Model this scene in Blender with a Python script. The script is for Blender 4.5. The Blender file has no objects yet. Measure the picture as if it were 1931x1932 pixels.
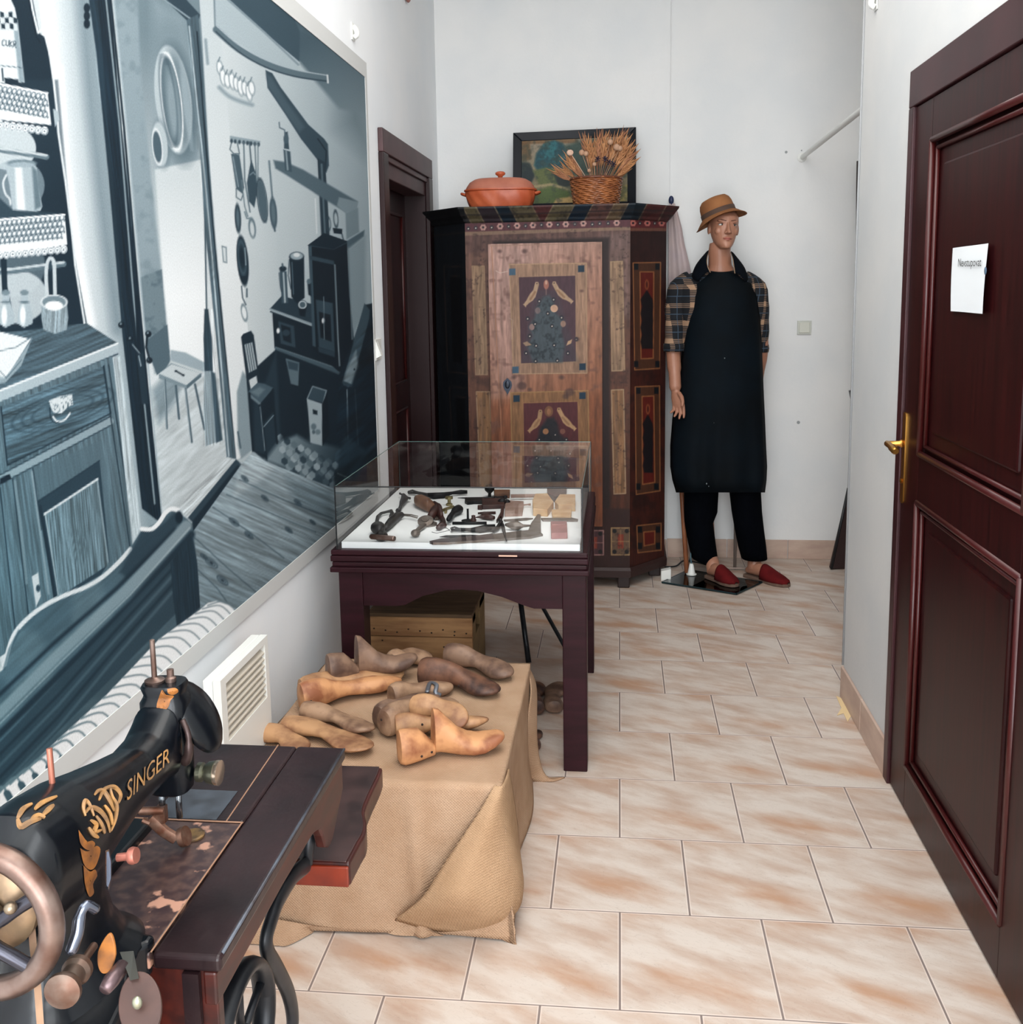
import bpy, bmesh, math, random
import numpy as np
K_MURAL, K_W, E_WIN, E_CEIL, E_REC, E_SIDE = 0.82, 0.9, 150, 70, 8, 60
from mathutils import Vector, Matrix
from mathutils.bvhtree import BVHTree
random.seed(7)
C = bpy.context.scene.collection
PI = math.pi
# ------------------------------------------------------------------ camera (measured from the tile grid)
FPX, CX, CY, CAMH = 1899.43, 965.5, 813.76, 1.49
YAW, PITCH, ROLL = -0.10779, -0.14116, 0.01491
def _rot():
    c, s = math.cos(YAW), math.sin(YAW)
    f = np.array([s*math.cos(PITCH), c*math.cos(PITCH), math.sin(PITCH)])
    r = np.array([c, -s, 0.]); d = np.cross(f, r)
    a, b = math.cos(ROLL), math.sin(ROLL)
    return np.stack([a*r+b*d, -b*r+a*d, f])
RC = _rot()
def ray(u, v): return RC.T @ np.array([(u-CX)/FPX, (v-CY)/FPX, 1.0])
O = np.array([0, 0, CAMH])
def pz(u, v, z=0.0): d = ray(u, v); return Vector(O + d*((z-CAMH)/d[2]))     # photo measurement on a level plane
def px(u, v, x): d = ray(u, v); return Vector(O + d*(x/d[0]))               # ... on a wall x = const
def py(u, v, y): d = ray(u, v); return Vector(O + d*(y/d[1]))               # ... on a wall y = const
def pd(u, v, d): return Vector(O + ray(u, v)*d)
def uv_of(P):
    q = (P - O) @ RC.T
    return CX + FPX*q[:, 0]/q[:, 2], CY + FPX*q[:, 1]/q[:, 2]
cam = bpy.data.cameras.new('camera'); camo = bpy.data.objects.new('camera', cam); C.objects.link(camo)
M = Matrix(((RC[0][0], -RC[1][0], -RC[2][0], 0), (RC[0][1], -RC[1][1], -RC[2][1], 0), (RC[0][2], -RC[1][2], -RC[2][2], CAMH), (0, 0, 0, 1)))
camo.matrix_world = M
cam.sensor_fit = 'HORIZONTAL'; cam.sensor_width = 36; cam.lens = FPX*36/1931
cam.shift_x = (965.5-CX)/1931; cam.shift_y = (CY-966)/1931
cam.clip_start = 0.02
bpy.context.scene.camera = camo
# ------------------------------------------------------------------ colours
def lin(c): 
    c = c/255.0
    return c/12.92 if c <= 0.04045 else ((c+0.055)/1.055)**2.4
def rgb(r, g, b, k=1.0): return (min(lin(r)*k, 1), min(lin(g)*k, 1), min(lin(b)*k, 1), 1)
# ------------------------------------------------------------------ materials
def nt(name):
    m = bpy.data.materials.new(name); m.use_nodes = True
    t = m.node_tree; b = t.nodes['Principled BSDF']; return m, t, b
def N(t, typ, **kw):
    n = t.nodes.new(typ)
    for k, v in kw.items():
        if k in n.inputs.keys() if isinstance(k, str) else False: n.inputs[k].default_value = v
        else: setattr(n, k, v)
    return n
def mat(name, col, rough=0.6, metal=0.0, col2=None, scale=20, detail=4, stretch=None, bump=0.0, bscale=None, spec=0.5, coat=0.0, lo=0.35, hi=0.65, sheen=0):
    m, t, b = nt(name)
    b.inputs['Roughness'].default_value = rough; b.inputs['Metallic'].default_value = metal
    b.inputs['Specular IOR Level'].default_value = spec; b.inputs['Coat Weight'].default_value = coat
    b.inputs['Sheen Weight'].default_value = sheen
    b.inputs['Base Color'].default_value = col
    if col2 is not None or bump:
        tc = N(t, 'ShaderNodeTexCoord'); mp = N(t, 'ShaderNodeMapping')
        if stretch: mp.inputs['Scale'].default_value = stretch
        t.links.new(tc.outputs['Object'], mp.inputs['Vector'])
        no = N(t, 'ShaderNodeTexNoise'); no.inputs['Scale'].default_value = scale; no.inputs['Detail'].default_value = detail
        t.links.new(mp.outputs[0], no.inputs['Vector'])
        if col2 is not None:
            r = N(t, 'ShaderNodeValToRGB'); r.color_ramp.elements[0].color = col; r.color_ramp.elements[1].color = col2
            r.color_ramp.elements[0].position = lo; r.color_ramp.elements[1].position = hi
            t.links.new(no.outputs['Fac'], r.inputs[0]); t.links.new(r.outputs[0], b.inputs['Base Color'])
        if bump:
            n2 = N(t, 'ShaderNodeTexNoise'); n2.inputs['Scale'].default_value = bscale or scale*3; n2.inputs['Detail'].default_value = 3
            t.links.new(mp.outputs[0], n2.inputs['Vector'])
            bp = N(t, 'ShaderNodeBump'); bp.inputs['Strength'].default_value = bump; bp.inputs['Distance'].default_value = 0.01
            t.links.new(n2.outputs['Fac'], bp.inputs['Height']); t.links.new(bp.outputs[0], b.inputs['Normal'])
    return m
def painted(name, rough=0.7, gain=1.0, nscale=300, namp=0.06, stretch=None, spec=0.3):
    """hand-painted surface: colour attribute with fine brush noise on top"""
    m, t, b = nt(name)
    b.inputs['Roughness'].default_value = rough; b.inputs['Specular IOR Level'].default_value = spec
    a = N(t, 'ShaderNodeAttribute'); a.attribute_name = 'paint'
    tc = N(t, 'ShaderNodeTexCoord'); mp = N(t, 'ShaderNodeMapping')
    if stretch: mp.inputs['Scale'].default_value = stretch
    t.links.new(tc.outputs['Object'], mp.inputs['Vector'])
    no = N(t, 'ShaderNodeTexNoise'); no.inputs['Scale'].default_value = nscale; no.inputs['Detail'].default_value = 3
    t.links.new(mp.outputs[0], no.inputs['Vector'])
    mr = N(t, 'ShaderNodeMapRange'); mr.inputs['From Min'].default_value = 0.3; mr.inputs['From Max'].default_value = 0.7
    mr.inputs['To Min'].default_value = gain*(1-namp*2); mr.inputs['To Max'].default_value = gain*(1+namp*2)
    t.links.new(no.outputs['Fac'], mr.inputs['Value'])
    vm = N(t, 'ShaderNodeVectorMath'); vm.operation = 'SCALE'
    t.links.new(a.outputs['Color'], vm.inputs[0]); t.links.new(mr.outputs[0], vm.inputs['Scale'])
    t.links.new(vm.outputs[0], b.inputs['Base Color'])
    return m
def glass_mat(name, tint=(0.985, 0.995, 0.99, 1), refl=1.0):
    m = bpy.data.materials.new(name); m.use_nodes = True; t = m.node_tree
    for n in list(t.nodes): t.nodes.remove(n)
    o = N(t, 'ShaderNodeOutputMaterial'); mx = N(t, 'ShaderNodeMixShader')
    tr = N(t, 'ShaderNodeBsdfTransparent'); tr.inputs[0].default_value = tint
    gl = N(t, 'ShaderNodeBsdfGlossy'); gl.inputs['Roughness'].default_value = 0.0; gl.inputs['Color'].default_value = (refl, refl, refl, 1)
    fr = N(t, 'ShaderNodeFresnel'); fr.inputs['IOR'].default_value = 1.5
    t.links.new(fr.outputs[0], mx.inputs[0]); t.links.new(tr.outputs[0], mx.inputs[1]); t.links.new(gl.outputs[0], mx.inputs[2])
    t.links.new(mx.outputs[0], o.inputs[0]); return m
# ------------------------------------------------------------------ mesh building
class MB:
    def __init__(s): s.v = []; s.f = []
    def add(s, vs, fs):
        o = len(s.v); s.v += [tuple(v) for v in vs]; s.f += [tuple(i+o for i in f) for f in fs]; return s
    def box(s, a, b, rot=None, piv=None):
        x0, y0, z0 = a; x1, y1, z1 = b
        vs = [Vector(p) for p in ((x0,y0,z0),(x1,y0,z0),(x1,y1,z0),(x0,y1,z0),(x0,y0,z1),(x1,y0,z1),(x1,y1,z1),(x0,y1,z1))]
        if rot is not None:
            p = Vector(piv) if piv is not None else sum(vs, Vector())/8
            vs = [p + rot @ (v-p) for v in vs]
        return s.add(vs, [(0,3,2,1),(4,5,6,7),(0,1,5,4),(1,2,6,5),(2,3,7,6),(3,0,4,7)])
    def loft(s, rings, cap=True, close=True):
        n = len(rings[0]); vs = [p for r in rings for p in r]; fs = []
        for i in range(len(rings)-1):
            for j in range(n if close else n-1):
                k = (j+1) % n; fs.append((i*n+j, i*n+k, (i+1)*n+k, (i+1)*n+j))
        if cap and close:
            fs.append(tuple(reversed(range(n)))); fs.append(tuple(range((len(rings)-1)*n, len(rings)*n)))
        return s.add(vs, fs)
    def tube(s, pts, r, n=10, cap=True, flat=1.0, up=None):
        pts = [Vector(p) for p in pts]; rs = list(r) if isinstance(r, (list, tuple)) else [r]*len(pts)
        if len(rs) != len(pts): rs = [float(x) for x in np.interp(np.linspace(0, 1, len(pts)), np.linspace(0, 1, len(rs)), rs)]
        rings = []; ref = Vector(up) if up else None
        for i, p in enumerate(pts):
            d = (pts[min(i+1, len(pts)-1)] - pts[max(i-1, 0)]).normalized()
            if ref is None: ref = Vector((0, 0, 1)) if abs(d.z) < 0.9 else Vector((0, 1, 0))
            a = d.cross(ref)
            if a.length < 1e-5: a = d.orthogonal()
            a.normalize(); b = d.cross(a).normalized()
            if up is None: ref = a.cross(d).normalized()
            rings.append([p + a*math.cos(2*PI*j/n)*rs[i] + b*math.sin(2*PI*j/n)*rs[i]*flat for j in range(n)])
        return s.loft(rings, cap)
    def lathe(s, prof, n=24, M=None, cap=True):
        rings = [[Vector((r*math.cos(2*PI*j/n), r*math.sin(2*PI*j/n), z)) for j in range(n)] for r, z in prof]
        if M is not None: rings = [[M @ p for p in r] for r in rings]
        return s.loft(rings, cap)
    def ball(s, c, r, n=12, m=8, M=None):
        r = r if isinstance(r, (tuple, list)) else (r, r, r); c = Vector(c); rings = []
        for i in range(m+1):
            t = -PI/2 + PI*(i+0.001)/(m+0.002)
            ring = [Vector((r[0]*math.cos(t)*math.cos(2*PI*j/n), r[1]*math.cos(t)*math.sin(2*PI*j/n), r[2]*math.sin(t))) for j in range(n)]
            rings.append([c + (M @ p if M is not None else p) for p in ring])
        return s.loft(rings)
    def prism(s, pts, d):
        """polygon (3D points) extruded by vector d"""
        n = len(pts); pts = [Vector(p) for p in pts]; d = Vector(d)
        return s.add(pts + [p+d for p in pts], [tuple(reversed(range(n))), tuple(range(n, 2*n))] + [(i, (i+1) % n, n+(i+1) % n, n+i) for i in range(n)])
    def torus(s, c, R, r, axis='Y', n=32, m=10, a0=0, a1=2*PI, flat=1):
        rings = []; full = abs(a1-a0-2*PI) < 1e-6; c = Vector(c)
        for i in range(n if full else n+1):
            t = a0+(a1-a0)*i/n; e = Vector((math.cos(t), 0, math.sin(t))) if axis == 'Y' else (Vector((math.cos(t), math.sin(t), 0)) if axis == 'Z' else Vector((0, math.cos(t), math.sin(t))))
            w = Vector((0, 1, 0)) if axis == 'Y' else (Vector((0, 0, 1)) if axis == 'Z' else Vector((1, 0, 0)))
            rings.append([c + e*(R + r*math.cos(2*PI*j/m)) + w*r*flat*math.sin(2*PI*j/m) for j in range(m)])
        if full: rings.append(rings[0])
        return s.loft(rings, cap=not full)
    def build(s, name, m, parent=None, smooth=False, bevel=0, seg=2, sub=0, recalc=True, angle=40):
        me = bpy.data.meshes.new(name)
        org = Vector((0, 0, 0))
        if parent is None and s.v:
            a = np.array(s.v); org = Vector(((a[:, 0].min()+a[:, 0].max())/2, (a[:, 1].min()+a[:, 1].max())/2, a[:, 2].min()))
        elif parent is not None: org = Vector(parent['_org']) if '_org' in parent else Vector(parent.location)
        me.from_pydata([tuple(Vector(v)-org) for v in s.v], [], s.f); me.validate()
        if recalc:
            bm = bmesh.new(); bm.from_mesh(me); bmesh.ops.recalc_face_normals(bm, faces=bm.faces); bm.to_mesh(me); bm.free()
        if m: me.materials.append(m)
        o = bpy.data.objects.new(name, me); C.objects.link(o)
        if parent is not None:
            o.parent = parent
            o['_org'] = tuple(org)
        else: o.location = org; o['_org'] = tuple(org)
        if smooth:
            for p in me.polygons: p.use_smooth = True
            if smooth == 'auto': me.set_sharp_from_angle(angle=math.radians(angle))
        if bevel:
            b = o.modifiers.new('bevel', 'BEVEL'); b.width = bevel; b.segments = seg; b.limit_method = 'ANGLE'; b.angle_limit = math.radians(35)
        if sub:
            b = o.modifiers.new('sub', 'SUBSURF'); b.levels = sub; b.render_levels = sub
        return o
def tag(o, label, cat, group=None):
    o['label'] = label; o['category'] = cat
    if group: o['group'] = group
    return o
def thing(name, label, cat, loc=(0, 0, 0), group=None):
    o = bpy.data.objects.new(name, None); C.objects.link(o); o.location = loc; o['_org'] = tuple(loc)
    o.empty_display_size = 0.05
    return tag(o, label, cat, group)
def struct(o): o['kind'] = 'structure'; return o
def supr(c, rx, ry, e=2.0, n=20, M=None):
    """super-ellipse ring in the xy plane"""
    out = []
    for j in range(n):
        t = 2*PI*j/n; a, b = math.cos(t), math.sin(t)
        p = Vector((rx*math.copysign(abs(a)**(2/e), a), ry*math.copysign(abs(b)**(2/e), b), 0))
        out.append(Vector(c) + (M @ p if M is not None else p))
    return out
def catmull(pts, k=6):
    pts = [Vector(p) for p in pts]; out = []
    for i in range(len(pts)-1):
        p0, p1, p2, p3 = pts[max(i-1, 0)], pts[i], pts[i+1], pts[min(i+2, len(pts)-1)]
        for j in range(k):
            t = j/k; out.append(0.5*((2*p1) + (p2-p0)*t + (2*p0-5*p1+4*p2-p3)*t*t + (3*p1-p0-3*p2+p3)*t**3))
    out.append(pts[-1]); return out
# ------------------------------------------------------------------ brush for painted surfaces
def G(g, k=0):
    """monochrome blue-grey paint of the mural"""
    st = [(0, (6, 17, 27)), (.12, (17, 34, 46)), (.3, (54, 74, 86)), (.5, (106, 124, 133)), (.7, (152, 168, 176)), (.85, (190, 199, 203)), (1, (240, 243, 245))]
    for (a, ca), (b, cb) in zip(st, st[1:]):
        if g <= b:
            t = max(0, (g-a)/(b-a)); return tuple(ca[i]+(cb[i]-ca[i])*t for i in range(3))
    return st[-1][1]
class Brush:
    def __init__(s, U, V, base):
        s.U, s.V = U, V; s.C = np.tile(np.array(base, float)/255, (len(U), 1)); s.ms = 1.0
    def col(s, c): return np.array(G(c) if not isinstance(c, (tuple, list)) else c, float)/255
    def mix(s, idx, al, c): s.C[idx] += (s.col(c)-s.C[idx])*al[:, None]
    def near(s, pts, m):
        p = np.array(pts, float); a = p.min(0)-m; b = p.max(0)+m
        return np.nonzero((s.U > a[0]) & (s.U < b[0]) & (s.V > a[1]) & (s.V < b[1]))[0]
    @staticmethod
    def sd(U, V, p, closed):
        n = len(p); best = np.full(len(U), 1e18)
        for i in range(n if closed else n-1):
            ax, ay = p[i]; bx, by = p[(i+1) % n]; dx, dy = bx-ax, by-ay; L = dx*dx+dy*dy+1e-9
            t = np.clip(((U-ax)*dx+(V-ay)*dy)/L, 0, 1); best = np.minimum(best, (U-ax-t*dx)**2+(V-ay-t*dy)**2)
        return np.sqrt(best)
    def inside(s, U, V, p):
        r = np.zeros(len(U), bool); n = len(p)
        for i in range(n):
            ax, ay = p[i]; bx, by = p[(i+1) % n]
            if ay == by: continue
            c = ((ay > V) != (by > V)) & (U < (bx-ax)*(V-ay)/(by-ay)+ax); r ^= c
        return r
    def mask(s, pts, soft=1.5):
        soft = max(soft, s.ms)
        i = s.near(pts, soft); U, V = s.U[i], s.V[i]; d = s.sd(U, V, pts, True); ins = s.inside(U, V, pts)
        return i, np.clip(0.5+np.where(ins, d, -d)/soft, 0, 1)
    def poly(s, pts, c, soft=1.5, a=1.0):
        i, al = s.mask(pts, soft); s.mix(i, al*a, c); return s
    def polyg(s, pts, c0, c1, p0, p1, soft=1.5, a=1.0):
        """polygon with a colour run from point p0 to p1"""
        i, al = s.mask(pts, soft); d = np.array([p1[0]-p0[0], p1[1]-p0[1]], float); L = d@d
        t = np.clip(((s.U[i]-p0[0])*d[0]+(s.V[i]-p0[1])*d[1])/L, 0, 1)[:, None]
        cc = s.col(c0)*(1-t)+s.col(c1)*t; s.C[i] += (cc-s.C[i])*(al*a)[:, None]; return s
    def line(s, pts, w, c, soft=1.2, a=1.0, sm=False):
        if sm: pts = [(p.x, p.y) for p in catmull([(x, y, 0) for x, y in pts], 5)]
        soft = max(soft, s.ms); i = s.near(pts, w+soft); d = s.sd(s.U[i], s.V[i], pts, False)
        s.mix(i, np.clip(0.5+(w/2-d)/soft, 0, 1)*a, c); return s
    def ell(s, c, rx, ry, col, ang=0, soft=1.2, a=1.0, ring=None):
        soft = max(soft, s.ms); m = max(rx, ry)+soft+2; i = s.near([c], m); x, y = s.U[i]-c[0], s.V[i]-c[1]; t = math.radians(ang)
        X, Y = x*math.cos(t)+y*math.sin(t), -x*math.sin(t)+y*math.cos(t)
        d = (np.sqrt((X/rx)**2+(Y/ry)**2)-1)*min(rx, ry)
        al = np.clip(0.5-d/soft, 0, 1) if ring is None else np.clip(0.5+(ring/2-np.abs(d))/soft, 0, 1)
        s.mix(i, al*a, col); return s
    def noise(s, x, y, seed=0):
        xi, yi = np.floor(x).astype(np.int64), np.floor(y).astype(np.int64); fx, fy = x-xi, y-yi
        fx = fx*fx*(3-2*fx); fy = fy*fy*(3-2*fy)
        def h(a, b):
            k = (a*374761393+b*668265263+seed*974711) & 0xffffffff; k = ((k ^ (k >> 13))*1274126177) & 0xffffffff
            return ((k ^ (k >> 16)) & 0xffff)/65535.0
        return (h(xi, yi)*(1-fx)+h(xi+1, yi)*fx)*(1-fy)+(h(xi, yi+1)*(1-fx)+h(xi+1, yi+1)*fx)*fy
    def grain(s, pts, ang, amp, fa=0.02, fb=0.3, seed=1, soft=3):
        """streaks running along ang (degrees, photo sense) inside a polygon"""
        i, al = s.mask(pts, soft); t = math.radians(ang); U, V = s.U[i], s.V[i]
        a, b = U*math.cos(t)+V*math.sin(t), -U*math.sin(t)+V*math.cos(t)
        b = b + 6*s.noise(a*0.012, b*0.03, seed+5)
        n = 0.6*s.noise(a*fa, b*fb, seed)+0.4*s.noise(a*fa*2.5, b*fb*2.3, seed+1)-0.5
        s.C[i] = np.clip(s.C[i]*(1+(n*amp*2*al)[:, None]), 0, 1); return s
    def blotch(s, pts, c, amp, f=0.05, seed=3, soft=3, thr=0.5):
        i, al = s.mask(pts, soft); n = 0.6*s.noise(s.U[i]*f, s.V[i]*f, seed)+0.4*s.noise(s.U[i]*f*2.7, s.V[i]*f*2.7, seed+1)
        s.mix(i, np.clip((n-thr)*4, 0, 1)*al*amp, c); return s
def paint_grid(name, fn, nu, nv, m, paintfn, base, parent=None, uu=None, vv=None, k=1.0, tris=False):
    """dense grid over a surface fn(a,b) -> xyz arrays; paintfn(Brush) colours it"""
    a = np.linspace(0, 1, nu) if uu is None else uu; b = np.linspace(0, 1, nv) if vv is None else vv
    A, B = np.meshgrid(a, b, indexing='ij'); X, Y, Z = fn(A.ravel(), B.ravel()); P = np.stack([X, Y, Z], 1)
    U, V = uv_of(P); br = Brush(U, V, base); paintfn(br)
    c = br.C; l = np.where(c <= 0.04045, c/12.92, ((c+0.055)/1.055)**2.4)*k
    org = np.array(parent['_org']) if parent is not None else P.mean(0)*[1, 1, 0]+[0, 0, P[:, 2].min()]
    me = bpy.data.meshes.new(name); n = len(P); nq = (len(a)-1)*(len(b)-1)
    me.vertices.add(n); me.vertices.foreach_set('co', (P-org).ravel())
    i, j = np.meshgrid(np.arange(len(a)-1), np.arange(len(b)-1), indexing='ij'); q = (i*len(b)+j).ravel()
    quads = np.stack([q, q+len(b), q+len(b)+1, q+1], 1).astype(np.int32)
    me.loops.add(nq*4); me.loops.foreach_set('vertex_index', quads.ravel())
    me.polygons.add(nq); me.polygons.foreach_set('loop_start', np.arange(0, nq*4, 4, dtype=np.int32)); me.polygons.foreach_set('loop_total', np.full(nq, 4, dtype=np.int32))
    me.update(calc_edges=True)
    at = me.color_attributes.new('paint', 'FLOAT_COLOR', 'POINT'); at.data.foreach_set('color', np.concatenate([np.clip(l, 0, 1), np.ones((n, 1))], 1).ravel().astype(np.float32))
    me.materials.append(m); o = bpy.data.objects.new(name, me); C.objects.link(o); o['_org'] = tuple(float(t) for t in org)
    if parent is not None: o.parent = parent
    else: o.location = org
    return o
# ================================================================== MATERIALS
XL, XR, YB, ZC = -0.97, 0.81, 5.5, 3.3
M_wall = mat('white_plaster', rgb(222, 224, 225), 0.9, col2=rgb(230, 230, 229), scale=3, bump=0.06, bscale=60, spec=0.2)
M_wallL = mat('white_plaster_left_lit', rgb(234, 238, 242), 0.9, col2=rgb(240, 242, 244), scale=3, bump=0.06, bscale=60, spec=0.2)  # same plaster, brightened in its colour in place of more light
M_ceil = mat('ceiling_paint', rgb(225, 225, 222), 0.9)
M_band = mat('grey_plaster_edge', rgb(196, 197, 196), 0.9)
M_white = mat('white_plastic', rgb(225, 226, 222), 0.4)
M_mahog = mat('mahogany_paint', rgb(44, 17, 24), 0.42, col2=rgb(34, 12, 17), scale=6, stretch=(1, 8, 8), spec=0.16)
M_door = mat('dark_cherry_door', rgb(30, 7, 9), 0.36, col2=rgb(46, 12, 13), scale=5, stretch=(14, 14, 0.8), spec=0.16, coat=0.0)
M_doorhi = mat('cherry_moulding_highlight', rgb(60, 16, 16), 0.35, spec=0.4, coat=0.1)  # redder than the leaf: moulding highlights put into the colour
M_brass = mat('brass', rgb(190, 140, 70), 0.3, metal=1.0)
M_black = mat('black_paint', rgb(14, 18, 24), 0.4)
M_iron = mat('black_iron', rgb(16, 20, 26), 0.4, metal=0.3, col2=rgb(34, 36, 40), scale=30)
M_steel = mat('worn_steel', rgb(128, 110, 102), 0.35, metal=0.8, col2=rgb(88, 62, 52), scale=25, lo=.4, hi=.7)
M_glass = glass_mat('glass')
# ---- floor tiles: half-bond rows of square stoneware with a rusty diagonal cloud
def floor_mat():
    m, t, b = nt('stoneware_tiles'); L = t.links.new
    S = 0.33327; X0 = 0.0016; Y0 = 4.9142-9*S
    tc = N(t, 'ShaderNodeTexCoord'); sp = N(t, 'ShaderNodeSeparateXYZ'); L(tc.outputs['Object'], sp.inputs[0])
    def mt(op, a, bb=None, c=None):
        n = N(t, 'ShaderNodeMath'); n.operation = op
        for i, q in enumerate((a, bb, c)):
            if q is None: continue
            if isinstance(q, (int, float)): n.inputs[i].default_value = q
            else: L(q, n.inputs[i])
        return n.outputs[0]
    yv = mt('DIVIDE', mt('SUBTRACT', sp.outputs['Y'], Y0), S); row = mt('FLOOR', yv)
    par = mt('MODULO', mt('ADD', row, 100), 2)
    xv = mt('ADD', mt('DIVIDE', mt('SUBTRACT', sp.outputs['X'], X0), S), mt('MULTIPLY', par, 0.5)); colm = mt('FLOOR', xv)
    fx, fy = mt('SUBTRACT', xv, colm), mt('SUBTRACT', yv, row)
    cv = N(t, 'ShaderNodeCombineXYZ'); L(colm, cv.inputs[0]); L(row, cv.inputs[1])
    wn = N(t, 'ShaderNodeTexWhiteNoise'); wn.noise_dimensions = '2D'; L(cv.outputs[0], wn.inputs['Vector'])
    ws = N(t, 'ShaderNodeSeparateXYZ'); L(wn.outputs['Color'], ws.inputs[0])
    # grout distance
    dx = mt('MINIMUM', fx, mt('SUBTRACT', 1, fx)); dy = mt('MINIMUM', fy, mt('SUBTRACT', 1, fy))
    gx = mt('LESS_THAN', dx, 0.0068); gy = mt('LESS_THAN', dy, 0.0045); gr = mt('MAXIMUM', gx, gy)
    edge = mt('LESS_THAN', mt('MINIMUM', dx, dy), 0.015)
    # cloud: band across the tile near its front edge, drifting diagonally
    c2 = N(t, 'ShaderNodeCombineXYZ'); L(mt('ADD', mt('MULTIPLY', fx, 1.6), mt('MULTIPLY', ws.outputs[0], 30)), c2.inputs[0]); L(mt('ADD', mt('MULTIPLY', fy, 4.0), mt('MULTIPLY', fx, 1.6)), c2.inputs[1]); L(mt('MULTIPLY', ws.outputs[1], 20), c2.inputs[2])
    no = N(t, 'ShaderNodeTexNoise'); no.inputs['Scale'].default_value = 1.1; no.inputs['Detail'].default_value = 4; no.inputs['Roughness'].default_value = 0.55; L(c2.outputs[0], no.inputs['Vector'])
    cen = mt('ADD', 0.30, mt('MULTIPLY', mt('SUBTRACT', 0.5, fx), 0.28))   # height of the streak falls to the right
    band = mt('SUBTRACT', 1, mt('MINIMUM', 1, mt('MULTIPLY', mt('ABSOLUTE', mt('SUBTRACT', fy, cen)), 4.6)))
    prof = mt('MULTIPLY', mt('SINE', mt('MULTIPLY', mt('MINIMUM', 1, mt('MAXIMUM', 0, mt('ADD', fx, -0.05))), 3.1)), 1.1)
    s1 = mt('MULTIPLY', mt('MULTIPLY', band, prof), mt('MULTIPLY_ADD', no.outputs['Fac'], 2.4, -0.7))
    s2 = mt('MULTIPLY', mt('SUBTRACT', 1, mt('MINIMUM', 1, mt('MULTIPLY', mt('SUBTRACT', 1, fy), 5))), mt('MULTIPLY_ADD', no.outputs['Fac'], 1.8, -0.5))
    st = N(t, 'ShaderNodeClamp'); L(mt('ADD', s1, mt('MULTIPLY', s2, 0.75)), st.inputs[0])
    r = N(t, 'ShaderNodeValToRGB'); r.color_ramp.elements[0].color = rgb(202, 190, 180); r.color_ramp.elements[0].position = 0.40
    r.color_ramp.elements[1].color = rgb(180, 156, 140); r.color_ramp.elements[1].position = 0.66; L(no.outputs['Fac'], r.inputs[0])
    mx = N(t, 'ShaderNodeMix'); mx.data_type = 'RGBA'; L(st.outputs[0], mx.inputs['Factor']); L(r.outputs[0], mx.inputs[6]); mx.inputs[7].default_value = rgb(178, 138, 110)
    # thin veins
    n3 = N(t, 'ShaderNodeTexNoise'); n3.inputs['Scale'].default_value = 5; n3.inputs['Detail'].default_value = 6; n3.inputs['Distortion'].default_value = 1.2; L(c2.outputs[0], n3.inputs['Vector'])
    ve = mt('LESS_THAN', mt('ABSOLUTE', mt('SUBTRACT', n3.outputs['Fac'], 0.5)), 0.006)
    m4 = N(t, 'ShaderNodeMix'); m4.data_type = 'RGBA'; L(mt('MULTIPLY', ve, 0.22), m4.inputs['Factor']); L(mx.outputs[2], m4.inputs[6]); m4.inputs[7].default_value = rgb(130, 110, 100)
    m5 = N(t, 'ShaderNodeMix'); m5.data_type = 'RGBA'; L(mt('MULTIPLY', edge, 0.5), m5.inputs['Factor']); L(m4.outputs[2], m5.inputs[6]); m5.inputs[7].default_value = rgb(222, 208, 198)  # pale rim on each tile, bevel glint put into the colour
    m6 = N(t, 'ShaderNodeMix'); m6.data_type = 'RGBA'; L(mt('MULTIPLY', gr, 0.9), m6.inputs['Factor']); L(m5.outputs[2], m6.inputs[6]); m6.inputs[7].default_value = rgb(112, 98, 94)
    L(m6.outputs[2], b.inputs['Base Color'])
    b.inputs['Roughness'].default_value = 0.42; b.inputs['Specular IOR Level'].default_value = 0.35
    bp = N(t, 'ShaderNodeBump'); bp.inputs['Strength'].default_value = 0.4; bp.inputs['Distance'].default_value = 0.002; L(mt('SUBTRACT', 1, gr), bp.inputs['Height']); L(bp.outputs[0], b.inputs['Normal'])
    return m
M_tile = floor_mat()
M_tilebase = mat('stoneware_skirting', rgb(178, 152, 138), 0.5, col2=rgb(196, 172, 156), scale=7, stretch=(1, 1, 3))
# ================================================================== ROOM SHELL
YR = -2.2
me = MB().add([(XL-.3, YR, 0), (2.0, YR, 0), (2.0, YB+.1, 0), (XL-.3, YB+.1, 0)], [(0, 1, 2, 3)])
fl = me.build('floor', M_tile); fl.location = (0, 0, 0)
fl.data.transform(Matrix.Translation(Vector(fl['_org']))); struct(fl)
struct(MB().box((XL-.3, YR, ZC), (2.0, YB+.1, ZC+.05)).build('ceiling', M_ceil))
# left wall with the door opening (y 4.16..5.13, z 0..2.08)
b = MB()
b.box((XL-.25, YR, 0), (XL, 4.17, ZC)).box((XL-.25, 5.12, 0), (XL, YB, ZC)).box((XL-.25, 4.17, 2.06), (XL, 5.12, ZC))
struct(b.build('wall_left', M_wallL))
# back wall, its left part stands 2 cm proud
b = MB().box((XL-.25, YB, 0), (2.0, YB+.1, ZC)).box((XL, YB-.02, 0), (0.262, YB, ZC))
struct(b.build('wall_back', M_wall))
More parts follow.
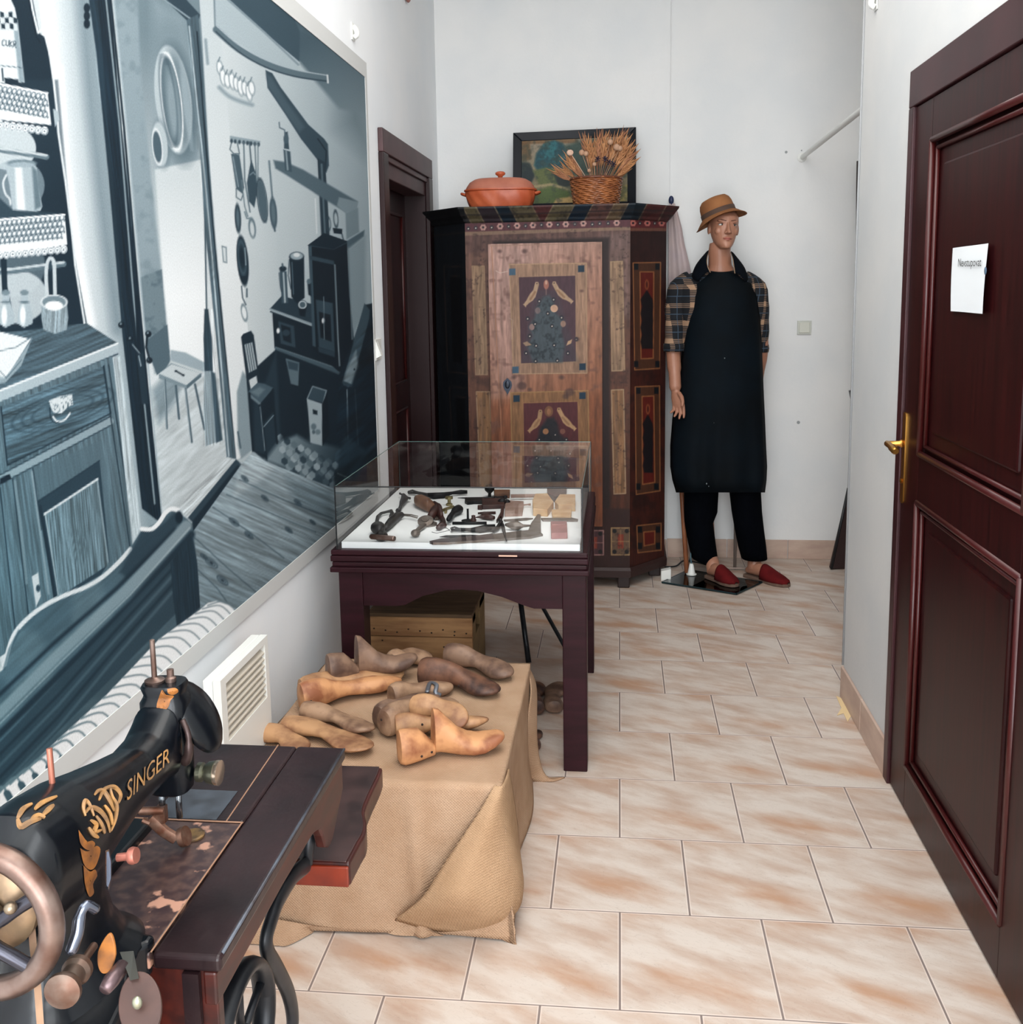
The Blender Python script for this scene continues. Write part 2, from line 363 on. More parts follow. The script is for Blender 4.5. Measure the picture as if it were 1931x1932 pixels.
# right wall: corridor part with the doorway (y 1.9..2.93), ends at y = 3.61
M_wallR = mat('white_plaster_right_dimmed', rgb(200, 202, 203), 0.9, col2=rgb(208, 208, 207), scale=3, bump=0.06, bscale=60, spec=0.2)  # same plaster, darkened in its colour in place of weaker light
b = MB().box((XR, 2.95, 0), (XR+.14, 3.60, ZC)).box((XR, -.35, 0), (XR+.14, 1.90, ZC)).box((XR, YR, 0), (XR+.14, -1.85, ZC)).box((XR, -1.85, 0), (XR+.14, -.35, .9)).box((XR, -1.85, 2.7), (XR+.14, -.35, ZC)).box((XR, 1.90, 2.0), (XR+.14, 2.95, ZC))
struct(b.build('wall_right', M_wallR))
struct(MB().box((1.9, 2.0, 0), (2.0, YB, ZC)).box((XR+.14, 2.0, 0), (2.0, 2.1, ZC)).build('wall_recess', M_wall))
struct(MB().box((XL-.25, YR-.1, 0), (-.75, YR, ZC)).box((.75, YR-.1, 0), (2.0, YR, ZC)).box((-.75, YR-.1, 0), (.75, YR, .12)).box((-.75, YR-.1, 3.05), (.75, YR, ZC)).build('wall_rear', M_wall))
w = MB()
for x0, x1 in ((-.75, -.69), (.69, .75), (-.03, .03)): w.box((x0, YR-.07, .12), (x1, YR-.02, 3.05))
for z0, z1 in ((.12, .19), (2.98, 3.05)): w.box((-.75, YR-.07, z0), (.75, YR-.02, z1))
struct(w.build('window_1', M_white))
w = MB()
for y0, y1 in ((-1.85, -1.79), (-.41, -.35), (-1.13, -1.07)): w.box((XR+.05, y0, .9), (XR+.10, y1, 2.7))
for z0, z1 in ((.9, .96), (2.64, 2.7)): w.box((XR+.05, -1.85, z0), (XR+.10, -.35, z1))
struct(w.build('added_window_2', M_white))  # side window added out of view to bring in side light
# skirting tiles
def skirt(name, a, b_, n, t=0.01, h=.105):
    m = MB(); a, b_ = Vector(a), Vector(b_); d = (b_-a)/n
    for i in range(n):
        p, q = a+d*i, a+d*(i+1); g = d.normalized()*0.0015
        nrm = Vector((-d.y, d.x, 0)).normalized()*t
        m.prism([p+g, q-g, q-g+nrm, p+g+nrm], (0, 0, h))
    return struct(m.build(name, M_tilebase, bevel=0.002))
skirt('baseboard_back', (1.9, YB, 0), (0.262, YB, 0), 5)
skirt('baseboard_back_left', (0.262, YB-.02, 0), (XL, YB-.02, 0), 4)
skirt('baseboard_right', (XR, 2.995, 0), (XR, 3.605, 0), 2, h=.115)
struct(MB().tube([(XR-.003, 3.603, .12), (XR-.003, 3.603, ZC)], 0.004, 8).build('trim_1', mat('grey_conduit', rgb(150, 152, 154), .7), smooth=True))
# wall stains and filled screw holes near the pole
M_plug = mat('old_plug', rgb(150, 154, 155), .9)
for u, v, r, lab in ((1484, 287, .007, 'small grey plugged screw hole in the back wall left of the white pole end'), (1513, 284, .004, 'tiny chipped hole in the back wall just above the white pole end'), (1507, 797, .009, 'faint grey scuff on the back wall low to the right of the mannequin')):
    p = py(u, v, YB-.001); bb = MB().lathe([(r, -.001), (r, .0005)], 10, Matrix.Translation(p) @ Matrix.Rotation(PI/2, 4, 'X')); tag(bb.build('wall_mark', M_plug), lab, 'wall mark')
# ================================================================== LEFT DOOR
d1 = bpy.data.objects.new('door_1', None); C.objects.link(d1); d1.location = (XL, 4.65, 0); d1['_org'] = (XL, 4.65, 0); struct(d1)
M_casing = mat('door_casing', rgb(74, 46, 49), 0.5, col2=rgb(60, 36, 38), scale=8)
M_casingd = mat('door_casing_dark', rgb(32, 9, 11), 0.4, spec=.3)
b = MB()
for y0, y1 in ((4.105, 4.20), (5.10, 5.195)):
    b.box((XL, y0, 0), (XL+.022, y1, 2.045)); 
o = b.build('door_jamb', M_casingd, d1, bevel=.004)
b = MB().box((XL, 4.105, 2.045), (XL+.022, 5.195, 2.14)).box((XL, 4.2, 2.02), (XL+.012, 5.1, 2.045))
b.build('door_lintel', M_casing, d1, bevel=.004)
b = MB().box((XL-.10, 4.20, 1.955), (XL, 5.10, 2.045)).build('door_head_rail', M_casing, d1, bevel=.004)
MB().box((XL-.22, 4.18, 0), (XL, 4.205, 2.02)).box((XL-.22, 5.095, 0), (XL, 5.12, 2.02)).build('door_reveal', M_casingd, d1)
lf = MB().box((XL-.14, 4.2, 0.01), (XL-.105, 5.1, 1.99)).build('door_leaf', M_door, d1)
b = MB()
for z0, z1 in ((.14, .9), (1.04, 1.85)):
    for a, c in (((4.31, z0), (4.31, z1)), ((4.99, z0), (4.99, z1)), ((4.31, z0), (4.99, z0)), ((4.31, z1), (4.99, z1))):
        b.tube([(XL-.104, a[0], a[1]), (XL-.104, c[0], c[1])], .009, 8)
b.build('door_moulding', M_doorhi, lf, smooth=True)
# ================================================================== RIGHT DOOR
d2 = bpy.data.objects.new('door_2', None); C.objects.link(d2); d2.location = (XR, 2.4, 0); d2['_org'] = (XR, 2.4, 0); struct(d2)
xs = XR-.012
b = MB().box((xs, 1.85, 1.965), (XR+.13, 2.99, 2.065)).box((xs, 2.945, 0), (XR+.13, 2.99, 1.965)).box((xs, 1.80, 0), (XR+.13, 1.90, 2.065))
b.build('door_frame', mat('cherry_frame', rgb(44, 16, 20), .4, col2=rgb(56, 24, 28), scale=6, spec=.35), d2, bevel=.003)
leaf = MB()
def frame_y(m, y0, y1, z0, z1, x0, x1): m.box((x0, y0, z0), (x1, y1, z1))
xf = XR-.004
frame_y(leaf, 2.79, 2.943, 0.008, 1.962, xf, XR+.036); frame_y(leaf, 1.905, 2.07, 0.008, 1.962, xf, XR+.036)
for z0, z1 in ((.008, .135), (.895, 1.03), (1.855, 1.962)): frame_y(leaf, 2.07, 2.79, z0, z1, xf, XR+.036)
leaf.box((XR+.012, 2.06, .12), (XR+.028, 2.80, 1.87))
lfo = leaf.build('door_leaf', M_door, d2, bevel=.0015)
b = MB()
for z0, z1 in ((.135, .895), (1.03, 1.855)):
    for s, r, xo in ((0, .009, 0), (.022, .006, .008)):
        y0, y1, a, c = 2.07+s, 2.79-s, z0+s, z1-s
        for p, q in (((y0, a), (y0, c)), ((y1, a), (y1, c)), ((y0, a), (y1, a)), ((y0, c), (y1, c))):
            b.tube([(xf+xo+.002, p[0], p[1]), (xf+xo+.002, q[0], q[1])], r, 8)
b.build('door_moulding', M_doorhi, lfo, smooth=True)
# raised centre fields
b = MB()
for z0, z1 in ((.20, .83), (1.095, 1.79)): b.box((XR+.006, 2.14, z0), (XR+.02, 2.72, z1))
b.build('door_panel', M_door, lfo, bevel=.006)
h = MB()
plate = [px(1702+0, 786, xf-.002), px(1712, 786, xf-.002)]
zt, zb, yc = px(1707, 786, xf).z, px(1707, 942, xf).z, px(1707, 860, xf).y
ring = [Vector((xf-.004, yc+.015*math.cos(t), (zt if math.sin(t) >= 0 else zb)+.015*math.sin(t))) for t in [2*PI*i/20 for i in range(20)]]
h.prism(ring, (.004, 0, 0))
h.lathe([(.010, 0), (.012, .006), (.008, .012), (.0075, .045)], 14, Matrix.Translation((xf-.004, yc, zt-.075)) @ Matrix.Rotation(-PI/2, 4, 'Y'))
h.tube(catmull([(xf-.046, yc, zt-.075), (xf-.052, yc-.012, zt-.073), (xf-.053, yc-.05, zt-.074), (xf-.05, yc-.10, zt-.082)]), [.008]*7+[.009]*7+[.011]*4+[.008], 10)
h.lathe([(.006, 0), (.008, .004), (.004, .006)], 12, Matrix.Translation((xf-.004, yc, zb+.05)) @ Matrix.Rotation(-PI/2, 4, 'Y'))
h.build('door_handle', M_brass, lfo, smooth='auto')
# paper notice taped to the door
def text_mesh(body, size):
    cu = bpy.data.curves.new('t', 'FONT'); cu.body = body; cu.size = size; cu.resolution_u = 3
    o = bpy.data.objects.new('t', cu); C.objects.link(o); dg = bpy.context.evaluated_depsgraph_get(); dg.update()
    me = bpy.data.meshes.new_from_object(o.evaluated_get(dg)); bpy.data.objects.remove(o)
    vs = [tuple(v.co) for v in me.vertices]; fs = [tuple(p.vertices) for p in me.polygons]; return vs, fs
xp = XR+.0005
pp = [px(1801, 468, xp), px(1868, 459, xp), px(1863, 592, xp), px(1797, 587, xp)]
paper = MB(); NN = 12; rows = []
for i in range(NN+1):
    r = []
    for j in range(NN+1):
        s, t = i/NN, j/NN; p = pp[0].lerp(pp[1], s).lerp(pp[3].lerp(pp[2], s), t)
        p.x -= .003+.006*(s**3)*(t)+.0015*math.sin(s*6+t*3); r.append(p)
    rows.append(r)
paper.loft(rows, cap=False, close=False)
po = paper.build('paper_notice', mat('paper', rgb(226, 230, 233), .8), smooth=True)
tag(po, 'white paper notice with black lettering taped to the upper panel of the dark red door', 'notice')
vs, fs = text_mesh('Nevstupovat', 1.0); W = max(v[0] for v in vs)
tt = MB(); base0, base1, up = px(1808, 503, xp-.0065), px(1852, 502, xp-.0065), Vector((0, 0, 1))
hgt = .0195
tt.add([base0.lerp(base1, v[0]/W) + up*(v[1]*hgt/0.72) + Vector((-.0004, 0, 0)) for v in vs], fs)
tt.build('lettering', mat('ink', rgb(20, 22, 26), .8), po, recalc=False)
tb = MB(); p = px(1860, 511, xp-.012); tb.ball(p, (.002, .006, .009)); tb.build('tape_mark', mat('tape', rgb(70, 90, 110), .5), po, smooth=True)
# ================================================================== MURAL
def wall_fn(a, b_):
    return np.full(len(a), XL+.004), a, b_
def paint_mural(q):
    BIG = [(-900, -500), (760, -500), (760, 1700), (-900, 2100)]
    q.ms = 1.9; P, Ln, E = q.poly, q.line, q.ell
    q.polyg(BIG, .86, .72, (380, 300), (690, 350), 2)
    # plaster between cupboard and the open door
    q.polyg([(40, -300), (170, -300), (195, 150), (240, 640), (300, 1000), (200, 1100), (165, 640), (120, 300), (80, 60)], .95, .62, (115, 300), (205, 290))
    Ln([(150, -60), (172, 200), (200, 450), (222, 620)], 22, .45, 24, .55)
    Ln([(110, 130), (120, 300), (150, 500), (172, 610)], 14, .98, 14, .9)
    # doorway view into the next room
    q.polyg([(200, -200), (372, -60), (392, 200), (402, 450), (430, 865), (306, 990), (268, 560), (240, 250)], .5, .9, (300, 60), (320, 560), 2)
    P([(208, -60), (258, -40), (266, 140), (285, 330), (306, 520), (322, 690), (292, 705), (268, 560), (240, 250)], .62, 6)
    q.blotch([(208, -60), (258, -40), (266, 140), (285, 330), (306, 520), (322, 690), (292, 705), (268, 560), (240, 250)], .5, .5, .04)
    P([(290, 0), (352, 30), (375, 210), (384, 330), (300, 320), (290, 150)], .62, 26)
    E((318, 80), 40, 60, .5, 0, 40, .6)
    q.polyg([(292, 320), (384, 300), (392, 600), (404, 700), (322, 668), (308, 520)], .86, .97, (340, 330), (360, 560), 4)
    P([(264, 524), (305, 508), (314, 620), (320, 665), (290, 692), (276, 650)], .5, 2.5); q.blotch([(264, 524), (305, 508), (314, 620), (320, 665), (290, 692), (276, 650)], .38, .6, .08)
    P([(274, 645), (316, 612), (322, 690), (296, 708)], .38, 2)
    P([(322, 660), (350, 665), (398, 690), (400, 716), (322, 690)], .68, 3)
    P([(322, 680), (398, 706), (440, 730), (440, 870), (306, 990), (286, 745)], .84, 3)
    P([(286, 735), (320, 700), (345, 720), (330, 760), (300, 800)], .6, 14)
    q.grain([(286, 745), (322, 690), (438, 720), (440, 870), (306, 990)], -42, .12, .02, .12, 4)
    # enamel basins on the far wall
    E((336, 196), 36, 108, .36, -7, 16, .75); E((327, 188), 34, 103, .78, -7, 2); E((337, 190), 22, 96, .46, -7, 10, .8); E((352, 200), 6, 80, .7, -7, 4, .7)
    E((324, 192), 18, 91, .44, -7, 2); E((328, 205), 11, 72, .62, -7, 8, .9); E((324, 192), 18, 91, .97, -7, 1, 1, 1.8); E((318, 190), 14, 84, .3, -7, 3, .5, 3)
    E((305, 272), 16, 44, .42, -6, 8, .6); E((302, 272), 14, 42, .78, -6, 2); E((297, 277), 8, 32, .36, -6, 2); E((297, 277), 9, 33, .95, -6, 1, 1, 1.4)
    # stool
    P([(299, 707), (323, 685), (380, 705), (353, 732)], .5, 2); P([(300, 705), (324, 687), (378, 704), (352, 727)], .84, 2)
    P([(300, 707), (352, 728), (353, 734), (300, 714)], .55, 1.5); P([(352, 727), (380, 705), (380, 711), (353, 734)], .4, 1.5)
    Ln([(332, 700), (346, 708)], 3, .1); E((332, 700), 2.5, 2, .1); E((346, 708), 2.5, 2, .1)
    for a, b_ in ((((311, 716), (315, 808))), (((332, 728), (338, 790))), (((350, 734), (362, 834))), (((368, 725), (386, 810)))): Ln([a, b_], 4, .35)
    for a, b_ in ((((310, 716), (314, 808))), (((349, 734), (360, 834)))): Ln([a, b_], 1.4, .75)
    # broom
    Ln([(386, 380), (390, 585)], 3, .3); P([(386, 583), (393, 583), (400, 640), (402, 700), (396, 706), (386, 700), (384, 640)], .25, 2)
    P([(386, 700), (402, 700), (410, 770), (420, 830), (388, 842), (384, 770)], .62, 2); P([(398, 700), (406, 704), (420, 830), (408, 836)], .3, 3)
    q.grain([(384, 583), (402, 583), (420, 838), (384, 842)], 86, .3, .01, .6, 7)
    # inner frame of the opening
    P([(292, -30), (325, -30), (378, 28), (372, 45), (352, 38), (318, 6)], .24, 2); Ln([(300, -8), (352, 30), (372, 44)], 3, .6)
    P([(352, 38), (374, 27), (382, 110), (393, 280), (406, 450), (424, 650), (446, 866), (428, 864), (408, 640), (386, 420), (376, 250), (362, 120)], .36, 2)
    Ln([(357, 50), (380, 270), (400, 480), (432, 860)], 3, .72); Ln([(372, 60), (390, 290), (404, 450), (424, 650), (446, 864)], 2.5, .12)
    q.grain([(352, 38), (374, 27), (393, 280), (424, 650), (446, 866), (428, 864), (386, 420)], 84, .25, .01, .5, 8)
    # white reveal right of the opening
    q.polyg([(374, -60), (408, -60), (430, 200), (452, 450), (476, 700), (478, 850), (446, 868), (426, 650), (408, 450), (394, 280)], .82, .93, (400, 0), (450, 500), 2)
    Ln([(388, 75), (392, 120)], 5, .6, 4); P([(418, 463), (428, 466), (429, 497), (421, 495)], .5); P([(420, 466), (426, 468), (427, 494), (423, 493)], .88)
    P([(447, 740), (458, 700), (473, 720), (476, 850), (455, 866), (449, 840)], .6, 4); Ln([(449, 815), (454, 845)], 3, .35)
    # threshold board
    P([(298, 998), (306, 985), (430, 862), (446, 868), (352, 980), (330, 1005)], .84, 2); q.grain([(298, 998), (306, 985), (430, 862), (446, 868), (352, 980), (330, 1005)], -44, .25, .02, .3, 2)
    P([(352, 980), (446, 866), (456, 876), (362, 1008)], .24, 2); P([(362, 985), (448, 878), (456, 876), (362, 1008)], .14, 3)
    # dark door frame in front
    P([(160, -60), (203, -60), (226, 200), (262, 560), (307, 990), (268, 960), (232, 640), (205, 330), (182, 100)], .13, 2)
    P([(160, -60), (180, -60), (205, 240), (232, 560), (240, 700), (232, 640), (205, 330), (182, 100)], .2, 3, .6)
    q.grain([(160, -60), (203, -60), (262, 560), (307, 990), (268, 960), (205, 330)], 83, .3, .006, .4, 11)
    Ln([(196, -40), (226, 240), (252, 560), (292, 950)], 3, .62, 2); Ln([(205, -40), (234, 240), (262, 560), (300, 960)], 4, .12); Ln([(211, -40), (240, 240), (268, 560), (306, 975)], 2.2, .7)
    for y in (15, 30, 45): E((164, y), 6, 9, .12, 0, 2)
    # iron latch
    for p in ((229, 613), (246, 640), (280, 630), (282, 680)): E(p, 6, 6, .08); E((p[0]-1, p[1]-2), 2, 2, .55)
    Ln([(258, 560), (264, 700), (276, 760)], 7, .1); Ln([(245, 645), (262, 670), (268, 740), (278, 762)], 5, .14); Ln([(250, 650), (268, 672), (272, 740)], 1.5, .7)
    Ln([(278, 632), (276, 655), (283, 680)], 4, .08); P([(258, 668), (270, 666), (280, 762), (268, 762)], .18); Ln([(262, 672), (266, 690)], 2, .7)
    # ---------------- kitchen corner
    q.polyg([(404, -60), (760, -60), (760, 560), (600, 640), (478, 720), (452, 450), (430, 200)], .86, .68, (430, 250), (680, 230), 3)
    P([(640, 130), (700, 120), (700, 290), (640, 240)], .48, 60, .8)
    q.polyg([(455, -20), (560, -60), (700, 110), (700, 215), (640, 205), (566, 118), (505, 62)], .34, .55, (560, 90), (650, 240), 8)
    P([(404, -20), (430, -20), (500, 60), (566, 118), (562, 132), (505, 118), (450, 82), (408, 50)], .74, 2)
    P([(412, -20), (470, -40), (545, 10), (566, 60), (565, 116), (500, 62)], .3, 2); Ln([(422, -8), (500, 62), (563, 122)], 4, .58, 2)
    P([(545, 5), (566, 58), (690, 118), (640, 60), (560, -20)], .36, 4)
    Ln([(404, -10), (406, 50)], 3, .5); Ln([(408, 56), (450, 92), (500, 120), (555, 138), (616, 148)], 13, .42, 3, 1, True); Ln([(410, 50), (450, 84), (500, 112), (556, 131), (616, 142)], 2, .75, 2, 1, True); Ln([(408, 60), (450, 97), (500, 126), (556, 144), (616, 153)], 2.5, .25, 2, 1, True); Ln([(618, 142), (619, 156)], 3, .92)
    # string of garlic
    for i, (x, y) in enumerate(((415, 128), (421, 145), (429, 152), (438, 152), (446, 158), (454, 164), (462, 166), (470, 174), (475, 166))):
        E((x, y), 6, 14+(i % 2)*3, .5, -8, 3); E((x, y), 4.5, 12+(i % 2)*3, .95, -8, 2); Ln([(x-3, y-12), (x, y-20)], 2, .45)
    Ln([(414, 165), (430, 180), (450, 190), (476, 198)], 7, .62, 6, 1, True)
    # stove pipe
    P([(501, 132), (514, 138), (530, 165), (582, 235), (612, 262), (619, 272), (621, 312), (616, 326), (610, 320), (598, 300), (568, 262), (538, 215), (505, 166)], .27, 2)
    P([(503, 140), (512, 145), (540, 190), (575, 240), (565, 250), (530, 200), (506, 162)], .38, 6, .6); Ln([(600, 262), (616, 285), (614, 322)], 2, .1)
    P([(599, 298), (614, 306), (623, 455), (607, 457)], .2, 1.5); Ln([(607, 310), (614, 452)], 3, .42, 2)
    # mantel shelf
    P([(516, 302), (540, 306), (572, 320), (675, 380), (672, 393), (652, 400), (590, 362), (540, 330), (520, 318)], .38, 4)
    P([(640, 372), (676, 381), (674, 394), (652, 402), (636, 388)], .55, 3); P([(520, 320), (590, 362), (600, 372), (600, 450), (560, 560), (525, 560)], .8, 4, .7)
    P([(652, 402), (676, 392), (678, 438), (654, 452)], .52, 3); P([(654, 455), (688, 434), (687, 446), (656, 472)], .36, 3); Ln([(595, 375), (598, 440)], 2, .9, 2)
    P([(656, 470), (690, 445), (690, 585), (660, 650)], .58, 8)
    # coffee mill
    P([(535, 282), (548, 286), (551, 325), (538, 322)], .3); Ln([(540, 285), (543, 320)], 3, .6, 2); P([(537, 250), (543, 248), (546, 282), (536, 280)], .28); E((540, 262), 5, 9, .34)
    Ln([(527, 231), (528, 241), (537, 245), (539, 256)], 2, .35)
    # utensil rail
    P([(434, 256), (491, 266), (491, 274), (434, 268)], .62, 2)
    for x in (437, 444, 452, 460, 467, 474, 481, 488): E((x, 266+(x-437)*.13), 2.5, 4, .25)
    Ln([(437, 268), (434, 282), (441, 290), (452, 290), (448, 270)], 1.8, .3)
    P([(436, 290), (452, 292), (461, 354), (458, 366), (446, 356)], .34); Ln([(440, 296), (450, 352)], 2, .6); Ln([(446, 356), (446, 372), (455, 378), (459, 366)], 1.8, .35)
    Ln([(460, 268), (462, 340), (472, 400)], 2.5, .4); Ln([(456, 340), (462, 390), (468, 408)], 2, .45); Ln([(471, 268), (474, 305)], 2.5, .3); P([(474, 300), (484, 330), (486, 360), (480, 392), (470, 380), (466, 345)], .28); Ln([(472, 330), (478, 325), (484, 332)], 1.5, .6)
    Ln([(481, 270), (484, 340), (488, 355)], 2.2, .4); Ln([(487, 272), (487, 338)], 2, .45); E((495, 378), 8, 38, .36, -7); E((495, 378), 9, 40, .22, -7, 1, 1, 1.5)
    Ln([(508, 304), (514, 372)], 3.5, .45); E((516, 402), 7, 30, .3, -4); E((516, 402), 4, 22, .42, -4, 3); Ln([(518, 430), (519, 436)], 3, .3)
    E((476, 430), 7, 20, .45, -6); E((476, 432), 4, 14, .85, -6, 2); Ln([(462, 400), (466, 412), (473, 412)], 3, .5)
    E((449, 412), 6, 28, .2, -3); E((449, 412), 3, 20, .4, -3, 2); E((458, 492), 11, 48, .14, -5); E((457, 486), 7, 30, .3, -5, 3, 1, 3); Ln([(462, 468), (464, 500)], 1.5, .7)
    Ln([(456, 540), (458, 562), (464, 575)], 2.4, .3); Ln([(466, 545), (466, 560)], 3, .35); E((461, 590), 5, 15, .5, -10, 1, 1, 1.8)
    # stove
    P([(510, 582), (532, 558), (590, 574), (594, 612)], .2, 1.5); Ln([(510, 583), (594, 614)], 3, .6); Ln([(511, 588), (594, 619)], 3, .2)
    P([(514, 590), (594, 618), (596, 655), (641, 700), (641, 706), (518, 656)], .1, 1.5); P([(525, 606), (555, 615), (558, 656), (530, 648)], .24); P([(530, 612), (548, 618), (550, 648), (535, 642)], .07); E((540, 628), 7, 6, .22); E((525, 624), 3, 5, .95)
    P([(518, 655), (640, 696), (640, 706), (520, 664)], .34, 1.5); Ln([(520, 655), (640, 696)], 1.6, .5)
    P([(582, 462), (612, 440), (655, 455), (660, 560), (668, 640), (650, 706), (638, 700), (592, 660)], .07, 1.5)
    P([(583, 465), (588, 464), (596, 655), (590, 652)], .3, 1.5); P([(584, 482), (630, 492), (632, 500), (585, 490)], .25); Ln([(582, 463), (630, 470), (654, 458)], 2, .25); P([(582, 462), (612, 440), (655, 455), (630, 470)], .12, 2)
    P([(596, 565), (628, 572), (632, 664), (602, 655)], .26); P([(602, 588), (624, 594), (626, 645), (605, 637)], .05); E((610, 605), 2.5, 5, .95); Ln([(611, 560), (612, 640)], 1.4, .5); P([(600, 655), (632, 664), (632, 674), (602, 664)], .22)
    Ln([(632, 500), (638, 640), (641, 690)], 2.2, .6); Ln([(658, 470), (665, 640)], 2, .5)
    P([(528, 510), (541, 512), (544, 572), (532, 572)], .3); Ln([(535, 515), (538, 570)], 3, .75, 2); E((534, 507), 7, 5, .15); Ln([(527, 515), (529, 540), (531, 550)], 1.6, .2); Ln([(533, 498), (534, 504)], 3, .3)
    P([(546, 484), (574, 484), (575, 562), (560, 572), (550, 560)], .12); E((560, 484), 14, 9, .18); E((560, 483), 12, 7, .66); E((560, 481), 6, 4, .9); Ln([(546, 490), (544, 520), (549, 545)], 1.8, .25); Ln([(551, 495), (554, 555)], 2, .35, 2)
    E((571, 576), 9, 10, .12); E((571, 575), 8, 8, .8); E((571, 575), 5.5, 5.5, .35); P([(564, 582), (578, 583), (576, 598), (566, 596)], .08); P([(580, 532), (587, 535), (588, 560), (582, 556)], .15); E((583, 531), 4, 5, .4)
    E((634, 413), 4, 15, .2, -4, 1, 1, 1.4); E((620, 422), 4, 12, .25, -4, 1, 1, 1.3); P([(628, 430), (646, 432), (646, 442), (630, 440)], .12); Ln([(645, 440), (648, 452)], 2, .2)
    # dark lower walls and tiled floor
    P([(466, 722), (476, 700), (520, 660), (640, 706), (668, 640), (690, 575), (760, 560), (760, 900), (628, 922), (500, 872), (476, 850)], .11, 3)
    P([(478, 728), (500, 722), (521, 664), (525, 740), (530, 830), (520, 860), (480, 852)], .2, 6, .8)
    q.polyg([(500, 868), (525, 835), (560, 815), (600, 835), (645, 845), (665, 830), (655, 870), (630, 922)], .55, .2, (530, 850), (640, 890), 10)
    hx = [(529+i*13+(j % 2)*6.5+j*2, 826+j*11+i*6.5, (i*7+j*3) % 5) for i in range(9) for j in range(6)]
    for x, y, k in hx:
        if 505 < x < 650 and y < 868+(x-505)*.42: P([(x-6, y-3.5), (x, y-7.5), (x+6, y-2.5), (x+6, y+4), (x, y+8), (x-6, y+2.5)], (.58, .7, .24, .62, .44)[k], 1.4, .95 if x < 600 else .5)
    P([(530, 830), (545, 760), (580, 760), (585, 835), (560, 820)], .1, 10)
    # slop bucket and coal box
    P([(539, 676), (565, 684), (563, 728), (549, 724)], .42); P([(542, 680), (563, 686), (562, 700), (545, 696)], .26, 2)
    P([(580, 752), (590, 728), (616, 737), (608, 760)], .28); Ln([(580, 752), (590, 729), (616, 737), (609, 762)], 2, .6); P([(579, 752), (608, 762), (608, 841), (586, 835), (582, 780)], .72, 1.5); P([(590, 772), (599, 775), (599, 783), (591, 781)], .1); E((592, 805), 5, 6, .45, 0, 3); E((600, 815), 5, 5, .5, 0, 3); E((592, 815), 3, 4, .4, 0, 2); P([(608, 762), (618, 740), (622, 820), (609, 841)], .06, 2)
    # wooden shovel
    P([(688, 572), (698, 585), (697, 600), (664, 728), (657, 731), (646, 722), (655, 690)], .3, 2); P([(655, 695), (672, 660), (676, 690), (664, 726), (648, 719)], .55, 5); P([(646, 718), (666, 726), (665, 731), (648, 727)], .25); E((669, 697), 1.5, 2, .1)
    Ln([(655, 735), (657, 830)], 1.6, .55); Ln([(670, 735), (676, 840)], 1.6, .45); P([(660, 735), (712, 600), (712, 860), (640, 915), (628, 905), (640, 880), (648, 830), (652, 820)], .1, 8, .7)
    P([(650, 820), (668, 832), (690, 850), (720, 820), (720, 900), (632, 925), (634, 900)], .2, 8, .7); Ln([(637, 893), (660, 903)], 1.4, .5); q.grain([(640, 700), (712, 580), (712, 900), (630, 925)], -40, .35, .02, .1, 9)
    # chair
    P([(455, 636), (459, 630), (474, 624), (479, 632), (491, 722), (468, 738)], .14, 1.5)
    for k in range(4): P([(461.5+k*4, 650-k*1.2), (464+k*4, 649.5-k*1.2), (472.5+k*4, 702-k*2), (470+k*4, 703-k*2)], .78, 1)
    P([(470, 717), (484, 709), (487, 728), (474, 737)], .85, 1.2)
    P([(469, 738), (486, 722), (499, 724), (516, 732), (492, 760)], .34, 1.5); P([(472, 740), (490, 730), (500, 735), (488, 748)], .5, 5, .7); P([(469, 740), (492, 760), (492, 766), (470, 748)], .5, 1.2, .9)
    P([(492, 762), (516, 733), (517, 776), (497, 800)], .1, 2); Ln([(471, 742), (474, 800), (478, 852)], 4, .1); Ln([(490, 765), (498, 820), (503, 870)], 4.5, .12); Ln([(491, 768), (500, 850)], 1.3, .6); Ln([(515, 735), (518, 780), (523, 836)], 4, .1); Ln([(498, 805), (516, 784)], 1.6, .6)
    # plank floor
    pf = [(362, 1006), (456, 876), (478, 852), (500, 870), (630, 922), (640, 985), (640, 1010), (400, 1240), (360, 1180)]
    q.polyg(pf, .66, .52, (480, 880), (430, 1120), 2); P([(456, 876), (478, 856), (520, 880), (500, 900), (440, 940)], .74, 10, .8); P([(540, 900), (630, 925), (632, 985), (560, 960)], .46, 20, .7)
    q.grain(pf, 24, .3, .012, .22, 12); q.grain(pf, 24, .2, .03, .5, 31)
    for ln in ([(402, 957), (470, 1003), (536, 1053)], [(428, 933), (515, 970), (596, 1004)], [(366, 1013), (430, 1072), (489, 1122)], [(364, 1066), (410, 1110), (446, 1160)], [(452, 905), (540, 945), (628, 978)]): Ln(ln, 1.8, .28, 1.5, .9)
    for x, y, r in ((442, 985, 7), (399, 1062, 9), (385, 1050, 5), (462, 903, 5), (500, 940, 5), (562, 948, 5), (470, 1010, 6), (545, 1000, 5), (420, 1095, 8), (590, 985, 4)):
        for k in (1, .6): E((x, y), r*1.5*k, r*.7*k, .25, 40, 1.2, .8, 1.4)
        E((x, y), r*.5, r*.25, .18, 40, 2)
    # ---------------- dresser on the left
    P([(-900, -500), (30, -500), (62, 0), (74, 62), (84, 70), (94, 110), (106, 200), (112, 260), (120, 320), (132, 420), (144, 500), (155, 560), (164, 612), (100, 640), (-900, 900)], .15, 2)
    q.polyg([(-900, 150), (110, 150), (140, 500), (164, 612), (-900, 620)], .2, .13, (0, 300), (130, 420), 5, .6)
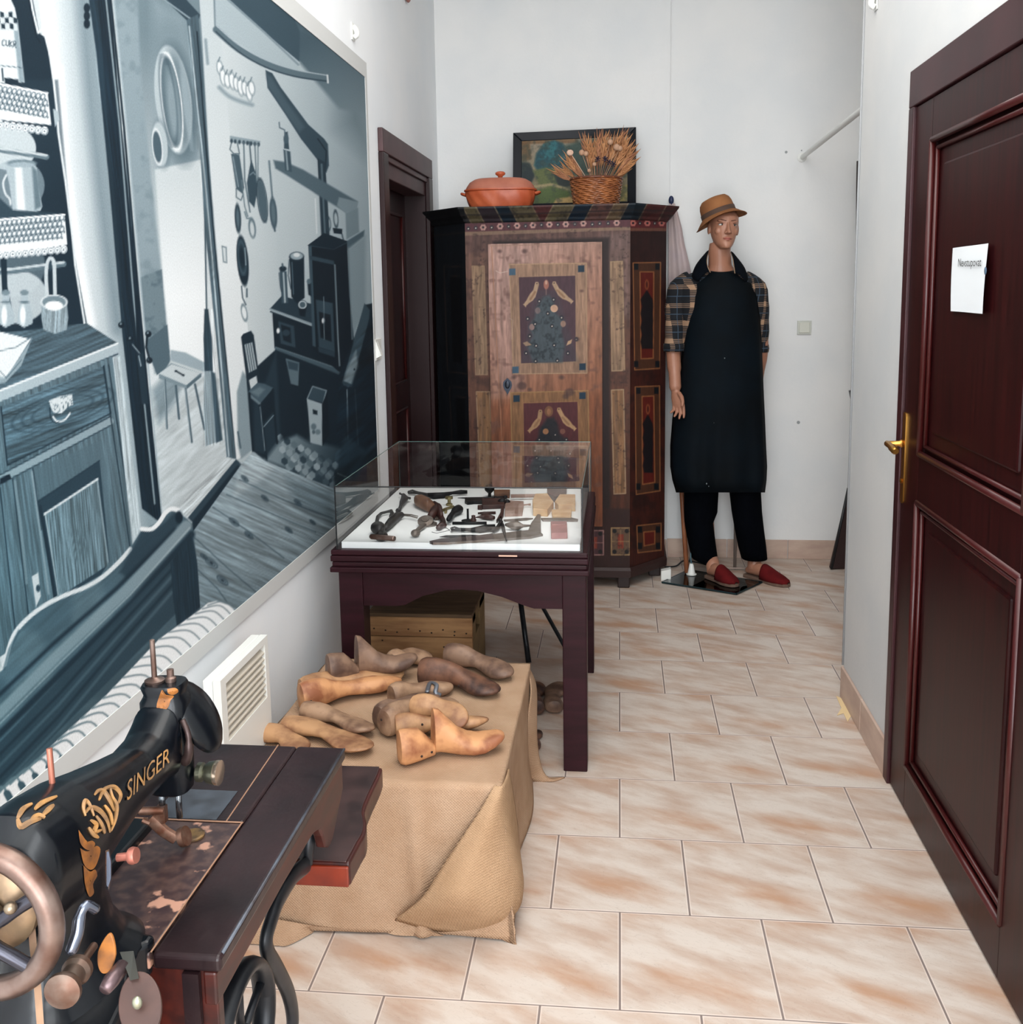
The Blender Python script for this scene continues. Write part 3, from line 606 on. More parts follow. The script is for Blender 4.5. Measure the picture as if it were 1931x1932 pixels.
    Ln([(48, -60), (62, 20), (72, 62), (77, 56), (83, 56), (92, 90), (101, 150), (108, 215), (110, 250), (124, 345), (136, 440), (142, 500), (160, 612)], 4, .9, 1.5); Ln([(44, -60), (58, 20), (69, 70), (76, 80)], 3, .1)
    P([(100, 205), (109, 210), (112, 225), (104, 240)], .75)
    # sugar jar
    P([(-120, -60), (0, -60), (14, -15), (28, 15), (33, 40), (46, 155), (-120, 160)], .9, 2); P([(22, 20), (33, 40), (46, 155), (36, 155)], .62, 4)
    P([(-120, 20), (28, 26), (34, 58), (-120, 54)], .85)
    for i in range(9):
        for j in range(3):
            if (i+j) % 2: P([(-40+i*8+j, 22+j*11), (-33+i*8+j, 23+j*11), (-32+i*8+j, 33+j*11), (-39+i*8+j, 32+j*11)], .18, 1)
    Ln([(-60, 118), (44, 128)], 1.5, .35); Ln([(4, 130), (6, 152)], 3, .2); P([(8, 146), (34, 150), (36, 158), (10, 158)], .15)
    def glyph(segs, x, y, w, h):
        for s_ in segs: Ln([(x+w*a, y+h*c+.12*w*a) for a, c in s_], 1.4, .2, .9)
    glyph([[(1, .15), (.6, 0), (.1, .2), (0, .5), (.1, .85), (.6, 1), (1, .85)]], 4, 75, 5, 11); glyph([[(0, 0), (0, .8), (.5, 1), (1, .8), (1, 0)]], 11.5, 76, 5, 11)
    glyph([[(0, 0), (0, 1)], [(1, 0), (.1, .5), (1, 1)]], 18.5, 77, 5, 11); glyph([[(0, 1), (0, 0), (.8, .05), (1, .25), (.8, .5), (0, .5)], [(.3, .5), (1, 1)]], 25.5, 78, 4.5, 11)
    # crockery behind the rails
    E((20, 280), 48, 42, .82, 0, 2); Ln([(-60, 279), (0, 283), (88, 296)], 10, .45); Ln([(-60, 276), (0, 280), (88, 293)], 4, .85)
    E((32, 350), 52, 50, .7, 0, 2, .6)
    P([(10, 312), (30, 302), (60, 304), (70, 318), (72, 350), (80, 390), (76, 398), (48, 402), (24, 396), (18, 350)], .74, 2); P([(28, 308), (40, 304), (48, 398), (32, 396)], .93, 6); P([(60, 312), (70, 322), (78, 390), (66, 396)], .45, 5); E((41, 308), 28, 7, .5); E((42, 311), 24, 5, .68)
    Ln([(12, 330), (6, 345), (10, 365), (18, 375), (20, 385)], 4, .85, 1.5, 1, True)
    P([(-80, 372), (0, 374), (24, 396), (78, 400), (124, 404), (-80, 420)], .25, 3)
    E((25, 500), 60, 60, .6, 0, 4, .5); E((30, 560), 60, 50, .82, 0, 3, .9); Ln([(-60, 512), (20, 512), (120, 498)], 11, .42); Ln([(-60, 509), (20, 508), (120, 495)], 4.5, .82)
    P([(0, 470), (12, 470), (14, 540), (26, 600), (14, 600), (4, 550)], .14, 2)
    # two lace edgings
    for pts, y0, y1 in (([(-160, 148), (0, 158), (90, 176), (97, 236), (60, 232), (0, 226), (-160, 214)], 158, 230), ([(-160, 418), (0, 414), (122, 405), (127, 462), (60, 472), (0, 478), (-160, 486)], 412, 476)):
        P(pts, .93, 1.5); dn = y0 < 200
        for i in range(-14, 14):
            for j in range(4):
                x = i*9+(j % 2)*4.5; y = (y0+9+j*11)+(x*.19 if dn else -x*.09)
                if x < (88 if dn else 118): E((x, y), 3.6, 5.2, .3, 20, 1.2, .8, 1.8); E((x+4.5, y+5), 1.6, 2.2, .25, 0, 1, .8)
        for i in range(-12, 11):
            x = i*12; y = (y1+6)+(x*.14 if dn else -x*.09)
            if x < (92 if dn else 122): E((x, y-1), 7, 8, .95, 0, 1.2); E((x, y), 5, 5.5, .3, 0, 1, .7, 1); E((x, y), 1.5, 1.5, .3)
        Ln([(p[0], p[1]) for p in pts[:3]], 3, .98)
    # dresser top
    P([(-900, 900), (-100, 650), (0, 628), (60, 622), (164, 610), (223, 648), (0, 738), (-900, 1100)], .36, 2); q.grain([(-900, 900), (0, 628), (164, 610), (223, 648), (0, 738), (-900, 1100)], -22, .35, .012, .25, 15)
    P([(223, 646), (223, 668), (0, 760), (-900, 1140), (-900, 1090), (0, 735)], .74, 1.5); Ln([(222, 648), (0, 737)], 3, .95); Ln([(222, 668), (0, 760)], 3, .25)
    for x in (11, 46): P([(x-6, 552), (x+7, 552), (x+7, 568), (x+15, 590), (x+16, 610), (x, 618), (x-14, 610), (x-12, 588), (x-6, 570)], .72, 1.5); E((x-3, 595), 5, 18, .97, 0, 4); E((x, 552), 8, 5, .5); E((x, 570), 9, 2.5, .45)
    P([(-60, 632), (0, 626), (58, 640), (20, 700), (8, 714), (-60, 720)], .92, 1.5); Ln([(0, 662), (30, 655), (60, 636)], 2, .5); P([(-60, 690), (10, 712), (26, 690), (60, 640), (40, 690), (10, 722), (-60, 735)], .7, 2, .8); Ln([(0, 700), (12, 713), (40, 680)], 1.5, .4)
    Ln([(90, 572), (87, 520), (90, 495), (96, 487), (102, 496), (103, 520), (104, 565)], 7, .82, 1.5, 1, True); E((95, 502), 3.2, 9, .25)
    P([(78, 570), (126, 570), (129, 600), (126, 622), (104, 630), (82, 622), (78, 600)], .62, 1.5); q.grain([(78, 570), (126, 570), (128, 600), (122, 630), (84, 626)], 92, .3, .02, .5, 3); E((102, 570), 24, 13, .5); E((102, 570), 24, 13, .88, 0, 1, 1, 2); E((102, 577), 17, 9, .95)
    # dresser body
    P([(-900, 1140), (0, 758), (212, 672), (226, 760), (250, 900), (268, 1020), (240, 1060), (150, 1130), (0, 1240), (-900, 1700)], .42, 2)
    q.grain([(-900, 1140), (0, 758), (212, 672), (250, 900), (268, 1020), (150, 1130), (0, 1260), (-900, 1700)], 82, .3, .012, .3, 16)
    P([(2, 768), (196, 690), (209, 780), (14, 878)], .36, 1.5); q.grain([(2, 768), (196, 690), (209, 780), (14, 878)], -20, .6, .012, .22, 18, 1.5)
    for k, (a, b_) in enumerate(((60, 20), (80, 26), (100, 32))): E((118, 772), a, b_, .22, -18, 1.5, .5, 2)
    Ln([(2, 768), (14, 878), (209, 780), (196, 690)], 2.5, .14)
    E((112, 765), 24, 13, .3, -10, 6, .8); P([(92, 756), (112, 748), (136, 744), (138, 764), (128, 768), (116, 780), (100, 778), (96, 768)], .88, 1.5); q.blotch([(92, 756), (112, 748), (136, 744), (138, 764), (116, 780), (100, 778)], .3, .8, .25, 5, 1.5, .55); Ln([(100, 786), (108, 795), (122, 792), (132, 780)], 3, .92, 1.5, 1, True); Ln([(94, 770), (96, 790), (104, 797), (112, 798)], 2, .15, 1.5, 1, True)
    Ln([(-300, 1040), (0, 905), (208, 795)], 13, .62, 2); Ln([(-300, 1050), (0, 914), (208, 803)], 2, .2); Ln([(0, 896), (208, 786)], 2, .2); P([(0, 902), (18, 894), (22, 903), (0, 914)], .1)
    P([(66, 885), (192, 830), (220, 1050), (200, 1085), (108, 1130)], .4, 2, .7)
    P([(70, 945), (188, 868), (207, 1060), (190, 1085), (108, 1132)], .22, 1.5); P([(84, 972), (184, 905), (205, 1065), (112, 1126)], .46, 1.5); q.grain([(84, 972), (184, 905), (205, 1065), (112, 1126)], 84, .5, .01, .5, 21, 1.5)
    Ln([(72, 947), (188, 869)], 2, .18); Ln([(84, 970), (184, 904)], 4, .88); Ln([(86, 972), (110, 1122)], 2.5, .7); Ln([(184, 908), (204, 1060)], 3, .6); Ln([(76, 956), (104, 1128)], 6, .16)
    for a, b_ in (((24, 905), (56, 1180)), ((62, 885), (78, 1000)), ((195, 692), (248, 1050)), ((205, 688), (255, 1030)), ((0, 920), (30, 1200))): Ln([a, b_], 2.2, .17)
    Ln([(60, 890), (92, 1120)], 4, .62, 2, .8); Ln([(28, 908), (40, 1000), (50, 1100)], 5, .62, 3, .6); P([(213, 676), (226, 672), (262, 960), (268, 1010), (250, 1030)], .78, 2); q.grain([(213, 676), (226, 672), (262, 960), (268, 1010), (250, 1030)], 84, .3, .01, .5, 22)
    P([(60, 1088), (72, 1080), (77, 1125), (68, 1145)], .85, 1.5); E((72, 1110), 4, 7, .25)
    # tinted lower left
    # ---------------- settle back
    bk = [(-900, 2200), (-900, 1700), (-200, 1420), (8, 1262), (24, 1200), (52, 1164), (90, 1137), (130, 1117), (161, 1105), (193, 1086), (224, 1058), (250, 1028), (268, 1000), (290, 990), (320, 962), (344, 972), (363, 986), (374, 1080), (378, 1150), (330, 1190), (0, 1560)]
    P(bk, .36, 2); q.blotch(bk, .46, .6, .012, 9); q.grain(bk, -42, .16, .01, .1, 23)
    Ln([(8, 1255), (25, 1200), (53, 1166), (90, 1139), (130, 1120), (161, 1108), (193, 1089), (224, 1061), (246, 1036)], 8, .9, 2, 1, True); Ln([(8, 1262), (18, 1225), (36, 1190)], 5, .3, 3, .6)
    P([(262, 1010), (268, 998), (290, 1000), (310, 985), (330, 966), (340, 972), (338, 990), (300, 1040), (240, 1090), (225, 1080)], .2, 8, .8)
    Ln([(268, 998), (286, 998), (300, 986), (312, 968), (324, 960), (336, 962)], 8, .96, 1.5, 1, True); E((338, 976), 7, 12, .12, 0, 3); Ln([(340, 962), (352, 976), (362, 986)], 2, .8)
    Ln([(330, 1000), (220, 1110), (100, 1215), (0, 1310), (-200, 1480)], 7, .14, 6, .9); Ln([(352, 992), (240, 1112), (110, 1235), (0, 1345), (-200, 1520)], 20, .6, 5, .9); Ln([(358, 996), (246, 1122), (116, 1248), (0, 1365), (-200, 1540)], 3, .74, 3, .7)
    Ln([(362, 1008), (250, 1136), (120, 1265), (0, 1385), (-200, 1570)], 12, .17, 6, 1)
    P([(360, 1020), (368, 1080), (372, 1120), (330, 1160), (0, 1490), (-300, 1780), (-300, 1660), (0, 1400)], .24, 3, .9)
    for k, o_ in enumerate((18, 34, 52, 68)): Ln([(330-k*2, 1050+o_), (220, 1170+o_), (110, 1290+o_*1.2), (-30, 1430+o_*1.3)], 4, .42 if k % 2 else .12, 5, .7)
    P([(322, 1062), (362, 1005), (372, 1060), (378, 1145), (334, 1184), (327, 1130)], .18, 2); q.grain([(322, 1062), (362, 1005), (378, 1145), (334, 1184)], 84, .3, .01, .4, 25)
    # striped mattress
    cu = [(378, 1150), (392, 1138), (408, 1134), (432, 1142), (452, 1156), (430, 1184), (360, 1262), (330, 1300), (280, 1360), (220, 1410), (90, 1500), (0, 1580), (-300, 1840), (-300, 1780), (-60, 1540), (40, 1462), (110, 1395), (200, 1312), (300, 1206)]
    P(cu, 1.0, 2)
    n = 34
    for k in range(n):
        t = (k/(n-1))**1.25
        def on(ps, t): 
            L_ = [0]; 
            for a, c in zip(ps, ps[1:]): L_.append(L_[-1]+math.dist(a, c))
            x = t*L_[-1]
            for i in range(len(ps)-1):
                if x <= L_[i+1]: f = (x-L_[i])/(L_[i+1]-L_[i]); return (ps[i][0]+(ps[i+1][0]-ps[i][0])*f, ps[i][1]+(ps[i+1][1]-ps[i][1])*f)
            return ps[-1]
        A = on([(392, 1142), (300, 1206), (200, 1312), (110, 1395), (40, 1462), (-60, 1545), (-300, 1780)], t); B = on([(448, 1156), (420, 1192), (360, 1250), (325, 1295), (270, 1345), (210, 1390), (110, 1452), (0, 1520), (-250, 1760)], t)
        md = ((A[0]+B[0])/2+4+6*t, (A[1]+B[1])/2-14-26*t)
        Ln([A, md, B], 2.2+4*t, .52, 2.5, 1, True)
        if t > .04: Ln([((md[0]*1+B[0]*2)/3, (md[1]+B[1]*2)/3-5*t), B], 5+15*t, .36, 2, 1)
        # weaker light at the lower left put into the paint: cooler and deeper
    i = np.nonzero(q.U < 380)[0]; w = np.clip((380-q.U[i])/380, 0, 1)*np.clip((q.V[i]-600)/500, 0, 1)*np.clip(1.6-q.C[i].mean(1)*1.8, 0, 1)
    q.C[i] = q.C[i]*(1-w[:, None]*np.array([.14, .0, -.02]))
MU_Y0, MU_Y1, MU_Z0, MU_Z1 = .95, 3.908, .695, 2.295
yy = np.concatenate([np.linspace(MU_Y0, 1.36, 40)[:-1], 1/np.linspace(1/1.36, 1/MU_Y1, 520)])     # finer where the wall is near
mu = paint_grid('mural', wall_fn, 560, 700, painted('mural_paint', .85, 1.0, 260, .04, spec=.15), paint_mural, G(.8), uu=yy, vv=np.linspace(MU_Z0, MU_Z1, 700), k=K_MURAL)
tag(mu, 'large blue-grey monochrome wall painting of an old farmhouse kitchen with stove and dresser', 'mural')
b = MB()
b.box((XL, MU_Y0, MU_Z1), (XL+.006, MU_Y1+.028, 2.352)).box((XL, MU_Y0, .652), (XL+.006, MU_Y1-.02, MU_Z0)).box((XL, MU_Y1, MU_Z0), (XL+.006, MU_Y1+.028, MU_Z1))
b.build('border', M_band, mu)
# ================================================================== HEATER under the mural
t = thing('wall_heater', 'white electric wall heater with a louvred grille, on the left wall behind the sewing machine', 'heater', (XL, 2.25, .2))
hx0, hx1 = XL+.050, XL+.092
y0, y1 = px(416, 1285, hx1).y, px(505, 1205, hx1).y
zt = px(416, 1285, hx1).z
MB().box((hx0, y0, .18), (hx1-.019, y1, zt-.0)).build('body', M_white, t, bevel=.003)
b = MB().box((hx1-.018, y0, .18), (hx1, y0+.03, zt)).box((hx1-.018, y1-.022, .18), (hx1, y1, zt)).box((hx1-.018, y0+.03, zt-.018), (hx1, y1-.022, zt)).box((hx1-.018, y0+.03, .18), (hx1, y1-.022, zt-.155))
b.build('front_frame', M_white, t)
b = MB()
for i in range(8):
    z = zt-.028-i*.0165
    b.prism([(hx1-.017, y0+.03, z), (hx1-.002, y0+.03, z-.010), (hx1-.002, y0+.03, z-.0135), (hx1-.017, y0+.03, z-.004)], (0, y1-y0-.052, 0))
b.build('grille', mat('heater_grille', rgb(196, 188, 174), .5), t)
# ================================================================== DISPLAY CASE
yf, yb, xl, xr = 2.93, 3.86, -.886, -.09
dc = thing('display_case', 'dark mahogany display table with a glass top holding old tools', 'display case', (-.49, 3.4, 0))
b = MB()
for y0, y1 in ((yf+.02, yf+.10), (yb-.10, yb-.02)):
    MB().box((-.865, y0, 0), (-.79, y1, .632)).build('leg', M_mahog, dc, bevel=.003)
    MB().box((-.172, y0, 0), (-.098, y1, .632)).build('leg', M_mahog, dc, bevel=.003)
def apron(P0, P1, n, name='apron'):
    # arched rail between two points, cut away underneath
    P0, P1 = Vector(P0), Vector(P1); d = P1-P0; pts = []
    zt, zl = .632, .520
    prof = [(0, zl), (.17, zl), (.21, .524), (.30, .553), (.42, .573), (.5, .576), (.58, .573), (.70, .555), (.82, .527), (.86, zl), (1, zl)]
    pts = [P0+d*a+Vector((0, 0, z)) for a, z in prof]+[P1+Vector((0, 0, zt)), P0+Vector((0, 0, zt))]
    return MB().prism(pts, n).build(name, M_mahog, dc)
apron((-.79, yf+.028, 0), (-.172, yf+.028, 0), (0, .02, 0)); apron((-.79, yb-.048, 0), (-.172, yb-.048, 0), (0, .02, 0))
apron((-.125, yf+.10, 0), (-.125, yb-.10, 0), (.02, 0, 0)); apron((-.86, yf+.10, 0), (-.86, yb-.10, 0), (.02, 0, 0))
b = MB()
for z0, z1, e in ((.632, .648, .0), (.650, .664, .006), (.666, .684, .002), (.686, .702, .004)):
    b.box((xl+e, yf+e, z0), (xr-e, yb-e, z1))
b.box((xl+.012, yf+.012, .64), (xr-.012, yb-.012, .70))
tto = b.build('tabletop', M_mahog, dc, bevel=.003)
a, c = py(941, 1049, yf), py(976, 1049, yf); MB().box((a.x, yf+.0015, a.z-.0022), (c.x, yf+.004, a.z+.002)).build('chipped_spot', mat('bare_wood', rgb(206, 168, 148), .7), tto)
wp = MB().box((xl+.032, yf+.03, .702), (xr-.028, yb-.03, .722)).build('white_base_board', mat('white_board', rgb(252, 253, 253), .6), dc)
gx0, gx1, gy0, gy1, gz = xl+.022, xr-.020, yf+.012, yb-.012, .899
for n_, a, c in (('front_pane', (gx0, gy0), (gx1, gy0+.004)), ('back_pane', (gx0, gy1-.004), (gx1, gy1)), ('side_pane', (gx0, gy0), (gx0+.004, gy1)), ('side_pane', (gx1-.004, gy0), (gx1, gy1))):
    ax = 0 if n_ in ('front_pane', 'back_pane') else 1
    m_ = MB()
    if ax == 0: m_.add([(gx0, a[1], .702), (gx1, a[1], .702), (gx1, a[1], gz), (gx0, a[1], gz)], [(0, 1, 2, 3)])
    else: m_.add([(a[0], gy0, .702), (a[0], gy1, .702), (a[0], gy1, gz), (a[0], gy0, gz)], [(0, 1, 2, 3)])
    m_.build(n_, M_glass, dc)
MB().add([(gx0, gy0, gz), (gx1, gy0, gz), (gx1, gy1, gz), (gx0, gy1, gz)], [(0, 1, 2, 3)]).build('top_pane', M_glass, dc)
b = MB(); e = .0022; M_seam = mat('dark_seam', rgb(10, 14, 18), .4); M_rim = mat('glass_rim', rgb(90, 120, 116), .2)
for p, q_ in (((gx0, gy0, .702), (gx0, gy0, gz)), ((gx1, gy0, .702), (gx1, gy0, gz)), ((gx1, gy1, .702), (gx1, gy1, gz)), ((gx0, gy0, gz), (gx1, gy0, gz))):
    MB().tube([p, q_], e, 6).build('glass_edge', M_seam, dc)
for p, q_ in (((gx0, gy1, .702), (gx0, gy1, gz)), ((gx0, gy1, gz), (gx1, gy1, gz)), ((gx0, gy0, gz), (gx0, gy1, gz)), ((gx1, gy0, gz), (gx1, gy1, gz))): MB().tube([p, q_], .0012, 6).build('pane_rim', M_rim, dc)
# ---- tools lying inside
ZT = .7222
def fp(x, y): return (660+x/4.389, 900+y/4.389)          # reading off the enlarged view
def prism_px(m, pts, h, z=ZT):
    m.prism([pz(*fp(x, y), z) for x, y in pts], (0, 0, h)); return m
def rod(m, pts, r, z=ZT, n=8):
    rr = r if isinstance(r, list) else [r]*len(pts); mr = max(rr)
    m.tube([pz(*fp(x, y), z+mr)for x, y in pts], rr, n); return m
T_blk = mat('tool_iron', rgb(11, 12, 15), .5, metal=.2, col2=rgb(26, 26, 29), scale=40, spec=.3)
T_brn = mat('tool_dark_wood', rgb(44, 20, 17), .5, col2=rgb(62, 31, 25), scale=30)
T_tan = mat('tool_leather', rgb(122, 84, 58), .6, col2=rgb(96, 60, 42), scale=25)
T_gry = mat('tool_grey_steel', rgb(120, 112, 106), .45, metal=.5, col2=rgb(96, 84, 76), scale=30)
T_yel = mat('tool_light_wood', rgb(208, 172, 128), .6, col2=rgb(190, 146, 100), scale=20)
T_pnk = mat('tool_pale_wood', rgb(160, 132, 120), .6, col2=rgb(140, 110, 98), scale=20)
T_brs = mat('tool_brass', rgb(140, 128, 90), .4, metal=.7)
def tool(name, m, material, label, cat, smooth='auto', bevel=0, group=None):
    return tag(m.build(name, material, smooth=smooth, bevel=bevel), label, cat, group)
# crank drill front left
m = MB(); m3 = MB(); c = pz(*fp(235, 420), ZT+.02); m.ball(c, (.024, .036, .020), 16, 10, Matrix.Rotation(.35, 3, 'Z'))
rod(m3, [(225, 370), (232, 330), (262, 300), (310, 288), (345, 280), (352, 300), (340, 325)], [.006, .006, .005, .005, .006, .007, .006], ZT+.004)
m4 = MB().ball(pz(*fp(262, 490), ZT+.018), (.021, .021, .017), 14, 8)
o = tool('hand_drill', m, T_blk, 'black crank drill with hooked arm and steel grip, front left in the display case', 'drill', True)
m3.build('crank_arm', T_blk, o, smooth=True); m4.build('chuck', T_blk, o, smooth=True)
m = MB(); rod(m, [(178, 492), (185, 494), (365, 510), (372, 511)], [.0075, .0085, .0085, .0075], ZT+.012, 12); m.build('grip', M_steel, o, smooth=True)
m = MB(); rod(m, [(296, 430), (320, 400), (350, 365), (395, 325), (432, 312)], [.007, .013, .015, .015, .010], ZT, 12); tool('spindle', m, T_blk, 'thick black spindle lying beside the crank drill in the case', 'tool handle', True)
m5 = MB(); rod(m5, [(440, 318), (500, 322), (560, 338)], .0025, ZT+.01); m6 = MB(); rod(m6, [(440, 308), (510, 312), (565, 325)], .002, ZT+.012); m = MB()
m.lathe([(.001, 0), (.026, .002), (.026, .008), (.012, .012), (.012, .016), (.001, .016)], 20, Matrix.Translation(pz(*fp(630, 375), ZT+.012)) @ Matrix.Rotation(.5, 4, 'X')); m.lathe([(.026, 0), (.026, .008)], 20, Matrix.Translation(pz(*fp(660, 400), ZT)))
m.ball(pz(*fp(545, 465), ZT+.013), (.015, .018, .012)); rod(m, [(545, 465), (575, 430), (620, 400)], .008, ZT+.002)
o = tool('eyelet_punch', m, T_gry, 'grey steel hand machine with a flat round wheel in the left half of the case', 'punch'); m5.build('rod', T_gry, o, smooth=True); m6.build('rod', T_gry, o, smooth=True)
m = MB(); rod(m, [(445, 150), (455, 180), (440, 205), (425, 235), (412, 270), (402, 280)], [.008, .014, .012, .006, .007, .010], ZT); rod(m, [(415, 138), (450, 150), (500, 178)], .0035, ZT+.012); m.ball(pz(*fp(497, 175), ZT+.014), .005); m.ball(pz(*fp(417, 136), ZT+.016), .004)
tool('small_drill', m, T_blk, 'small black hand drill with a cross handle at the back left of the case', 'drill', True)
m = MB(); m.loft([supr(pz(*fp(x, y), ZT+h), w, h, 2.4, 16, Matrix.Rotation(.9, 3, 'Z') @ Matrix.Rotation(PI/2, 3, 'X')) for x, y, w, h in ((556, 185, .014, .016), (580, 195, .024, .022), (620, 215, .026, .022), (660, 240, .022, .020), (690, 262, .014, .016))])
o = tool('leather_last', m, T_tan, 'tan leather shoe form joined to dark wooden tongs in the case', 'shoe form', True)
m = MB(); rod(m, [(668, 330), (700, 290), (730, 240)], [.012, .017, .012], ZT); rod(m, [(700, 215), (740, 250), (760, 320)], [.008, .011, .007], ZT+.01); rod(m, [(735, 420), (765, 395), (785, 400), (770, 350), (740, 310), (730, 250)], [.009, .011, .008, .009, .01, .009], ZT); m.build('tongs', T_brn, o, smooth=True)
m = MB(); rod(m, [(488, 128), (520, 122), (570, 132), (640, 148), (700, 155), (780, 150), (850, 132), (920, 125), (975, 124)], [.007, .009, .006, .008, .012, .011, .006, .009, .007], ZT)
tool('drawknife', m, T_blk, 'long curved black drawknife along the back edge of the case', 'drawknife', True)
m = MB(); p = pz(*fp(825, 235), ZT); m.lathe([(.012, 0), (.012, .006), (.006, .010), (.006, .022), (.014, .024), (.014, .032), (.004, .034)], 14, Matrix.Translation(p)); rod(m, [(770, 275), (800, 262), (860, 245)], .005); rod(m, [(795, 292), (800, 262)], .005)
tool('brass_fitting', m, T_brs, 'small brass eyelet tool standing behind the black bulb awl', 'brass tool')
m = MB(); rod(m, [(816, 352), (835, 330), (855, 300), (880, 280), (905, 268), (922, 262)], [.007, .010, .009, .016, .017, .010], ZT, 12); tool('bulb_awl', m, T_blk, 'awl with a thick black bulb handle in the middle of the case', 'awl', True)
m = MB(); rod(m, [(895, 173), (960, 174), (1120, 174), (1240, 170), (1322, 164)], [.001, .003, .004, .005, .003]); m.ball(pz(*fp(1210, 172), ZT+.006), .007); m.ball(pz(*fp(1290, 168), ZT+.006), .008); tool('long_auger', m, T_blk, 'thin black auger with knobbed end, behind the pile of tools', 'auger', True)
m = MB(); prism_px(m, [(955, 196), (1115, 192), (1110, 226), (1030, 226), (975, 232), (955, 220)], .012); tool('rasp', m, T_blk, 'short broad black rasp under the auger', 'rasp', False, .002)
m = MB(); prism_px(m, [(1095, 212), (1275, 206), (1285, 262), (1100, 270)], .016); prism_px(m, [(1060, 255), (1100, 250), (1100, 274), (1060, 272)], .010); tool('wooden_plane', m, T_brn, 'dark brown wooden block plane lying behind the thin tools', 'plane', False, .002)
m = MB(); m.ball(pz(*fp(1262, 205), ZT+.014), (.016, .013, .013)); rod(m, [(1262, 205), (1215, 200)], .006); m.ball(pz(*fp(1306, 208), ZT+.010), .011); tool('ball_hammer', m, T_blk, 'black round-faced hammer head next to the brown plane', 'hammer head', True)
m = MB(); rod(m, [(1062, 300), (1115, 298), (1210, 296)], [.003, .005, .005]); tool('needle_file', m, T_brn, 'short dark file, rearmost of the thin sticks', 'file', True)
m = MB(); rod(m, [(1035, 336), (1070, 332), (1110, 328), (1150, 330), (1195, 338)], [.001, .004, .010, .011, .007]); tool('pegging_awl', m, T_brn, 'pointed awl with a swollen brown wooden handle', 'awl', True)
m = MB(); rod(m, [(852, 382), (1000, 382), (1135, 380)], .005); tool('round_bar', m, T_blk, 'black round iron bar left of the scissors', 'bar', True)
m = MB(); rod(m, [(840, 425), (850, 440), (900, 438), (960, 436), (1080, 440), (1195, 430)], [.003, .005, .006, .005, .009, .007]); rod(m, [(842, 422), (870, 415), (905, 430), (1000, 438), (1130, 412), (1205, 408)], [.003, .003, .004, .006, .008, .007]); tool('pincers', m, T_blk, 'long black pincers in front of the round bar', 'pincers', True)
m = MB(); p = pz(*fp(980, 365), ZT); m.lathe([(.020, 0), (.022, .003), (.008, .006), (.004, .008), (.0035, .040), (.004, .042)], 16, Matrix.Translation(p)); tool('peg_stand', m, T_blk, 'small black disc with an upright pin, standing among the tools', 'pin stand')
m = MB(); p = pz(*fp(1026, 378), ZT); m.lathe([(.008, 0), (.010, .010), (.006, .018), (.007, .024), (.002, .026)], 12, Matrix.Translation(p)); tool('small_stamp', m, T_brn, 'little brown stamp beside the upright pin', 'stamp', True)
m = MB(); rod(m, [(1185, 440), (1225, 420), (1250, 378), (1258, 350)], [.008, .007, .005, .003], ZT+.004); rod(m, [(1235, 350), (1268, 400), (1280, 455), (1300, 530)], [.004, .006, .005, .002], ZT+.003); m.ball(pz(*fp(1254, 372), ZT+.009), .007)
tool('dividers', m, T_blk, 'black iron dividers standing open over the saw', 'dividers', True)
m = MB(); prism_px(m, [(1215, 380), (1250, 315), (1262, 210), (1285, 206), (1275, 330), (1262, 352), (1250, 345), (1222, 382)], .010); tool('curved_knife', m, T_brn, 'curved brown-handled knife behind the dividers', 'knife', False)
m = MB(); prism_px(m, [(662, 552), (760, 530), (1000, 515), (1190, 488), (1480, 455), (1502, 398), (1560, 318), (1582, 300), (1585, 478), (1602, 490), (1500, 512), (1200, 535), (800, 562), (690, 562)], .007)
o = tool('hand_saw', m, T_gry, 'long grey wooden-handled saw lying across the front of the case', 'saw', False, .001)
m = MB(); prism_px(m, [(662, 552), (760, 530), (985, 514), (1185, 488), (1200, 532), (800, 560), (690, 562)], .0085); m.build('dark_blade_end', mat('blade_brown', rgb(70, 58, 58), .5), o)
m = MB(); rod(m, [(745, 496), (800, 492), (1000, 490), (1100, 489)], [.001, .004, .005, .003]); tool('pointed_steel', m, T_blk, 'dark pointed steel rod just behind the long saw', 'sharpening steel', True)
m = MB(); prism_px(m, [(1275, 362), (1460, 347), (1520, 350), (1465, 362), (1285, 372)], .004); tool('paring_blade', m, T_gry, 'thin grey paring blade lying behind the spoon-shaped iron', 'blade', False)
m = MB(); rod(m, [(1290, 395), (1340, 400), (1390, 402), (1440, 405), (1500, 402)], [.004, .013, .016, .005, .003], ZT); tool('burnishing_iron', m, T_gry, 'grey spoon-shaped burnishing iron behind the saw handle', 'iron', True)
m = MB(); prism_px(m, [(1290, 212), (1442, 222), (1442, 250), (1430, 325), (1285, 330)], .010); rod(m, [(1440, 232), (1475, 228), (1500, 228)], [.003, .003, .005], ZT+.004); tool('pale_plane', m, T_pnk, 'pale reddish wooden plane with a short rod, behind the blades', 'plane', False, .002)
m = MB(); prism_px(m, [(1665, 415), (1800, 415), (1805, 512), (1670, 515)], .020); prism_px(m, [(1678, 440), (1795, 438), (1795, 446), (1678, 448)], .022); tool('wooden_box', m, mat('red_box', rgb(158, 108, 104), .6, col2=rgb(136, 88, 86), scale=20), 'small reddish wooden block at the right front of the display case', 'block', False, .002)
m = MB(); prism_px(m, [(1538, 195), (1640, 192), (1690, 262), (1640, 330), (1520, 322), (1515, 250)], .026); tool('wooden_gauge', m, T_yel, 'yellow wooden block, left one of the light blocks at the back right', 'block', False, .002)
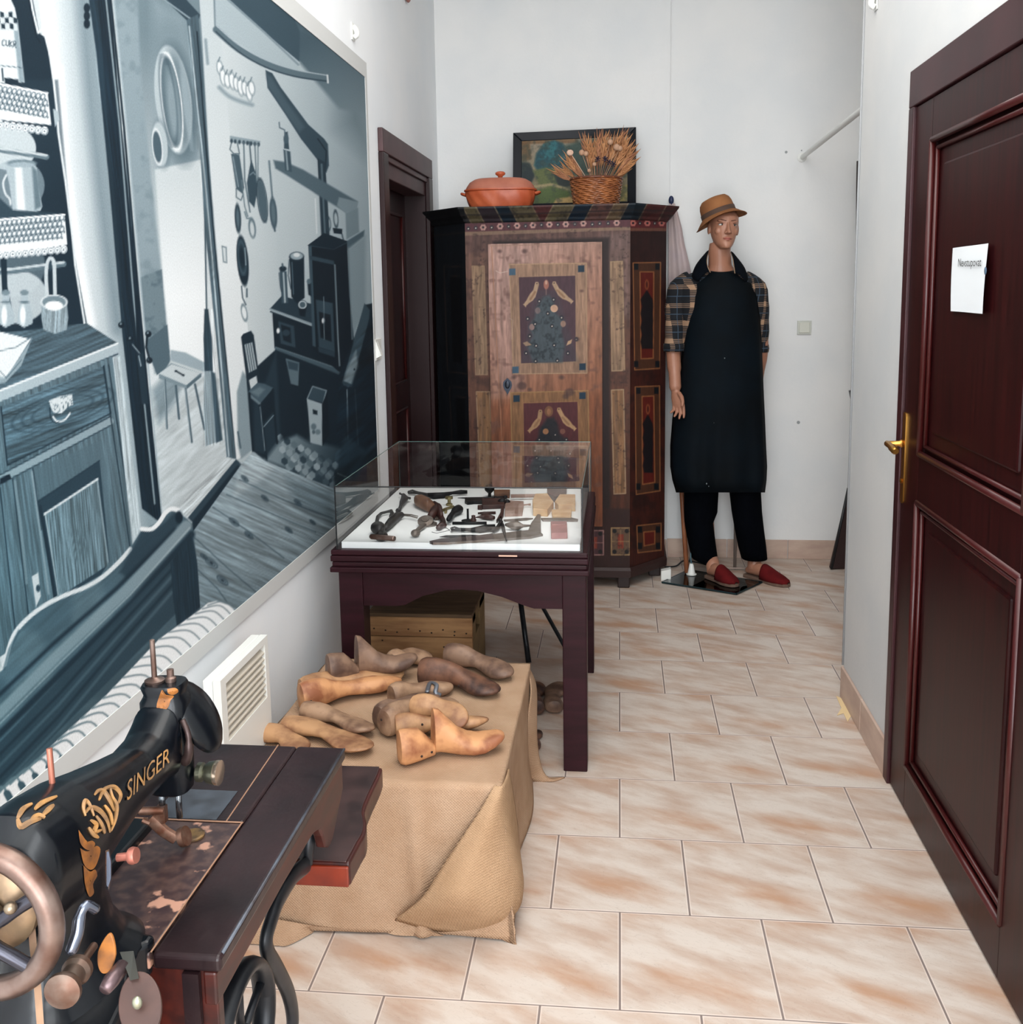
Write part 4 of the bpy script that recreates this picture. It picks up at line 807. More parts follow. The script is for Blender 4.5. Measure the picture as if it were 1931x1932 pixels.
m = MB(); prism_px(m, [(1740, 200), (1870, 200), (1870, 285), (1730, 290), (1700, 260)], .026); tool('wooden_gauge', m, T_yel, 'yellow wooden block, right one of the light blocks at the back right', 'block', False, .002)
m = MB(); prism_px(m, [(1672, 300), (1840, 295), (1835, 352), (1680, 350)], .014); tool('wooden_wedge', m, T_yel, 'low light wooden wedge in front of the two yellow blocks', 'wedge', False, .002)
m = MB(); prism_px(m, [(1585, 352), (1680, 352), (1820, 345), (1892, 362), (1888, 372), (1600, 370)], .006); tool('scraper', m, T_gry, 'flat grey scraper lying in front of the yellow blocks', 'scraper', False)
m = MB(); rod(m, [(1335, 158), (1500, 156), (1640, 152)], .007, ZT+.006); o = tool('mallet', m, T_pnk, 'wooden mallet with a reddish brown head at the back right of the case', 'mallet', True)
m = MB(); prism_px(m, [(1635, 130), (1800, 128), (1795, 170), (1700, 215), (1640, 180)], .024, ZT); m.build('mallet_head', T_brn, o, bevel=.003)
m = MB(); p = pz(*fp(1160, 165), ZT); m.lathe([(.006, 0), (.006, .014), (.010, .018), (.018, .026), (.019, .036), (.012, .046), (.002, .05)], 16, Matrix.Translation(p)); tool('wooden_stopper', m, T_blk, 'black round-topped wooden stopper standing at the back of the case', 'knob', True)
m = MB(); prism_px(m, [(1195, 150), (1330, 150), (1325, 178), (1200, 178)], .022); tool('whetstone', m, T_tan, 'beige whetstone behind the auger at the back of the case', 'whetstone', False, .002)
m = MB(); rod(m, [(680, 455), (720, 465), (790, 450), (830, 440), (800, 420), (770, 415), (800, 395), (840, 396)], .0008, ZT, 6); tool('wire', m, T_blk, 'thin black wire curled in front of the round wheel tool', 'wire', True)
m = MB(); prism_px(m, [(700, 345), (735, 338), (740, 358), (708, 362)], .008); tool('lead_weight', m, T_gry, 'tiny grey piece between the wheel tool and the tongs', 'weight', False, .001)
# ================================================================== CRATE and folding stand under the case
M_crate = mat('old_crate_wood', rgb(190, 144, 98), .75, col2=rgb(150, 106, 68), scale=5, stretch=(1.2, 6, 8), bump=.15, bscale=30)
M_crated = mat('old_crate_side', rgb(140, 114, 76), .8, col2=rgb(112, 88, 58), scale=6)
cr = thing('wooden_crate', 'old pale wooden crate with a nailed front under the display case', 'crate', (-.73, 3.7, 0))
cy, cz = 3.50, .300
MB().box((-.925, cy, .004), (-.534, cy+.018, cz-.075)).box((-.925, cy+.001, cz-.073), (-.534, cy+.02, cz)).build('front_board', M_crate, cr, bevel=.003)
b = MB().box((-.925, cy+.02, .0), (-.907, 3.84, cz)).build('side_board', M_crated, cr, bevel=.002)
b = MB().box((-.552, cy+.02, .0), (-.534, 3.84, .21)).box((-.552, cy+.02, .21), (-.534, cy+.09, .30)).box((-.552, cy+.2, .21), (-.534, 3.84, cz)).box((-.552, cy+.02, .27), (-.534, 3.84, cz)).build('side_board', M_crated, cr, bevel=.002)
MB().box((-.907, 3.82, 0), (-.552, 3.84, cz)).build('back_board', M_crated, cr)
MB().box((-.925, cy, cz), (-.534, 3.84, cz+.014)).build('lid', mat('crate_lid', rgb(112, 86, 60), .8, col2=rgb(88, 66, 46), scale=6, stretch=(1, 6, 1)), cr, bevel=.003)
b = MB()
M_nl = mat('nail_hole', rgb(40, 26, 20), .8)
for x, z in [(-.90+i*.043, cz-.045-(i % 3)*.006) for i in range(9)]+[(-.64, .19), (-.87, .21), (-.60, .235)]: MB().ball((x, cy-.001, z), (.0035, .002, .003), 6, 4).build('nail', M_nl, cr)
st = thing('folding_stand', 'black metal folding stand on thin slanting legs behind the wooden crate', 'stand', (-.35, 3.9, 0))
a = pz(998, 1250, .0); topp = py(984, 1145, 3.98); MB().tube([a, topp+(topp-a)*.25], .011, 8).build('leg', M_iron, st, smooth=True)
a2 = Vector((-.19, 3.55, 0.0)); p1, p2 = py(1053, 1197, 3.9), py(1024, 1145, 3.98); MB().tube([p1+(p1-p2)*1.3, p1, p2, p2+(p2-p1)*.5], .008, 8).build('brace', M_iron, st, smooth=True)
MB().tube([(-.66, 4.02, .0), (-.60, 4.02, .36)], .011, 8).build('leg', M_iron, st, smooth=True)
MB().box((-.62, 3.95, .36), (-.20, 4.12, .385)).build('seat_plate', M_iron, st, bevel=.004)
# ================================================================== BURLAP COVERED TABLE
M_burlap = mat('burlap', rgb(180, 150, 124), .95, col2=rgb(168, 136, 109), scale=14, bump=.35, bscale=420, spec=.1, lo=.3, hi=.7)
def weave(m):
    t = m.node_tree; L = t.links.new; b = t.nodes['Principled BSDF']; tc = N(t, 'ShaderNodeTexCoord'); sp = N(t, 'ShaderNodeSeparateXYZ'); L(tc.outputs['Object'], sp.inputs[0])
    def mm(op, a, c=None):
        n = N(t, 'ShaderNodeMath'); n.operation = op
        for i, q in enumerate((a, c)):
            if q is None: continue
            if isinstance(q, (int, float)): n.inputs[i].default_value = q
            else: L(q, n.inputs[i])
        return n.outputs[0]
    f = 900
    h = mm('MULTIPLY', mm('SINE', mm('MULTIPLY', sp.outputs['X'], f)), mm('SINE', mm('MULTIPLY', mm('ADD', sp.outputs['Y'], sp.outputs['Z']), f)))
    no = N(t, 'ShaderNodeTexNoise'); no.inputs['Scale'].default_value = 90; L(tc.outputs['Object'], no.inputs['Vector']); h2 = mm('ADD', h, mm('MULTIPLY', no.outputs['Fac'], 2.0))
    bp = N(t, 'ShaderNodeBump'); bp.inputs['Strength'].default_value = .55; bp.inputs['Distance'].default_value = .0012; L(h2, bp.inputs['Height']); L(bp.outputs[0], b.inputs['Normal'])
    src = b.inputs['Base Color'].links[0].from_socket; mx = N(t, 'ShaderNodeMix'); mx.data_type = 'RGBA'; mx.blend_type = 'MULTIPLY'
    mr = N(t, 'ShaderNodeMapRange'); mr.inputs[1].default_value = -1; mr.inputs[2].default_value = 1; mr.inputs[3].default_value = .86; mr.inputs[4].default_value = 1.06; L(h, mr.inputs[0])
    mx.inputs['Factor'].default_value = 1; L(src, mx.inputs[6]); L(mr.outputs[0], mx.inputs[7]); L(mx.outputs[2], b.inputs['Base Color']); return m
weave(M_burlap)
TZ = .37; TX0, TX1, TY0, TY1 = -.885, -.268, 2.135, 2.885
# cloth: rectangle (s across, t along) folded over the edges
def cloth_pt(s, t):
    """s,t measured on the cloth from the front right corner of the top: s<0 over the top to the left, s>0 hangs right; t<0 hangs at the front"""
    w1 = .004*math.sin(s*23+t*9)+.003*math.sin(t*31-s*5)
    x, y, z = TX1+min(s, 0), TY0+max(t, 0), TZ
    ds, dt = max(s, 0), max(-t, 0); d = max(ds, dt)
    if ds == 0 and dt == 0:
        z = TZ+.0015*math.sin(s*14+2)*math.sin(t*11)+.0008*math.sin(s*40); return Vector((x, y, z))
    z = TZ-d; fl = (d/TZ)
    if dt > 0:
        fold = .034*math.exp(-((s+.205-.02*fl)/.022)**2)*fl**.8 + .012*math.exp(-((s+.46)/.06)**2)*fl + .008*fl*math.sin(s*15+.8)
        y -= .010*fl + fold*(1-.45*fl) + .006*fl**4
    if ds > 0:
        x += -.010*fl+.010*fl*math.sin(t*12+1.3)+.02*fl**4
        y -= 0 if dt > 0 else 0
    if ds > 0 and dt > 0: x += .012*fl; y -= .012*fl
    if d > TZ-.004: z = .006
    return Vector((x, y, z))
b = MB(); ns, ntt = 78, 96
S_ = [-(TX1-TX0)+i*(TX1-TX0)/110 for i in range(111)]+[i*.37/22 for i in range(1, 23)]
T_ = [-.37+i*.37/24 for i in range(24)]+[i*(TY1-TY0)/60 for i in range(61)]
grid = [[cloth_pt(s, t) for t in T_] for s in S_]
for i in range(len(S_)):           # corner quadrant collapses on a vertical fold
    for j in range(len(T_)):
        s, t = S_[i], T_[j]
        if s > 0 and t < 0:
            d = max(s, -t); k = min(s, -t)/max(d, 1e-6); out = .018*math.sin(PI*k)*(d/TZ)
            ang = (s-(-t))/max(d, 1e-6)
            base = Vector((TX1, TY0, TZ-d)); 
            base += Vector((out*1.0+.014*(d/TZ), -out*.35-.02*(d/TZ), 0)); grid[i][j] = base
rows = grid
cl = MB().loft(rows, cap=False, close=False).build('burlap_cloth', M_burlap, smooth=True)
sd = cl.modifiers.new('thick', 'SOLIDIFY'); sd.thickness = .003; sd.offset = 1
tag(cl, 'tan burlap cloth draped to the floor over the low table of shoe lasts', 'cloth')
# big loose flap folded across the front corner down to the floor
def surf(rows, k=5):
    R = [catmull(r, k) for r in rows]; cols = list(zip(*R)); cols = [catmull(list(c_), k) for c_ in cols]; return cols
fr = TY0-.02
flap = [
 [(TX1-.014, TY0-.006, TZ+.005), (TX1+.006, TY0-.004, TZ+.004), (TX1+.010, TY0+.05, TZ-.002), (TX1+.008, TY0+.11, TZ-.012)],
 [py(905, 1530, fr-.008), py(935, 1530, fr-.012), (TX1+.016, TY0+.02, TZ-.09), (TX1+.016, TY0+.12, TZ-.08)],
 [py(868, 1585, fr-.022), py(915, 1590, fr-.035), (TX1+.026, TY0+.015, TZ-.17), (TX1+.024, TY0+.14, TZ-.18)],
 [py(830, 1642, fr-.038), py(890, 1650, fr-.060), (TX1+.04, TY0+.01, TZ-.25), (TX1+.028, TY0+.15, TZ-.27)],
 [py(795, 1695, fr-.050), py(865, 1705, fr-.078), (TX1+.03, TY0+.0, .06), (TX1+.025, TY0+.17, .05)],
 [py(745, 1737, fr-.020), pz(840, 1760, .008), pz(940, 1752, .006), (TX1+.02, TY0+.14, .006)]]
b = MB().loft(surf(flap), cap=False, close=False)
o = b.build('corner_flap', weave(mat('burlap_warm', rgb(178, 146, 115), .95, col2=rgb(164, 132, 102), scale=9, bump=.3, bscale=420, spec=.1)), cl, smooth=True); sd = o.modifiers.new('thick', 'SOLIDIFY'); sd.thickness = .004
tail = [[pz(712, 1737, .012), pz(735, 1733, .02), pz(762, 1733, .03), pz(790, 1725, .05)], [pz(708, 1742, .006), pz(730, 1748, .014), pz(765, 1752, .02), pz(800, 1750, .03)], [pz(716, 1755, .004), pz(745, 1764, .004), pz(780, 1766, .004), pz(840, 1766, .004)]]
MB().loft(surf(tail), cap=False, close=False).build('cloth_tail', M_burlap, cl, smooth=True)
# rear right corner: the cloth swings out and trails on the floor
swing = [[(TX1-.004, TY1-.01, TZ), py(1003, 1300, 2.86), py(998, 1345, 2.84), py(992, 1400, 2.80), py(990, 1450, 2.78)],
         [(TX1-.01, TY1+.012, TZ-.002), py(1012, 1290, 2.93), py(1014, 1345, 2.90), py(1010, 1420, 2.86), pz(1004, 1474, .004)],
         [(TX1-.03, TY1+.004, TZ-.006), (TX1-.01, TY1+.01, TZ-.12), (TX1-.0, TY1+.01, .12), (TX1+.03, TY1+.02, .03), pz(1042, 1474, .004)],
         [(TX1-.08, TY1, TZ-.008), (TX1-.07, TY1+.004, .24), (TX1-.05, TY1+.01, .12), (TX1-.02, TY1+.02, .01), pz(1066, 1466, .004)]]
o = MB().loft(surf(swing), cap=False, close=False).build('rear_fold', M_burlap, cl, smooth=True); sd = o.modifiers.new('thick', 'SOLIDIFY'); sd.thickness = .003
MB().loft([[(TX0+i*(TX1-TX0-.06)/10, TY1+.003+.006*math.sin(i), z) for i in range(11)] for z in (TZ, .2, .01)], cap=False, close=False).build('rear_drop', M_burlap, cl, smooth=True)
MB().loft([[(TX0-.003+.004*math.sin(i*1.3), TY0+i*(TY1-TY0)/10, z) for i in range(11)] for z in (TZ, .2, .01)], cap=False, close=False).build('wall_side_drop', M_burlap, cl, smooth=True)
# front left: hem creeping over the floor beneath the machine
hem = [[(TX0, TY0-.015, .03), (-.78, TY0-.03, .03), (-.70, TY0-.03, .02), (-.62, TY0-.02, .01)], [(TX0, TY0-.05, .012), pz(530, 1768, .01), pz(580, 1752, .012), pz(612, 1744, .004)], [(TX0, TY0-.08, .003), pz(520, 1784, .003), pz(545, 1783, .003), pz(590, 1760, .003)]]
MB().loft(surf(hem), cap=False, close=False).build('trailing_hem', M_burlap, cl, smooth=True)
# ================================================================== SHOE LASTS
def last_mat(name, c1, c2, sc=20): return mat(name, c1, .5, col2=c2, scale=sc, detail=8, spec=.4, lo=.42, hi=.66, bump=.08, bscale=50)
LM = [last_mat('last_honey', rgb(196, 142, 98), rgb(140, 86, 58)), last_mat('last_grey_brown', rgb(132, 104, 86), rgb(84, 62, 52)), last_mat('last_dark', rgb(116, 80, 62), rgb(54, 36, 32)), last_mat('last_tan', rgb(178, 136, 98), rgb(124, 84, 60)), last_mat('last_weathered', rgb(160, 128, 102), rgb(104, 76, 60))]
M_hole = mat('nail_dark', rgb(38, 24, 20), .8)
def last_mesh(style='notch', L=.27, w=.040, h=1.0):
    """a shoe last: stations from heel to toe (t, bottom, top, half width)"""
    if style == 'notch': st = [(0, .012, .055, .012), (.012, .004, .074, .026), (.05, 0, .074, .032), (.10, 0, .072, .033), (.20, .002, .068, .031), (.27, .005, .052, .027), (.325, .008, .036, .024), (.34, .010, .034, .022), (.345, .010, .108, .020), (.40, .010, .104, .022), (.48, .006, .082, .030), (.58, .002, .056, .038), (.68, 0, .042, .042), (.78, .003, .036, .041), (.88, .014, .038, .034), (.95, .024, .042, .025), (.99, .030, .042, .014), (1, .033, .040, .004)]
    elif style == 'slip': st = [(0, .012, .045, .012), (.012, .004, .058, .025), (.06, 0, .060, .032), (.15, 0, .060, .034), (.26, .003, .056, .031), (.36, .008, .046, .027), (.46, .010, .040, .026), (.56, .006, .036, .032), (.66, .001, .036, .039), (.76, 0, .034, .042), (.86, .004, .030, .037), (.94, .010, .027, .026), (.985, .014, .024, .014), (1, .017, .021, .004)]
    else: st = [(0, .010, .062, .012), (.012, .004, .080, .026), (.06, 0, .086, .032), (.15, 0, .086, .033), (.26, .004, .082, .029), (.36, .009, .076, .026), (.46, .010, .066, .027), (.56, .006, .054, .033), (.66, .001, .045, .040), (.76, 0, .038, .042), (.86, .004, .033, .037), (.94, .010, .029, .026), (.985, .014, .025, .014), (1, .017, .021, .004)]
    rings = []
    for t, z0, z1, hw in st:
        hw = hw*w/.040*1.12; z1 = z0+(z1-z0)*h*1.14; cz, rz = (z0+z1)/2, (z1-z0)/2; bend = .012*math.sin(t*PI*1.3)
        r = []
        for j in range(18):
            a = 2*PI*j/18; cc, ss = math.cos(a), math.sin(a); top = max(ss, 0)
            r.append(Vector((t*L, bend+hw*math.copysign(abs(cc)**.75, cc)*(1-.30*top*min(1, rz/.03)), cz+rz*math.copysign(abs(ss)**.7, ss))))
        rings.append(r)
    return rings
def make_last(heel, toe, z, mt, label, style='slip', roll=0.0, w=.040, h=1.0, up=0.0, holes=(), name='shoe_last', L=None, group='wooden shoe lasts on the burlap cloth'):
    a, c = pz(*heel, z), pz(*toe, z); d = c-a; ln = L or d.length; ang = math.atan2(d.y, d.x)
    Mx = Matrix.Translation(a) @ Matrix.Rotation(ang, 4, 'Z') @ Matrix.Rotation(-up, 4, 'Y') @ Matrix.Rotation(roll, 4, 'X')
    rings = [[Mx @ p for p in r] for r in last_mesh(style, ln, w, h)]
    zmin = min(p.z for r in rings for p in r); rings = [[p+Vector((0, 0, z-zmin+.001)) for p in r] for r in rings]
    o = MB().loft(rings).build(name, mt, smooth='auto', angle=50); tag(o, label, 'shoe last', group); 
    if holes:
        bm = bmesh.new(); bm.from_mesh(o.data); bv = BVHTree.FromBMesh(bm); bm.free(); org = Vector(o['_org'])
        for u, v in holes:
            dr = Vector(ray(u, v)).normalized(); hit = bv.ray_cast(Vector(O)-org, dr)
            if hit[0] is not None: MB().ball(hit[0]+org, .0032, 8, 5).build('nail_hole', M_hole, o, smooth=True)
    return o
Z0 = TZ+.004
make_last((752, 1443), (942, 1410), Z0, LM[0], 'honey-coloured two-part wooden shoe last with a V notch, nearest of the pile', 'notch', 0, .040, 1.0, holes=((796, 1427), (815, 1419), (835, 1421)), L=.262)
make_last((748, 1398), (902, 1385), Z0, LM[3], 'tan shoe last with a screw hole, directly behind the nearest honey-coloured last', 'slip', -.3, .036, .9, up=.06, holes=((864, 1350), (797, 1367)), L=.235)
make_last((722, 1392), (862, 1330), Z0, LM[4], 'blocky old brown last with a flat heel, left in the middle cluster', 'high', .15, .038, .75, L=.25, holes=((720, 1358),))
make_last((712, 1376), (830, 1318), Z0, LM[1], 'dark-heeled brown shoe last at the back left of the middle cluster', 'slip', .1, .032, .9, L=.22)
make_last((786, 1352), (900, 1376), Z0+.035, LM[3], 'pointed light tan last lying across the top of the middle cluster', 'slip', .5, .032, .8, L=.16)
make_last((738, 1335), (838, 1306), Z0, LM[4], 'pale worn shoe last with an iron clamp, behind the middle cluster', 'slip', 0, .034, .9, up=0, holes=((777, 1314),), L=.19)
make_last((795, 1290), (938, 1312), Z0, LM[2], 'dark reddish brown shoe last with greyed toe, centre of the back row', 'high', .0, .040, .80, L=.25, holes=((866, 1294),))
make_last((846, 1254), (970, 1284), Z0, LM[1], 'last with a dark heel and whitish instep at the back right corner of the cloth', 'slip', .1, .036, 1.0, up=.02, L=.24)
make_last((735, 1272), (792, 1250), Z0, LM[4], 'small pale shoe last lying at the back between darker ones', 'slip', .3, .036, .9, L=.15)
make_last((618, 1290), (735, 1268), Z0+.022, LM[1], 'grey-brown two-part shoe last with a deep notch, rearmost on the left', 'notch', 0, .040, 1.0, L=.265)
make_last((565, 1322), (745, 1280), Z0, LM[3], 'long flat tan last in the left pile under the grey-brown one', 'slip', .25, .040, .85, L=.31, holes=((682, 1291), (589, 1299)))
make_last((568, 1345), (738, 1300), Z0, LM[0], 'light orange shoe last with hollow waist and dark toe, in the left pile', 'slip', -.15, .036, 1.15, L=.30, holes=((587, 1323),))
make_last((572, 1362), (690, 1388), Z0, LM[4], 'brown-heeled last lying flat beside the left wall heater', 'slip', -.2, .036, .75, L=.225, holes=((646, 1375),))
make_last((540, 1382), (710, 1425), Z0, LM[3], 'broad flat tan last nearest the sewing machine', 'slip', -.1, .042, .6, L=.275, holes=((551, 1382),))
make_last((500, 1395), (560, 1420), Z0, LM[3], 'tan last half hidden behind the sewing table', 'slip', 0, .036, .6, L=.16)
# iron clamp on the pale last
p = pz(822, 1300, Z0+.05); b = MB().tube(catmull([pz(806, 1306, Z0+.04), pz(812, 1288, Z0+.04), pz(824, 1292, Z0+.04), pz(822, 1306, Z0+.03), pz(832, 1312, Z0+.02)]), .006, 8, flat=.5)
tag(b.build('iron_clamp', mat('clamp_iron', rgb(120, 124, 132), .4, metal=.6), smooth=True), 'small curved grey iron clamp between the shoe lasts', 'clamp')
# lasts on the floor under the case
GF = 'shoe lasts on the floor under the display case'
def floor_last(hl_, t_, m_, lab, **k): return make_last(hl_, t_, .001, m_, lab, group=GF, **k)
floor_last((1012, 1352), (1008, 1272), LM[2], 'dark narrow shoe last on the floor beside the burlap cloth', style='slip', roll=.2, w=.034, h=.8, L=.26)
floor_last((1047, 1348), (1052, 1290), LM[1], 'greenish brown shoe last on the floor behind the right front leg', style='slip', roll=0, w=.038, h=.7, L=.25)
floor_last((1012, 1418), (1010, 1395), LM[2], 'tip of a dark last on the floor peeping past the cloth edge', style='slip', w=.022, h=.6, L=.12)
# ================================================================== WARDROBE
wd = thing('painted_wardrobe', 'tall folk-painted wooden wardrobe with birds on the door and chamfered corners', 'wardrobe', (-.35, 5.15, 0))
WF, WS = 4.90, 5.13                     # front plane, y where the chamfers end
WX0, WX1, WS0, WS1 = -.742, .052, -.935, .232
M_wp = painted('folk_paint', .6, 1.0, 90, .07, stretch=(1, 1, .25), spec=.3)
M_wdark = mat('wardrobe_side', rgb(30, 20, 20), .6, col2=rgb(44, 26, 22), scale=8)
zb_, zt_ = .085, 1.806
BR, GOLD, PUR, NAVY = (96, 64, 54), (136, 108, 84), (70, 48, 56), (18, 34, 46)
def bush(q, cx, top, w, hh, c=(66, 76, 82), dark=(24, 34, 40)):
    pts = [(cx-.10*w, top+.16*hh), (cx-.30*w, top+.30*hh), (cx-.34*w, top+.42*hh), (cx-.52*w, top+.55*hh), (cx-.40*w, top+.66*hh), (cx-.55*w, top+.80*hh), (cx-.40*w, top+hh), (cx+.44*w, top+hh), (cx+.52*w, top+.78*hh), (cx+.42*w, top+.60*hh), (cx+.48*w, top+.46*hh), (cx+.24*w, top+.36*hh), (cx+.20*w, top+.24*hh), (cx+.08*w, top+.14*hh)]
    q.poly(pts, c, 6, .95); q.blotch(pts, dark, .6, .12, 3, 5, .5)
def bird(q, hd, neck, tail, col):
    mx_, my = (neck[0]+tail[0])/2, (neck[1]+tail[1])/2+1.5
    spine = [(hd[0], hd[1]-3, 2.6), (hd[0], hd[1]+1, 4), (neck[0], neck[1]-2, 4), ((neck[0]+mx_)/2, (neck[1]+my)/2, 6), (mx_, my, 5.5), ((mx_+tail[0])/2, (my+tail[1])/2, 3.6), (tail[0], tail[1], 3.2)]
    Lp, Rp = [], []
    for i, (x, y, w_) in enumerate(spine):
        x0, y0, _ = spine[max(i-1, 0)]; x1, y1, _ = spine[min(i+1, len(spine)-1)]; l = math.hypot(x1-x0, y1-y0); nx, ny = -(y1-y0)/l, (x1-x0)/l; Lp.append((x+nx*w_, y+ny*w_)); Rp.append((x-nx*w_, y-ny*w_))
    q.poly(Lp+Rp[::-1], col, 1.5); q.line([neck, (mx_, my+1)], 4, (128, 92, 66), 2, .7); q.ell(hd, 1.2, 1.2, (60, 44, 40))
    d = 3 if tail[0] > neck[0] else -3; q.poly([(tail[0]-d, tail[1]-4), (tail[0]+d*1.6, tail[1]), (tail[0]-d*.2, tail[1]+6)], col, 1.5)
def flower(q, c, r=4.5, col=(168, 130, 122)):
    for k in range(6): a = k*PI/3; q.ell((c[0]+r*.62*math.cos(a), c[1]+r*.62*math.sin(a)), r*.42, r*.42, col, 0, 1)
    q.ell(c, r*.36, r*.36, (26, 24, 34), 0, 1)
def bud(q, c, r=3.2): q.ell(c, r, r*1.15, (34, 38, 46), 0, 1.5); q.ell((c[0], c[1]+.5), r*.36, r*.36, (206, 190, 176), 0, 1)
def panel_box(q, pts, brd=GOLD, inner=None, w=2.2):
    if inner: q.poly(pts, inner, 1.2)
    q.line(list(pts)+[pts[0]], w, brd, 1.2)
def paint_ward(q):
    ALL = [(780, 330), (1320, 330), (1320, 1130), (780, 1130)]
    q.polyg(ALL, (104, 76, 66), (70, 36, 22), (950, 430), (1120, 960), 2)
    q.poly([(880, 434), (1190, 428), (1192, 470), (882, 478)], (84, 60, 56), 6, .8); q.poly([(1135, 440), (1190, 436), (1190, 600), (1140, 600)], (104, 84, 80), 14, .7)
    q.grain(ALL, 90, .22, .02, .2, 3); q.blotch(ALL, (54, 34, 30), .5, .05, 6, 3, .58)
    q.poly([(870, 414), (1192, 406), (1192, 428), (870, 438)], (78, 40, 46), 1.5); q.poly([(870, 438), (1192, 428), (1192, 434), (870, 445)], (126, 102, 84), 1.5, .85)
    for x, y in ((912, 429), (944, 427), (976, 426), (1006, 425), (1037, 423.5), (1068, 423), (1101, 421.5), (1164, 420.5)): flower(q, (x, y), 6)
    for x, y in ((898, 430), (928, 429), (960, 427), (992, 426), (1022, 424), (1053, 423.5), (1085, 422.5), (1118, 423), (1132, 421.5), (1148, 421), (884, 431)): bud(q, (x, y), 3.4)
    for a in ([(891, 502), (914, 502), (920, 707), (898, 707)], [(899, 739), (924, 739), (934, 945), (908, 945)], [(1152, 494), (1175, 493), (1179, 699), (1155, 700)], [(1154, 736), (1177, 735), (1181, 931), (1159, 932)]):
        q.poly(a, (132, 106, 84) if a[0][1] < 600 else (124, 90, 62), 1.5); q.grain(a, 90, .3, .02, .3, 4, 1); panel_box(q, a, (156, 130, 102) if a[0][0] > 1000 else (142, 114, 90), None, 2)
        cx_ = [(p[0]) for p in a]; q.line([((a[0][0]+a[1][0])/2-4, a[0][1]+14), ((a[2][0]+a[3][0])/2-3, a[2][1]-12)], 4, (108, 84, 70), 3, .5)
    q.poly([(930, 455), (1150, 448), (1152, 975), (950, 985)], (30, 18, 18), 6, .9)
    q.poly([(880, 955), (1195, 960), (1195, 1130), (880, 1130)], (42, 22, 20), 5, .9)
    for x0, y0, x1, y1, c in ((1104, 1001, 1139, 1047, (150, 112, 108)), (1154, 996, 1189, 1047, (150, 122, 84)), (930, 1004, 975, 1050, (150, 112, 108)), (895, 1002, 922, 1050, (150, 122, 84))):
        panel_box(q, [(x0, y0), (x1, y0), (x1, y1), (x0, y1)], c, (92, 70, 54) if c[2] < 100 else (66, 40, 44), 2)
        q.poly([(x0+12, y0+12), (x1-12, y0+12), (x1-12, y1-12), (x0+12, y1-12)], (122, 50, 34), 2); q.line([(x0, (y0+y1)/2), (x1, (y0+y1)/2)], 1.6, c, 1.2, .7); q.line([((x0+x1)/2, y0), ((x0+x1)/2, y1)], 1.6, c, 1.2, .4)
        for x in (x0+6, x1-6):
            for y in (y0+6, y1-6): q.ell((x, y), 4, 4, (20, 18, 20), 0, 1.2)
    q.blotch(ALL, (40, 26, 26), .6, .14, 8, 3, .66)
def flat_fn(x0, x1, z0, z1, y, y1=None):
    def f(a, b_): return x0+(x1-x0)*a, np.full(len(a), y)+((y1-y)*a if y1 is not None else 0), z0+(z1-z0)*b_
    return f
paint_grid('front_frame', flat_fn(WX0, WX1, zb_, zt_, WF), 260, 560, M_wp, paint_ward, BR, wd, k=K_W)
